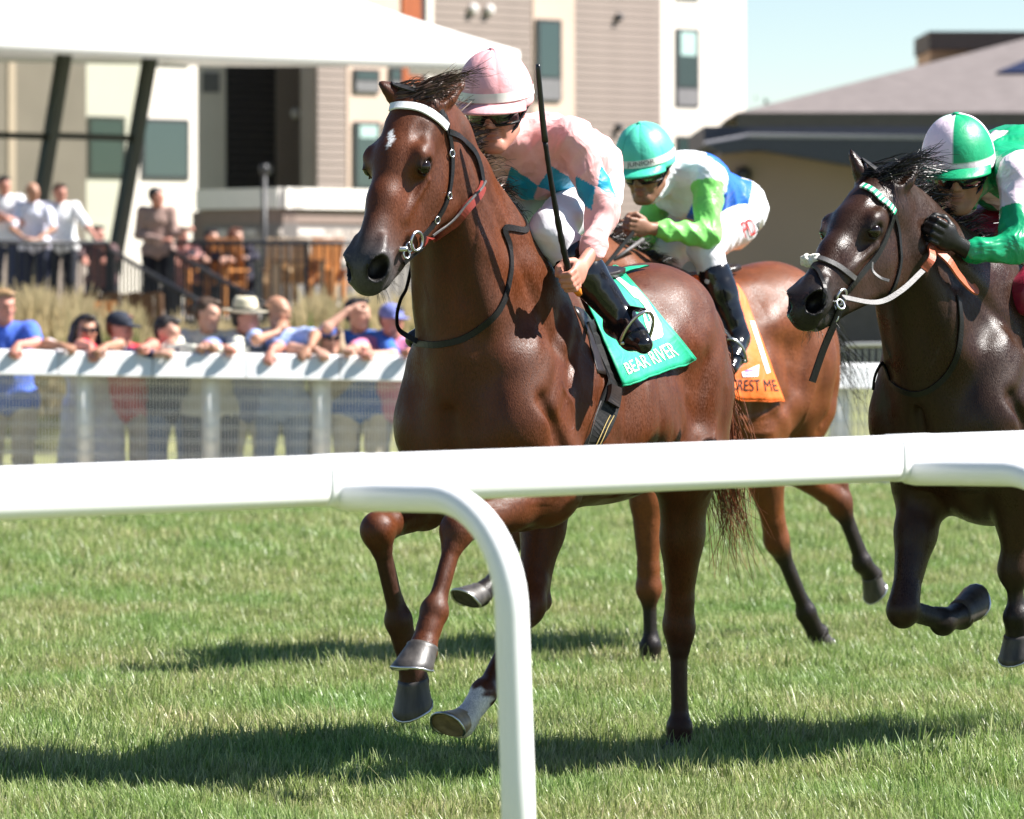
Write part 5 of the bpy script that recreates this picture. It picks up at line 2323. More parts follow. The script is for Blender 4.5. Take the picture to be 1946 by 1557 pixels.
FA = Frame((.20, 15.8, 0), 30)
lead = dict(
    frame=FA, label='chestnut racehorse with a white star and white browband, in front of the others', mat=MATS['coat'],
    poll=FA.at(797, 188, 0), head_dir=FA.at(679, 501, 0) - FA.at(797, 188, 0), yaw=.04, roll=0.0,
    coat=(.078, .0200, .0052), points=(.024, .010, .007), muzzle_col=(.048, .043, .043),
    light=(.105, .030, .008), leg_dark={'RF': .7, 'LF': .0, 'RH': .25, 'LH': .75},
    star=[(.170, -.008, .205, .008, .0115), (.20, .004, .222, .003, .008)],
    socks={'RH': .13}, hoof_mats={'RH': MATS['hoof_pale']}, hs=1.06,
    legs={
        'LF': [(.50, .17, .93), FA.at(868, 1008, .13), FA.at(825, 1163, .13), FA.at(806, 1224, .13), FA.at(788, 1292, .13)],
        'RF': [(.50, -.17, .93), FA.at(717, 1008, -.13), FA.at(757, 1180, -.13), FA.at(781, 1256, -.13), FA.at(795, 1352, -.13)],
        'RH': [(-.20, -.185, .98), FA.at(1006, 1150, -.13), FA.at(918, 1318, -.12), FA.at(893, 1358, -.12), FA.at(848, 1402, -.12)],
        'LH': [(-.44, .195, .99), FA.at(1290, 1188, .12), FA.at(1291, 1385, .12), FA.at(1290, 1414, .12), FA.at(1287, 1442, .12)],
    })
lead['ears'] = [FA.near(884, 148, FA.at(850, 215, .06) + np.array((-.06, .05, .03))), FA.near(724, 156, FA.at(742, 212, -.06) + np.array((.0, 0, .05)))]
mat('coat_bay', attr='col', rough=0.45, spec=.28, var=.22, vscale=11, bump=.34, bscale=330, stretch=(1, 1, .35), wrinkle=.14, wscale=6, veins=.09, grain=.30, dirt=((.018, .008, .005), 4.5, .38))
mat('coat_dark', attr='col', rough=0.36, spec=.28, var=.22, vscale=11, bump=.34, bscale=330, stretch=(1, 1, .35), wrinkle=.14, wscale=6, veins=.09, grain=.30, dirt=((.018, .008, .005), 4.5, .38))
mat('mane_hair', (.060, .034, .022), .45, spec=.4, var=.5, vscale=40)
mat('mane_black', (.010, .008, .008), .4, spec=.5, var=.4, vscale=40)
mat('tail_red', (.15, .045, .018), .42, spec=.4, var=.5, vscale=30)
mat('whisker', (.10, .09, .08), .5, var=.2)
build_horse(lead)
FB = Frame((.745, 19.9, 0), 42)
mid = dict(
    frame=FB, label='bright bay racehorse behind the lead horse, wearing the orange saddlecloth', mat=MATS['coat_bay'], vox=.010, lo=(-1.85, -.5, -.02),
    poll=FB.O * 0 + Vector((.98, .06, 1.86)), head_dir=(.62, .05, -.62), hs=1.0,
    coat=(.125, .034, .0085), points=(.012, .008, .007), light=(.19, .065, .02), leg_dark_all=1.0,
    legs={
        'LF': [(.48, .17, .93), FB.at(1233, 1118, .13), FB.at(1236, 1230, .13), FB.at(1236, 1256, .13), FB.at(1234, 1287, .13)],
        'RF': [(.50, -.17, .93), FB.at(985, 1010, -.13), FB.at(960, 1085, -.13), FB.at(932, 1112, -.13), FB.at(884, 1158, -.13)],
        'LH': [(-.22, .19, .97), FB.at(1475, 1025, .13), FB.at(1532, 1165, .13), FB.at(1550, 1200, .13), FB.at(1577, 1226, .13)],
        'RH': [(-.55, -.19, .98), FB.at(1596, 955, -.13), FB.at(1638, 1070, -.13), FB.at(1655, 1090, -.13), FB.at(1672, 1122, -.13)],
    })
mid['ears'] = [mid['poll'] + Vector((-.10, .09, .11)), mid['poll'] + Vector((-.10, -.09, .11))]
build_horse(mid)
FC = Frame((1.828, 16.12, 0), 38)
pc = FC.at(1677, 350, 0)
third = dict(
    frame=FC, label='dark brown racehorse with sheepskin on its noseband at the right edge', mat=MATS['coat_dark'],
    poll=pc, head_dir=FC.at(1513, 566, 0) - pc, yaw=.10, hs=1.0, lo=(-1.3, -.5, -.02), hi=(1.62, .5, 2.3),
    coat=(.027, .0110, .0058), points=(.008, .006, .005), light=(.050, .022, .010), leg_dark_all=.9,
    muzzle_col=(.014, .011, .010),
    legs={
        'LF': [(.46, .17, .93), FC.at(1927, 1085, .13), FC.at(1932, 1175, .13), FC.at(1936, 1202, .13), FC.at(1944, 1246, .13)],
        'RF': [(.52, -.17, .93), FC.at(1716, 1160, -.13), FC.at(1792, 1182, -.13), FC.at(1812, 1172, -.13), FC.at(1856, 1166, -.13)],
        'LH': [(-.40, .19, .98), (-.62, .13, .56), (-.50, .13, .22), (-.44, .13, .13), (-.38, .13, .02)],
        'RH': [(-.46, -.19, .98), (-.74, -.13, .58), (-.84, -.13, .24), (-.88, -.13, .14), (-.90, -.13, .03)],
    })
third['ears'] = [FC.near(1742, 312, FC.at(1722, 375, .06) + np.array((-.05, .05, .04))), FC.near(1617, 284, FC.at(1625, 345, -.06) + np.array((0, 0, .05)))]
build_horse(third)
# ------------------------------------------------------------------ jockeys
mat('skin', attr='col', rough=.5, spec=.4, var=.10, vscale=30, bump=.10, bscale=220)
mat('black_leather', (.012, .012, .014), .28, spec=.5, var=.3, vscale=30, bump=.12, bscale=60)
mat('black_strap', (.008, .0075, .0075), .45, spec=.3, var=.3, vscale=40, bump=.15, bscale=120)
mat('goggle_lens', (.010, .010, .012), .06, spec=.8, var=0)
mat('silk', attr='col', rough=.46, spec=.4, var=.05, vscale=20, bump=.08, bscale=300, wrinkle=.55, wscale=7.5, sheen=.1)
mat('silk_satin', attr='col', rough=.30, spec=.55, var=.05, vscale=20, bump=.05, bscale=300, wrinkle=.55, wscale=7.5)
mat('helmet_silk', attr='col', rough=.42, spec=.4, var=.05, vscale=20, bump=.10, bscale=320, wrinkle=.08, wscale=22)
mat('breeches', (.74, .72, .76), .5, spec=.4, var=.05, vscale=12, bump=.06, bscale=250, wrinkle=.12, wscale=9)
mat('breeches_maroon', (.22, .012, .035), .42, spec=.4, var=.1, wrinkle=.3, wscale=13)
mat('boot_gloss', (.008, .008, .010), .16, spec=.6, var=.2, vscale=20, wrinkle=.10, wscale=9)
mat('band_white', (.74, .73, .68), .5, var=.08)
mat('ink_black', (.012, .012, .013), .5, var=0)


def seg_t(V, a, b):
    a, b = np.asarray(a, float), np.asarray(b, float)
    ab = b - a
    t = (V - a) @ ab / (ab @ ab)
    d = np.linalg.norm(V - a - np.clip(t, 0, 1)[:, None] * ab, axis=1)
    return t, d


def build_jockey(fr, label, J, tone, grips, jcol, jm, hcol, peak_col, hf, hu, hpos, breech_m, sc=1.06, vox=.0052, band=None, seed=1, gloved=None, gores=8):
    seat = np.asarray(J['pelvis'], float)
    root = person_root('person', seat, fr, label, 'jockeys riding in the race')
    J['head'], J['hf'], J['hu'] = hpos, nv(hf), nv(hu)
    body, p0, R = skin_body(J, vox, tone, root, grips, sc)

    def jac(S):
        add_torso(S, J, .022)
        for i in (0, 1):
            add_arm(S, J, i, .016, to=.92)
            e, w = np.asarray(J['el'][i], float), np.asarray(J['wr'][i], float)
            S.cone(lerp(e, w, .84), lerp(e, w, .92), .048, .040, .01)
        hem = np.asarray(J['pelvis'], float)
        S.cone(J['neck'], p0(-.03, 0, -.10), .066, .060, .02)
        pe = np.asarray(J['pelvis'], float)
        lat = nv(np.asarray(J['sh'][0]) - J['sh'][1])
        S.cone(pe + np.array((-.02, 0, .02)), lerp(pe, J['waist'], .5), .118, .122, .05, lat, 1.25)
    jk = garment(J, vox, 'silks', root, jac, jm, jcol, .0068, 36, seed)

    def bre(S):
        pe, wa = np.asarray(J['pelvis'], float), np.asarray(J['waist'], float)
        lat = nv(np.asarray(J['sh'][0]) - J['sh'][1])
        S.cone(pe, lerp(pe, wa, .3), .120, .108, .05, lat, 1.2)
        for i in (0, 1):
            S.cone(lerp(pe, J['hip'][i], .9), J['hip'][i], .108, .106, .06)
            add_leg(S, J, i, .012, to=.35)
    garment(J, vox, 'breeches', root, bre, breech_m, None, .0045, 34, seed + 3)
    for i in (0, 1):
        def boot(S):
            kn, an = np.asarray(J['kn'][i], float), np.asarray(J['an'][i], float)
            t0 = lerp(kn, an, .30)
            S.cone(t0, lerp(kn, an, .5), .070, .066, .02)
            S.cone(lerp(kn, an, .5), an, .066, .046, .02)
            add_foot(S, J, i, .006)
        garment(J, vox, 'boot', root, boot, MATS['boot_gloss'], None, .0016, 42, seed + 7 + i)
        # sole and heel
        an, to = np.asarray(J['an'][i], float), np.asarray(J['toe'][i], float)
    hel, p = helmet(root, p0(.0, 0, .038), hf, hu, MATS['helmet_silk'], hcol, peak_col, sc * 1.03, gores, band, seed)
    goggles(root, p0, sc, MATS['goggle_lens'], MATS['black_strap'])
    if gloved is not None:
        def gl(S):
            for i in gloved:
                add_hand(S, np.asarray(J['wr'][i], float), J['hand'][i], *grips[i], 1.10)
        lo, hi = bounds({'a': [J['hand'][i] for i in gloved]}, .14)
        garment(J, vox, 'gloves', root, gl, MATS['black_strap'], None, 0, lo=lo, hi=hi)
    J['root'], J['seat'], J['p0'], J['help'] = root, seat, p0, p
    return root


# pink silks, in front
kl, kr = FA.at(1045, 438, .15), FA.at(968, 405, -.12)
PINK, CYAN = np.array((.80, .40, .39)), np.array((.008, .27, .42))
hdl = FA.at(1092, 522, .315)
wrl = FA.at(1124, 480, .315)
JA = dict(pelvis=(-.01, 0, 1.985), waist=(.12, 0, 2.02), chest=(.25, 0, 2.03), neck=(.40, 0, 2.08), bulk=1.0,
          sh=[FA.at(1088, 268, .19), (.33, -.19, 2.06)], el=[FA.at(1148, 402, .295), (.24, -.27, 1.85)],
          wr=[wrl, (.36, -.20, 1.72)], hand=[hdl, (.42, -.17, 1.68)],
          hip=[(.01, .08, 1.92), (.01, -.08, 1.92)], kn=[kl, kr],
          an=[FA.at(1182, 606, .345), (.20, -.34, 1.49)], toe=[FA.at(1222, 655, .45), (.27, -.45, 1.42)])


def jcol_a(V):
    C = np.repeat(PINK[None], len(V), 0)
    lat = np.array((0, 1.0, 0))
    ta, da = seg_t(V, JA['sh'][0], JA['el'][0])
    tb, db = seg_t(V, JA['sh'][1], JA['el'][1])
    tt, dt = seg_t(V, JA['waist'], JA['chest'])
    for (t, d, a, b) in ((ta, da, JA['sh'][0], JA['el'][0]), (tb, db, JA['sh'][1], JA['el'][1])):
        ax = nv(np.asarray(b) - a)
        e1 = nv(np.cross(ax, (1, 0, 0)))
        e2 = np.cross(ax, e1)
        q = V - np.asarray(a)
        an = np.arctan2(q @ e2, q @ e1)
        u = (an / (2 * math.pi) * 4.0 + .40) % 1.0 - .5
        on = (np.abs(u) / .46 + np.abs(t - .70) / .24 < 1) & (d < .085) & (t > .3) & (t < 1.02)
        C[on] = CYAN
    u = (V[:, 1] / .125 + .5) % 1.0 - .5
    on = (np.abs(u) / .50 + np.abs(V[:, 2] - 1.925) / .062 < 1) & (da > .08) & (db > .08) & (np.abs(V[:, 1]) < .24) & (V[:, 0] > .05)
    C[on] = CYAN
    return C


def hcol_a(az, t, pf):
    return (.80, .40, .42) if pf > .06 else (.66, .30, .31)


ax_whip = FA.at(1022, 122, .315) - hdl
build_jockey(FA, 'person in pink silks with turquoise diamonds crouching over the chestnut horse, whip upright in hand', JA, SKIN['red'],
             [(ax_whip, (0, -1, -.2)), ((0, 1, .2), (0, 0, -1))],
             jcol_a, MATS['silk'], hcol_a, (.80, .40, .42), (.93, .30, -.22), (.20, .06, 1), FA.at(942, 206, .0),
             MATS['breeches'], 1.08, .0046, MATS['band_white'], 1, None)

# green helmet, white and blue silks, behind
LIME, BLUE, WHT = np.array((.20, .62, .13)), np.array((.01, .13, .62)), np.array((.80, .81, .84))
kb = FB.at(1338, 470, .20)
JB = dict(pelvis=FB.at(1390, 402, .02), waist=FB.at(1352, 380, .0), chest=FB.at(1312, 350, .0), neck=FB.at(1275, 322, .0), bulk=1.0,
          sh=[FB.at(1345, 338, .18), FB.at(1265, 345, -.17)], el=[FB.at(1345, 448, .25), FB.at(1222, 455, -.24)],
          wr=[FB.at(1250, 436, .16), FB.at(1192, 440, -.12)], hand=[FB.at(1212, 432, .13), FB.at(1180, 436, -.05)],
          hip=[FB.at(1392, 425, .11), FB.at(1376, 425, -.10)], kn=[kb, FB.at(1268, 480, -.16)],
          an=[FB.at(1404, 640, .33), FB.at(1250, 640, -.33)], toe=[FB.at(1388, 700, .40), FB.at(1240, 690, -.40)])


def jcol_b(V):
    C = np.repeat(WHT[None], len(V), 0)
    ta, da = seg_t(V, JB['sh'][0], JB['el'][0])
    tf, df = seg_t(V, JB['el'][0], JB['wr'][0])
    tb, db = seg_t(V, JB['sh'][1], JB['el'][1])
    tg, dg = seg_t(V, JB['el'][1], JB['wr'][1])
    tt, dt = seg_t(V, JB['pelvis'], JB['chest'])
    blue = (np.abs(V[:, 1] - .10) / .20 + np.abs(tt - .62) / .58 < 1) & (V[:, 1] > .02)
    blue |= (np.abs(V[:, 1] + .12) / .10 + np.abs(tt - .5) / .5 < 1)
    C[blue] = BLUE
    arm = ((np.minimum(da, df) < .072) & (ta > .02)) | ((np.minimum(db, dg) < .072) & (tb > .02))
    C[arm] = LIME
    return C


def hcol_b(az, t, pf):
    return (.10, .60, .43) if pf > .06 else (.06, .44, .30)


build_jockey(FB, 'person with mint green helmet in white, blue and lime silks on the bay horse', JB, SKIN['brown'],
             [((-.1, .2, 1), (0, -1, -.1)), ((0, .2, 1), (0, 1, 0))],
             jcol_b, MATS['silk'], hcol_b, (.055, .56, .36), (.95, .30, -.33), (.32, .08, 1), FB.at(1228, 320, 0), MATS['breeches'],
             1.08, .0062, MATS['band_white'], 11, None)

# green and white silks, right edge
GRN, PALE = np.array((.006, .30, .13)), np.array((.80, .66, .74))
JC = dict(pelvis=(-.17, 0, 1.93), waist=(.03, 0, 1.97), chest=(.235, 0, 1.99), neck=FC.at(1862, 318, .02), bulk=1.0,
          sh=[FC.at(1938, 330, .20), FC.at(1770, 350, -.17)], el=[FC.at(1930, 472, .26), FC.at(1745, 430, -.26)],
          wr=[FC.at(1842, 478, .17), FC.at(1755, 445, -.15)], hand=[FC.at(1790, 448, .14), FC.at(1752, 440, -.06)],
          hip=[(-.14, .105, 1.88), (-.14, -.105, 1.88)], kn=[FC.at(1955, 560, .20), (.36, -.18, 1.74)],
          an=[(.18, .34, 1.46), (.18, -.34, 1.46)], toe=[(.27, .42, 1.40), (.27, -.42, 1.40)])


def jcol_c(V):
    C = np.repeat(GRN[None], len(V), 0)
    for i in (0, 1):
        ta, da = seg_t(V, JC['sh'][i], JC['el'][i])
        on = (da < .078) & (ta > -.25) & (ta < .52)
        C[on] = PALE
    tt, dt = seg_t(V, JC['waist'], JC['neck'])
    on = (np.abs(V[:, 1]) < .045 - .02 * tt) & (V[:, 2] < 2.12)
    C[on] = PALE
    tt, dt = seg_t(V, JC['pelvis'], JC['waist'])
    C[(tt < .35)] = PALE
    return C


def hcol_c(az, t, pf):
    q = int((az + math.pi / 4 * 0) // (math.pi / 2)) % 2
    return tuple(PALE) if q == 1 or t < .10 else (.006, .30, .13)


build_jockey(FC, 'person in green and pale pink quartered silks bent over the dark horse', JC, SKIN['tan'],
             [((-.2, .3, 1), (0, -1, -.1)), ((0, .2, 1), (0, 1, 0))],
             jcol_c, MATS['silk_satin'], hcol_c, (.006, .30, .13), (.87, .45, -.26), (.24, .10, 1), FC.at(1822, 324, 0), MATS['breeches_maroon'],
             1.06, .0052, None, 21, (0, 1), 4)
# ------------------------------------------------------------------ manes, tails, whiskers


def dress_hair(sp, mane_m, tail_m, tail_end, n_mane=420, n_tail=420, fore=90, wind=(-.9, .28, .25), tl=1.0, fw=(-.62, .74, .10)):
    root = sp['root']
    st = []
    axis = nv(sp['cr'] - sp['wth'])
    up = nv(np.cross(axis, (0, -1, 0)))
    if up[2] < 0:
        up = -up
    w = Vector(wind)
    for c in range(n_mane // 14):
        t = random.random() ** .85
        cd = Vector((random.gauss(0, .16), random.gauss(0, .22), random.gauss(0, .22)))
        ln = random.uniform(.08, .19) * (.65 + .45 * t)
        for i in range(14):
            tt = min(1, max(0, t + random.gauss(0, .018)))
            rt = sp['cr'] * tt + sp['wth'] * (1 - tt)
            p = Vector(rt + up * (.095 - .02 * tt + .035 * math.sin(tt * math.pi)) + np.array((0, random.gauss(.0, .012), 0)))
            q, nn = sp['snap'](p)
            st.append(lock(q - nn * .004, Vector(up) * .5 + w * .6 + Vector((0, .1, 0)), w + cd + Vector((0, -.25 + .25 * t, -.6 + .45 * t)), ln * random.uniform(.7, 1.15), 7, .10, .010))
    for c in range(fore // 12):
        cd = Vector((random.gauss(0, .25), random.gauss(0, .3), random.gauss(0, .22)))
        r0 = (random.uniform(-.04, .05), random.uniform(-.03, .05))
        ln = random.uniform(.09, .23)
        for i in range(12):
            q, nn = sp['snap'](sp['hp'](r0[0] + random.gauss(0, .008), r0[1] + random.gauss(0, .008), .07))
            st.append(lock(q - nn * .003, Vector(nn) * .45 + Vector(fw), Vector(fw) + cd * .8, ln * random.uniform(.6, 1.15), 8, .12, .014))
    hair('mane', st, .0042, .0010, mane_m, root)
    st = []
    d0 = sp['T'](-.77, 0, 1.40)
    e = np.asarray(tail_end, float)
    for i in range(n_tail):
        a = Vector(d0) + Vector((random.gauss(0, .018), random.gauss(0, .022), random.gauss(0, .02)))
        u = random.uniform(.55, 1.05)
        m1 = Vector(lerp(d0, e, .22)) + Vector((-.12, 0, .06)) * tl + Vector((random.gauss(0, .03), random.gauss(0, .03), random.gauss(0, .03)))
        m2 = Vector(lerp(d0, e, .62)) + Vector((-.05, 0, .02)) + Vector((random.gauss(0, .045), random.gauss(0, .045), random.gauss(0, .03)))
        m3 = Vector(e) + Vector((random.gauss(0, .06), random.gauss(0, .06), random.gauss(0, .08)))
        s = spline([a, m1, m2, m3], 4)
        st.append(s[:max(5, int(len(s) * u))])
    hair('tail', st, .0055, .0012, tail_m, root)
    st = []
    for i in range(46):
        s = random.choice((-1, 1))
        q, nn = sp['snap'](sp['hp'](random.uniform(.52, .64), s * random.uniform(.0, .05), random.uniform(-.17, -.12)))
        st.append(lock(q, Vector(nn), Vector(nn) + Vector((0, 0, -.5)), random.uniform(.02, .055), 3, .2, .003))
    hair('whiskers', st, .0012, .0006, MATS['whisker'], root)


dress_hair(lead, MATS['mane_hair'], MATS['tail_red'], FA.at(1405, 1065, 0), 420, 700, 330, wind=(-.9, .05, .2))
dress_hair(mid, MATS['mane_black'], MATS['mane_black'], FB.at(1645, 790, .0), 420, 120, 80, tl=.4)
dress_hair(third, MATS['mane_black'], MATS['mane_black'], (-1.35, 0, .75), 650, 250, 240, wind=(-.9, .2, .12))
# ------------------------------------------------------------------ bridles, saddles, cloths, whips
mat('white_leather', (.72, .73, .74), .45, var=.08, bump=.2, bscale=120)
mat('red_leather', (.22, .030, .022), .42, var=.2, vscale=40, bump=.15, bscale=100)
mat('grey_rubber', (.085, .08, .08), .55, var=.2, vscale=60, bump=.3, bscale=200)
mat('orange_rubber', (.40, .09, .035), .5, var=.12, vscale=50, bump=.3, bscale=220)
mat('sheepskin', (.66, .64, .54), .9, var=.2, vscale=90, bump=.6, bscale=160, sheen=.4)
mat('cloth_green', (.004, .36, .19), .62, var=.08, vscale=14, bump=.12, bscale=500, wrinkle=.25, wscale=9)
mat('cloth_orange', (.80, .14, .012), .62, var=.08, vscale=14, bump=.12, bscale=500, wrinkle=.25, wscale=9)
mat('cloth_white', (.78, .77, .78), .65, var=.06, bump=.1, bscale=400)
mat('print_white', (.82, .83, .83), .6, var=.03)
mat('print_red', (.55, .03, .03), .6, var=.03)
mat('print_violet', (.25, .10, .40), .6, var=.03)
mat('pad_blue', (.015, .06, .30), .6, var=.1)
mat('saddle_leather', (.020, .014, .012), .3, var=.3, vscale=30, bump=.15, bscale=80)
mat('whip_orange', (.75, .22, .02), .5, var=.1)


def ring(center, nrm, r, t, name, m, parent):
    n = Vector(nrm).normalized()
    a = n.orthogonal().normalized()
    c = n.cross(a)
    b = MB()
    pts = [Vector(center) + (a * math.cos(2 * math.pi * k / 20) + c * math.sin(2 * math.pi * k / 20)) * r for k in range(21)]
    b.tube(pts, t, 8, cap=False)
    return b.build(name, m, parent, True)


def free_strap(name, pts, w, m, parent, up=(0, 1, 0), t=.003, n=5):
    p = spline(pts, n)
    b = MB()
    b.ribbon(p, [Vector(up)] * len(p), w, t)
    return b.build(name, m, parent)


def mir(p):
    return Vector((p[0], -p[1], p[2]))


def text_mesh(txt, size=1.0, cuts=2):
    cu = bpy.data.curves.new('lettering', 'FONT')
    cu.body = txt
    cu.size = size
    cu.resolution_u = 4
    o = bpy.data.objects.new('lettering', cu)
    COL.objects.link(o)
    dg = bpy.context.evaluated_depsgraph_get()
    me = bpy.data.meshes.new_from_object(o.evaluated_get(dg))
    bpy.data.objects.remove(o)
    bm = bmesh.new()
    bm.from_mesh(me)
    bmesh.ops.triangulate(bm, faces=bm.faces)
    for _ in range(cuts):
        es = [e for e in bm.edges if e.calc_length() > .12 * size]
        if es:
            bmesh.ops.subdivide_edges(bm, edges=es, cuts=1, use_grid_fill=False)
            bmesh.ops.triangulate(bm, faces=bm.faces)
    bm.to_mesh(me)
    bm.free()
    return me


def decal(name, me, f, m, parent):
    """place a flat print (unit coordinates) on a surface through f(u, v)"""
    V = np.zeros(len(me.vertices) * 3)
    me.vertices.foreach_get('co', V)
    V = V.reshape(-1, 3)
    lo, hi = V.min(0), V.max(0)
    out = [f((x - lo[0]) / (hi[0] - lo[0]), (y - lo[1]) / max(1e-6, hi[1] - lo[1])) for x, y, _ in V]
    me.vertices.foreach_set('co', np.array(out, np.float32).ravel())
    me.update()
    return link(name, me, parent, m)


def poly_mesh(pts, cuts=2):
    me = bpy.data.meshes.new('print')
    me.from_pydata([(x, y, 0) for x, y in pts], [], [tuple(range(len(pts)))])
    bm = bmesh.new()
    bm.from_mesh(me)
    bmesh.ops.triangulate(bm, faces=bm.faces)
    for _ in range(cuts):
        es = [e for e in bm.edges if e.calc_length() > 9]
        if es:
            bmesh.ops.subdivide_edges(bm, edges=es, cuts=1)
            bmesh.ops.triangulate(bm, faces=bm.faces)
    bm.to_mesh(me)
    bm.free()
    return me


def saddle_cloth(sp, top, bot, m, label, seat, off=.011, nu=26, nvv=26, flare=.010, group='numbered saddlecloths'):
    """cloth over the back: the near flap follows the photograph, the far flap mirrors it"""
    fr = sp['frame']
    tp, bt = spline([Vector((x, y, 0)) for x, y in top], 8), spline([Vector((x, y, 0)) for x, y in bot], 8)

    def along(L, u):
        k = u * (len(L) - 1)
        i = min(int(k), len(L) - 2)
        return L[i].lerp(L[i + 1], k - i)
    rows = []
    for j in range(nvv + 1):
        v = j / nvv
        row = []
        for i in range(nu + 1):
            u = i / nu
            q = along(bt, u).lerp(along(tp, u), v)
            p, n = sp['hit'](q.x, q.y)
            if p is None:
                p, n = sp['snap'](fr.near(q.x, q.y, row[-1] if row else rows[-1][i]))
            out = Vector((n.x * .4, n.y, n.z * .4)).normalized()
            row.append(p + n * off + out * (flare * (1 - v) ** 2 + .008 * math.sin(u * 11 + v * 3) * (1 - v)))
        rows.append(row)
    g = np.array([[tuple(p) for p in r] for r in rows])
    for _ in range(6):
        g[1:-1, 1:-1] = g[1:-1, 1:-1] * .4 + .15 * (g[:-2, 1:-1] + g[2:, 1:-1] + g[1:-1, :-2] + g[1:-1, 2:])
    nb = 14
    t = g[-1]
    br = []
    for j in range(1, nb):
        a = j / nb
        row = []
        for i in range(nu + 1):
            p = Vector(t[i])
            q = Vector((p.x, p.y * (1 - 2 * a), p.z + .2 * math.sin(math.pi * a)))
            s, n = sp['snap'](Vector((p.x, p.y * (1 - 2 * a), p.z + .09 * math.sin(math.pi * a))))
            row.append(tuple(s + n * off))
        br.append(row)
    gm = g.copy()
    gm[..., 1] *= -1
    full = np.concatenate([g, np.array(br), gm[::-1]])
    nr = len(full)
    V = full.reshape(-1, 3)
    Q = [(j * (nu + 1) + i, j * (nu + 1) + i + 1, (j + 1) * (nu + 1) + i + 1, (j + 1) * (nu + 1) + i) for j in range(nr - 1) for i in range(nu)]
    root = empty('saddlecloth', fr.M @ Vector(seat), fr.rz)
    tag(root, label, 'saddlecloth', group)
    me = np_mesh('cloth', V, Q)
    c = link('cloth', me, root, m, True)
    md = c.modifiers.new('thick', 'SOLIDIFY')
    md.thickness = .004
    md.offset = 1
    bvh = BVHTree.FromPolygons(V.tolist(), Q)

    def onc(px, py, o=.0065):
        ro, rd = fr.ray(px, py)
        loc, n, i, d = bvh.ray_cast(ro, rd)
        if loc is None:
            loc, n, i, d = bvh.find_nearest(Vector(fr.near(px, py, g[nvv // 2][nu // 2])))
        if n.dot(rd) > 0:
            n = -n
        return loc + n * o
    # stitched hems along the edges
    for nm, path in (('hem', [g[0][i] for i in range(nu + 1)]), ('hem', [g[j][nu] for j in range(nvv + 1)])):
        b = MB()
        L = [Vector(p) for p in path]
        b.tube(L, .0045, 6)
        b.build(nm, m, c, True)
    return root, onc, g


def add_saddle(sp, J, label, irons, girth_x=.18, m=None):
    """light racing saddle: seat, panels, girth, irons hanging from leathers"""
    fr = sp['frame']
    seat = sp['snap'](sp['T'](.02, 0, 1.9), .02)[0]
    root = empty('saddle', fr.M @ seat, fr.rz)
    tag(root, label, 'saddle', 'racing saddles')
    b = MB()
    L, N = [], []
    V, Q = [], []
    nu, nw = 14, 9
    for i in range(nu + 1):
        x = .20 - .42 * i / nu
        for j in range(nw + 1):
            y = (-1 + 2 * j / nw) * (.055 + .05 * (i / nu))
            s, n = sp['snap'](sp['T'](x, y, 1.75))
            lift = .028 + .035 * max(0, (i / nu - .6)) + .05 * max(0, .35 - i / nu)
            V.append(tuple(s + Vector((0, 0, lift))))
    for i in range(nu):
        for j in range(nw):
            a = i * (nw + 1) + j
            Q.append((a, a + 1, a + nw + 2, a + nw + 1))
    o = link('seat', np_mesh('seat', V, Q), root, MATS['saddle_leather'], True)
    md = o.modifiers.new('thick', 'SOLIDIFY')
    md.thickness = .02
    for s in (-1, 1):
        V, Q = [], []
        for i in range(9):
            for j in range(9):
                x = .24 - .20 * i / 8 + .04 * j / 8
                z = 1.60 - .26 * j / 8
                p, n = sp['snap'](sp['T'](x, s * .45, z))
                V.append(tuple(p + n * .003))
        for i in range(8):
            for j in range(8):
                a = i * 9 + j
                Q.append((a, a + 1, a + 10, a + 9))
        o = link('flap', np_mesh('flap', V, Q), root, MATS['saddle_leather'], True)
        md = o.modifiers.new('thick', 'SOLIDIFY')
        md.thickness = .004
    return root, seat


# --- saddlecloths
seatA = sp_seat = lead['snap'](lead['T'](.0, 0, 1.9))[0]
clothA, onA, gA = saddle_cloth(lead, [(1098, 548), (1118, 520), (1150, 484)], [(1172, 734), (1218, 722), (1268, 702), (1316, 681)],
                              MATS['cloth_green'], 'green saddlecloth with a white numeral and white lettering under the pink jockey', seatA)
num = [(300, 150), (345, 150), (420, 240), (435, 290), (520, 360), (620, 440), (690, 460), (800, 590), (880, 720), (950, 850), (970, 970), (950, 1000),
       (845, 1040), (770, 850), (740, 720), (755, 710), (800, 830), (835, 830), (760, 650), (700, 580), (650, 560), (560, 460), (480, 380), (390, 280)]
num = [(1090 + x / 5.768, 470 + y / 5.768) for x, y in num]
pm = poly_mesh(num)
bx = np.array(num)
l0, h0 = bx.min(0), bx.max(0)
decal('number', pm, lambda u, v: onA(l0[0] + u * (h0[0] - l0[0]), l0[1] + v * (h0[1] - l0[1])), MATS['print_white'], clothA)


def quadpix(on, bl, br, tl, tr):
    def f(u, v):
        x = (bl[0] * (1 - u) + br[0] * u) * (1 - v) + (tl[0] * (1 - u) + tr[0] * u) * v
        y = (bl[1] * (1 - u) + br[1] * u) * (1 - v) + (tl[1] * (1 - u) + tr[1] * u) * v
        return on(x, y)
    return f


def bolder(me, k):
    return me


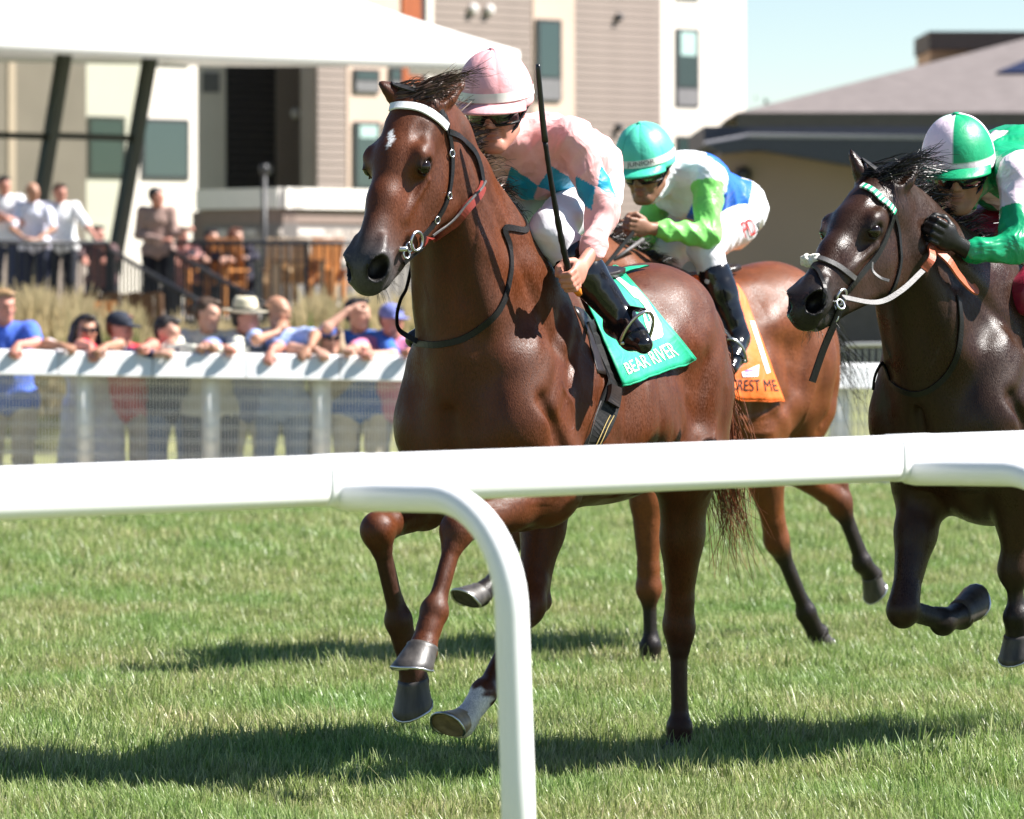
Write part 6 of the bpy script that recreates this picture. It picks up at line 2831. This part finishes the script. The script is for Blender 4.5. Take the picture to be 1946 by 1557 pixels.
decal('lettering', text_mesh('BEAR RIVER', 1), quadpix(onA, (1192, 713), (1288, 676), (1182, 693), (1271, 651)), MATS['print_white'], clothA)
seatB = mid['snap'](mid['T'](.0, 0, 1.9))[0]
clothB, onB, gB = saddle_cloth(mid, [(1352, 595), (1385, 570), (1412, 566)], [(1366, 742), (1400, 759), (1440, 760), (1483, 762)],
                              MATS['cloth_orange'], 'orange saddlecloth with black lettering under the jockey in white and blue', seatB, flare=.012)
decal('lettering', text_mesh('CREST ME', 1), quadpix(onB, (1384, 742), (1478, 744), (1388, 722), (1471, 722)), MATS['ink_black'], clothB)
decal('stripe', poly_mesh([(1424, 612), (1432, 612), (1462, 708), (1455, 711)]), lambda u, v: onB(1424 + 38 * u, 612 + 99 * v), MATS['print_white'], clothB)
lab = decal('patch', poly_mesh([(1408, 708), (1440, 694), (1438, 716), (1410, 717)]), lambda u, v: onB(1408 + 32 * u, 694 + 23 * v, .007), MATS['print_white'], clothB)
decal('mark', poly_mesh([(1414, 704), (1434, 701), (1434, 704), (1414, 707)]), lambda u, v: onB(1414 + 20 * u, 702 + 5 * v, .009), MATS['print_violet'], lab)
decal('mark', poly_mesh([(1414, 711), (1434, 709), (1434, 711), (1414, 713)]), lambda u, v: onB(1414 + 20 * u, 710 + 3 * v, .009), MATS['print_violet'], lab)
seatC = third['snap'](third['T'](.0, 0, 1.9))[0]
SAD = []
for spx, J, lb in ((lead, JA, 'small black racing saddle under the jockey in pink'), (mid, JB, 'small black racing saddle under the jockey in white and blue'),
                   (third, JC, 'small black racing saddle under the jockey in green')):
    r, s = add_saddle(spx, J, lb, None)
    for i in (0, 1):
        an, to = np.asarray(J['an'][i], float), np.asarray(J['toe'][i], float)
        fd = nv(to - an)
        mid_f = Vector(lerp(an, to, .55)) + Vector((0, 0, -.032))
        side = Vector(fd).cross(Vector((0, 0, 1))).normalized()
        up = side.cross(Vector(fd)).normalized()
        b = MB()
        top = mid_f + up * .125
        loop = [mid_f - side * .055, mid_f - side * .052 + up * .05, mid_f - side * .035 + up * .1, top, mid_f + side * .035 + up * .1,
                mid_f + side * .052 + up * .05, mid_f + side * .055, mid_f - side * .055]
        b.tube(spline(loop[:7], 3), .006, 7)
        b.tube([loop[0], loop[6]], .008, 7)
        ir = b.build('stirrup', MATS['steel'], r, True)
        a0 = spx['snap'](spx['T'](.14, (.3 if i == 0 else -.3), 1.56), .03)[0]
        b = MB()
        b.ribbon([a0, a0.lerp(top, .5) + Vector((0, .01 if i == 0 else -.01, 0)), top], [Vector((0, 1 if i == 0 else -1, .3))] * 3, .022, .004)
        b.build('stirrup_leather', MATS['black_strap'], ir)
    SAD.append((r, s))
# girths (the near side follows the photograph)
def girth(sp, saddle, pts, w, m=MATS['black_strap']):
    g1 = strap(sp, 'girth', pts, w, m, saddle, .004, .006, 5)
    b = MB()
    return g1


girth(lead, SAD[0][0], [lead['T'](.20, .2, 1.45), (1165, 715), (1160, 760), (1140, 810), (1122, 850), lead['T'](.20, .05, .84), lead['T'](.20, -.15, .90), lead['T'](.2, -.30, 1.15), lead['T'](.2, -.2, 1.45)], .085)
gk = strap(lead, 'girth_buckle', [(1160, 738), (1160, 752), (1157, 772)], .055, MATS['saddle_leather'], SAD[0][0], .014, .014, 4)
for dx in (-3, 3):
    strap(lead, 'stitching', [(1158 + dx, 790), (1146 + dx, 815), (1131 + dx, 848)], .003, mat('thread', (.45, .33, .12), .7), SAD[0][0], .012, .002, 4)
strap(lead, 'girth_piping', [(1136, 762), (1122, 800), (1108, 850)], .004, MATS['grey_rubber'], SAD[0][0], .010, .003, 4)
girth(mid, SAD[1][0], [mid['T'](.16, .2, 1.45), mid['T'](.18, .32, 1.15), mid['T'](.20, .05, .84), mid['T'](.18, -.30, 1.15), mid['T'](.16, -.2, 1.45)], .085, MATS['cloth_white'])
girth(third, SAD[2][0], [third['T'](.18, .2, 1.45), third['T'](.2, .32, 1.15), third['T'](.20, .05, .84), third['T'](.2, -.30, 1.15), third['T'](.18, -.2, 1.45)], .085)

def mirror_strap(sp, name, pts, w, m, parent, off=.002):
    P2 = []
    for q in pts:
        p = sp['hit'](*q)[0] if len(q) == 2 else Vector(q)
        if p is None:
            continue
        r = (p - Vector(sp['poll']))
        lat = Vector(sp['HR'][1])
        P2.append(p - lat * (2 * r.dot(lat)))
    return strap(sp, name, P2, w, m, parent, off)


# --- bridle of the chestnut
br = empty('bridle', parent=lead['root'])
B1 = [(847, 243), (856, 275), (858, 320), (850, 375), (835, 408), (818, 432), (800, 452)]
strap(lead, 'browband', [(719, 226), (727, 214), (745, 206), (768, 203), (800, 208), (826, 222), (847, 242)], .030, MATS['white_leather'], br, .006, .005, 6)
strap(lead, 'cheekpiece', B1, .017, MATS['black_strap'], br, .003, .005)
mirror_strap(lead, 'cheekpiece', B1, .017, MATS['black_strap'], br)
strap(lead, 'headpiece', [(847, 243), (846, 228), tuple(lead['hp'](-.01, .03, .10)), tuple(lead['hp'](-.01, -.03, .10)), tuple(lead['hp'](.03, -.09, 0))], .022, MATS['black_strap'], br, .004, .004)
for i, q in enumerate(((856, 292), (851, 372), (828, 418))):
    p, n = lead['hit'](*q)
    if p:
        ring(p + n * .008, n, .011, .0022, 'buckle', MATS['steel'], br)
strap(lead, 'throat_strap', [(850, 250), (872, 262), (893, 280), (908, 310), (914, 350), (905, 372)], .020, MATS['black_strap'], br, .006, .005)
strap(lead, 'jaw_strap', [(914, 352), (900, 378), (880, 402), (850, 432), (822, 452), (803, 458)], .034, MATS['red_leather'], br, .006, .006, 6)
strap(lead, 'jaw_strap_edge', [(916, 345), (896, 372), (872, 397), (846, 422), (815, 446)], .007, MATS['grey_rubber'], br, .014, .004, 6)
p, n = lead['hit'](786, 458)
ring(p + n * .012, n, .030, .0055, 'bit_ring', MATS['steel'], br)
lat = Vector(lead['HR'][1])
bitp = [Vector(lead['hp'](.475, s * .070, -.108)) for s in (1, -1)]
b = MB()
b.tube([bitp[0], bitp[1]], .008, 8)
b.build('bit', MATS['steel'], br, True)
p2 = Vector(lead['hp'](.48, -.075, -.105))
ring(p2, lat, .030, .0055, 'bit_ring', MATS['steel'], br)
for q in ((776, 470), (770, 483)):
    p, n = lead['hit'](*q)
    if p:
        ring(p + n * .006, n, .014, .0035, 'bit_link', MATS['steel'], br)
strap(lead, 'lip_strap', [(800, 470), (782, 484), (765, 500)], .014, MATS['black_strap'], br, .004, .006)
# breast strap and rein loop
strap(lead, 'breast_strap', [tuple(lead['T'](.50, -.16, 1.60)), tuple(lead['T'](.50, 0, 1.82)), tuple(lead['T'](.53, .10, 1.72)), (957, 432), (968, 470), (967, 530), (955, 575), (930, 610), (885, 642), (835, 655), (790, 652), (768, 640)], .022, MATS['black_strap'], br, .004, .004, 6)
q0 = lead['hit'](775, 640)[0] or lead['hit'](795, 650)[0]
free_strap('rein', [q0, FA.near(760, 628, q0), FA.near(755, 600, q0), FA.near(762, 570, q0), FA.near(773, 548, q0 + Vector((.0, .0, .02))), FA.near(784, 500, q0)], .018, MATS['black_strap'], br, (0, -1, .3))
free_strap('rein', [p2, lead['snap']((.85, -.2, 1.9), .03)[0], lead['snap']((.6, -.2, 1.8), .03)[0], Vector(JA['hand'][1])], .016, MATS['black_strap'], br, (0, -1, .3))
# whip
wh = empty('whip', FA.M @ hdl if isinstance(hdl, Vector) else FA.M @ Vector(hdl), FA.rz)
tag(wh, 'black riding whip held upright by the jockey in pink', 'whip', None)
seatW = Vector(hdl)
hc = Vector(hdl) + Vector((.004, -.008, 0))
wp = [FA.at(1022, 122, .315), FA.at(1024, 150, .315), FA.at(1030, 215, .315), FA.at(1036, 270, .315)]
wq = [FA.at(1036, 270, .315), FA.at(1048, 350, .315), FA.at(1066, 450, .315), FA.at(1080, 510, .315), tuple(FA.at(1094, 545, .315))]
b = MB()
b.tube(spline(wp, 4), [.006] + [.0085 + .003 * i / 12 for i in range(12)], 10, flat=.7)
b.build('whip_flap', MATS['black_leather'], wh, True)
b = MB()
sq = spline(wq, 10)
b.tube(sq, [.0078 + .0022 * (1 + math.sin(i * 1.9)) * (.5 if i > 14 else .2) + .0025 * i / len(sq) for i in range(len(sq))], 10)
b.build('whip_shaft', MATS['black_strap'], wh, True)
b = MB()
b.tube([FA.at(1093, 543, .315), FA.at(1097, 552, .315), FA.at(1101, 560, .315)], [.012, .014, .010], 10)
b.build('whip_cap', MATS['whip_orange'], wh, True)
for i in range(17):
    t = .14 + .028 * i
    k = t * (len(sq) - 1)
    p = sq[int(k)].lerp(sq[int(k) + 1], k % 1)
# grey whip of the second jockey
wb = empty('whip', FB.M @ Vector(JB['hand'][0]), FB.rz)
tag(wb, 'grey whip in the hand of the jockey with the mint helmet', 'whip')
b = MB()
b.tube([FB.at(1222, 455, .16), FB.at(1195, 474, .16), FB.at(1166, 495, .16)], [.009, .008, .007], 8)
b.build('whip_shaft', MATS['grey_rubber'], wb, True)

# --- bridle of the second horse
br2 = empty('bridle', parent=mid['root'])
hp2 = mid['hp']
CP = [hp2(.05, .1, -.02), hp2(.2, .12, -.1), hp2(.35, .1, -.12), hp2(.47, .08, -.11)]
strap(mid, 'cheekpiece', CP, .017, MATS['black_strap'], br2)
mirror_strap(mid, 'cheekpiece', CP, .017, MATS['black_strap'], br2)
strap(mid, 'browband', [hp2(.06, .1, 0), hp2(.07, .05, .09), hp2(.07, -.05, .09), hp2(.06, -.1, 0)], .025, MATS['black_strap'], br2, .005)
free_strap('rein', [hp2(.47, .08, -.11), lerp(hp2(.47, .08, -.11), JB['hand'][0], .5) + np.array((0, .05, -.03)), JB['hand'][0]], .018, MATS['black_strap'], br2)
free_strap('rein', [hp2(.47, -.08, -.11), lerp(hp2(.47, -.08, -.11), JB['hand'][1], .5) + np.array((0, -.05, -.03)), JB['hand'][1]], .018, MATS['black_strap'], br2)

# --- bridle of the dark horse
br3 = empty('bridle', parent=third['root'])
bb = [(1599, 374), (1604, 362), (1616, 355), (1639, 356), (1664, 369), (1684, 388), (1697, 404)]
pts = [third['hit'](*q)[0] for q in bb]
pts = spline([p for p in pts if p is not None], 6)
for i in range(len(pts) - 1):
    q0, n0 = third['snap'](pts[i])
    q1, n1 = third['snap'](pts[i + 1])
    b = MB()
    b.ribbon([q0 + n0 * .006, q1 + n1 * .006], [n0, n1], .022, .006)
    b.build('browband', MATS['cloth_green'] if i % 2 else MATS['white_leather'], br3)
B3 = [(1696, 408), (1690, 430), (1678, 460), (1660, 493), (1640, 515), (1624, 535), (1606, 556)]
strap(third, 'cheekpiece', B3, .020, MATS['black_strap'], br3, .004, .005)
mirror_strap(third, 'cheekpiece', B3, .020, MATS['black_strap'], br3)
strap(third, 'headpiece', [(1697, 404), tuple(third['hp'](-.01, .03, .10)), tuple(third['hp'](-.01, -.03, .10)), tuple(third['hp'](.03, -.09, 0))], .022, MATS['black_strap'], br3, .004, .004)
strap(third, 'throat_strap', [(1698, 408), (1706, 435), (1709, 470), (1710, 500), (1700, 540), (1688, 560)], .013, MATS['black_strap'], br3, .004, .004)
strap(third, 'noseband', [(1556, 492), (1574, 498), (1592, 506), (1608, 517), (1623, 529)], .018, MATS['grey_rubber'], br3, .004, .005)
strap(third, 'noseband', [(1546, 506), (1556, 518), (1563, 535), (1566, 555), (1567, 580)], .013, MATS['black_strap'], br3, .004, .005)
c0 = third['hits'](1541, 497)
S = SDF(np.array(c0) - .13, np.array(c0) + .13, .0035)
for (dx, dy) in ((0, -.022), (0, 0), (.004, .022)):
    S.ell(np.array(c0) + np.array((-.006, dy, .004)), np.array((.019, .02, .020)), k=.008)
for i in range(150):
    v = nv((random.gauss(0, 1), random.gauss(0, 1), random.gauss(0, 1)))
    S.ell(np.array(c0) + np.array((-.006, random.uniform(-.026, .026), .004)) + v * .019, np.array((1, 1, 1)) * random.uniform(.004, .0075), k=.003)
V, Q = S.net(1)
link('fleece_noseband', np_mesh('fleece', V, Q), br3, MATS['sheepskin'], True)
p, n = third['snap'](third['hits'](1594, 563))
ring(p + n * .01, n, .026, .005, 'bit_ring', MATS['steel'], br3)
ring(p + n * .02 + Vector((.02, 0, -.02)), (0.2, 1, .4), .016, .004, 'bit_link', MATS['steel'], br3)
b = MB()
y0 = p.y
b.tube(spline([p + Vector((.02, .0, -.02)), FC.near(1582, 572, p), FC.near(1590, 590, p), FC.near(1592, 606, p), FC.near(1580, 616, p), FC.near(1562, 612, p)], 4), .004, 8)
b.build('bit_shank', MATS['steel'], br3, True)
hdc = Vector(JC['hand'][0])
def over(px, py, o=.03):
    q = third['hits'](px, py)
    return q + third['snap'](q)[1] * o


free_strap('rein', [p + n * .012, over(1650, 569, .035), over(1697, 547, .035), over(1745, 508, .035)], .019, MATS['grey_rubber'], br3, (.2, .8, .5))
free_strap('rein_grip', [over(1745, 508, .035), over(1757, 490, .035), FC.near(1766, 466, hdc)], .028, MATS['orange_rubber'], br3, (.2, .8, .5), .006)
free_strap('rein_grip', [FC.near(1772, 470, hdc), over(1784, 500, .035), over(1802, 528, .035), over(1822, 550, .035), over(1838, 558, .03), over(1836, 545, .02)], .034, MATS['orange_rubber'], br3, (.2, .8, .5), .006)
free_strap('rein', [hp2(0, 0, 0) * 0 + np.array(third['hp'](.48, -.075, -.105)), third['snap']((.9, -.2, 1.6), .02)[0], np.array(JC['hand'][1])], .02, MATS['grey_rubber'], br3, (0, -1, .4))
free_strap('loose_strap', [FC.near(1598, 584, p), FC.near(1582, 622, p), FC.near(1564, 665, p), FC.near(1543, 726, p)], .026, MATS['black_strap'], br3, (.4, 1, 0), .005)
strap(third, 'breast_strap', [(1819, 562), (1823, 590), (1825, 620), (1821, 665), (1803, 708), (1772, 738), (1742, 749), (1714, 742), (1694, 727)], .020, MATS['black_strap'], br3, .004, .004, 6)
q0 = third['hit'](1692, 722)[0]
if q0 is not None:
    free_strap('strap_end', [q0, FC.near(1684, 700, q0), FC.near(1676, 692, q0), FC.near(1664, 715, q0), FC.near(1660, 742, q0)], .020, MATS['black_strap'], br3, (.3, -1, 0), .004)
cheek_rein = free_strap('throat_strap', [FC.near(1657, 498, p), FC.near(1658, 515, p), FC.near(1672, 528, p), FC.near(1690, 534, p)], .010, MATS['grey_rubber'], br3, (0, 1, 0))
for r, s in ((clothA, seatA), (clothB, seatB), (SAD[0][0], SAD[0][1]), (SAD[1][0], SAD[1][1]), (SAD[2][0], SAD[2][1]), (wh, seatW), (wb, JB['hand'][0])):
    finish(r, s)
# print on the breeches and the helmet band
help_b = JB['help']


def on_helmet(u, v):
    az = -.14 + .92 * u
    z = .0055 + .022 * v
    rr = math.cos(math.asin(min(1, (z + .004) / .142))) ** .92 * 1.03
    return help_b(math.cos(az) * .132 * rr, math.sin(az) * .112 * rr, z)


o = decal('lettering', text_mesh('JUNIOR', 1, 2), on_helmet, MATS['ink_black'], JB['root'])
bre = [c for c in JB['root'].children if c.name.startswith('breeches')][0].data
Vb = np.zeros(len(bre.vertices) * 3)
bre.vertices.foreach_get('co', Vb)
bvb = BVHTree.FromPolygons(Vb.reshape(-1, 3).tolist(), [tuple(p.vertices) for p in bre.polygons])


def on_breeches(px, py, o=.004):
    ro_, rd_ = FB.ray(px, py)
    loc, n, i, d = bvb.ray_cast(ro_, rd_)
    if loc is None:
        loc, n, i, d = bvb.find_nearest(Vector(JB['hip'][0]))
    return loc + n * o


decal('logo', text_mesh('PD', 1), quadpix(on_breeches, (1416, 452), (1438, 444), (1406, 424), (1428, 414)), MATS['print_red'], JB['root'])
decal('logo', poly_mesh([(1438, 446), (1448, 432), (1442, 420), (1436, 424), (1441, 434), (1434, 445)]), lambda u, v: on_breeches(1434 + 14 * u, 420 + 26 * v), MATS['grey_rubber'], JB['root'])
for J in (JA, JB, JC):
    finish(J['root'], J['seat'])
# ------------------------------------------------------------------ near running rail
mat('rail_white', (.80, .80, .80), .35, spec=.45, var=.03, vscale=3, bump=.03, bscale=30, dirt=((.55, .54, .50), 3.0, .10))
RA, RB = P(0, 938, 10.29), P(1946, 861, 12.40)
RB.z = RA.z
rdir = (RB - RA).normalized()
rn = Vector((rdir.y, -rdir.x, 0))                    # towards the camera
rail = empty('running_rail', (0, 11.3, 0))
tag(rail, 'white plastic running rail on curved goosenecks crossing the whole front', 'rail')
ro = Vector((0, 11.3, 0))


def rs(px):
    u = (px - CX) / F
    return (u * RA.y - RA.x) / (rdir.x - u * rdir.y)


def oval(b, s0, s1, rv, rh, n=28):
    vs, fs = [], []
    ss = [s0, s0 + .004, s1 - .004, s1]
    for i, s in enumerate(ss):
        k = .965 if i in (0, 3) else 1.0
        c = RA + rdir * s - ro
        for j in range(n):
            a = 2 * math.pi * j / n
            ca, sa = math.cos(a), math.sin(a)
            e = .62
            vs.append(c + rn * (rh * k * math.copysign(abs(ca) ** e, ca)) + Vector((0, 0, rv * k * math.copysign(abs(sa) ** e, sa))))
    for i in range(3):
        for j in range(n):
            j2 = (j + 1) % n
            fs.append((i * n + j, i * n + j2, (i + 1) * n + j2, (i + 1) * n + j))
    fs += [tuple(range(n)), tuple(range(4 * n - 1, 3 * n - 1, -1))]
    b.add(vs, fs)


S1, S2 = rs(606), rs(1693)
per = S2 - S1
joints = [S1 + per * k for k in range(-2, 5)]
for k in range(len(joints) - 1):
    b = MB()
    oval(b, joints[k] + .002, joints[k + 1] - .002, .0585, .050)
    b.build('rail_section', MATS['rail_white'], rail, True)
for k, s in enumerate(joints):
    b = MB()
    oval(b, s - .001, s + .135, .0605, .0525)
    cn = b.build('connector', MATS['rail_white'], rail, True)
    c = RA + rdir * (s + .055) - ro
    z = c.z - .036
    st_ = c + rn * .034
    pts = [st_, c + rn * .18, c + rn * .365]
    pts = [Vector((p.x, p.y, z + .0 + .01 * i / 2)) for i, p in enumerate(pts)]
    R = .25
    e = pts[-1]
    for i in range(1, 13):
        a = math.pi / 2 * i / 12
        pts.append(e + rn * (R * math.sin(a)) - Vector((0, 0, R * (1 - math.cos(a)))))
    pts.append(Vector((pts[-1].x, pts[-1].y, .55)) + rdir * .006 + rn * .012)
    pts.append(Vector((pts[-1].x, pts[-1].y, -.05)) + rdir * .008 + rn * .014)
    b = MB()
    b.tube([pts[0] - rn * .03] + pts, [.031] + [.0345] * 3 + [.0345 + .0035 * i / 12 for i in range(len(pts) - 3)], 20, cap=True)
    b.build('gooseneck_post', MATS['rail_white'], rail, True)
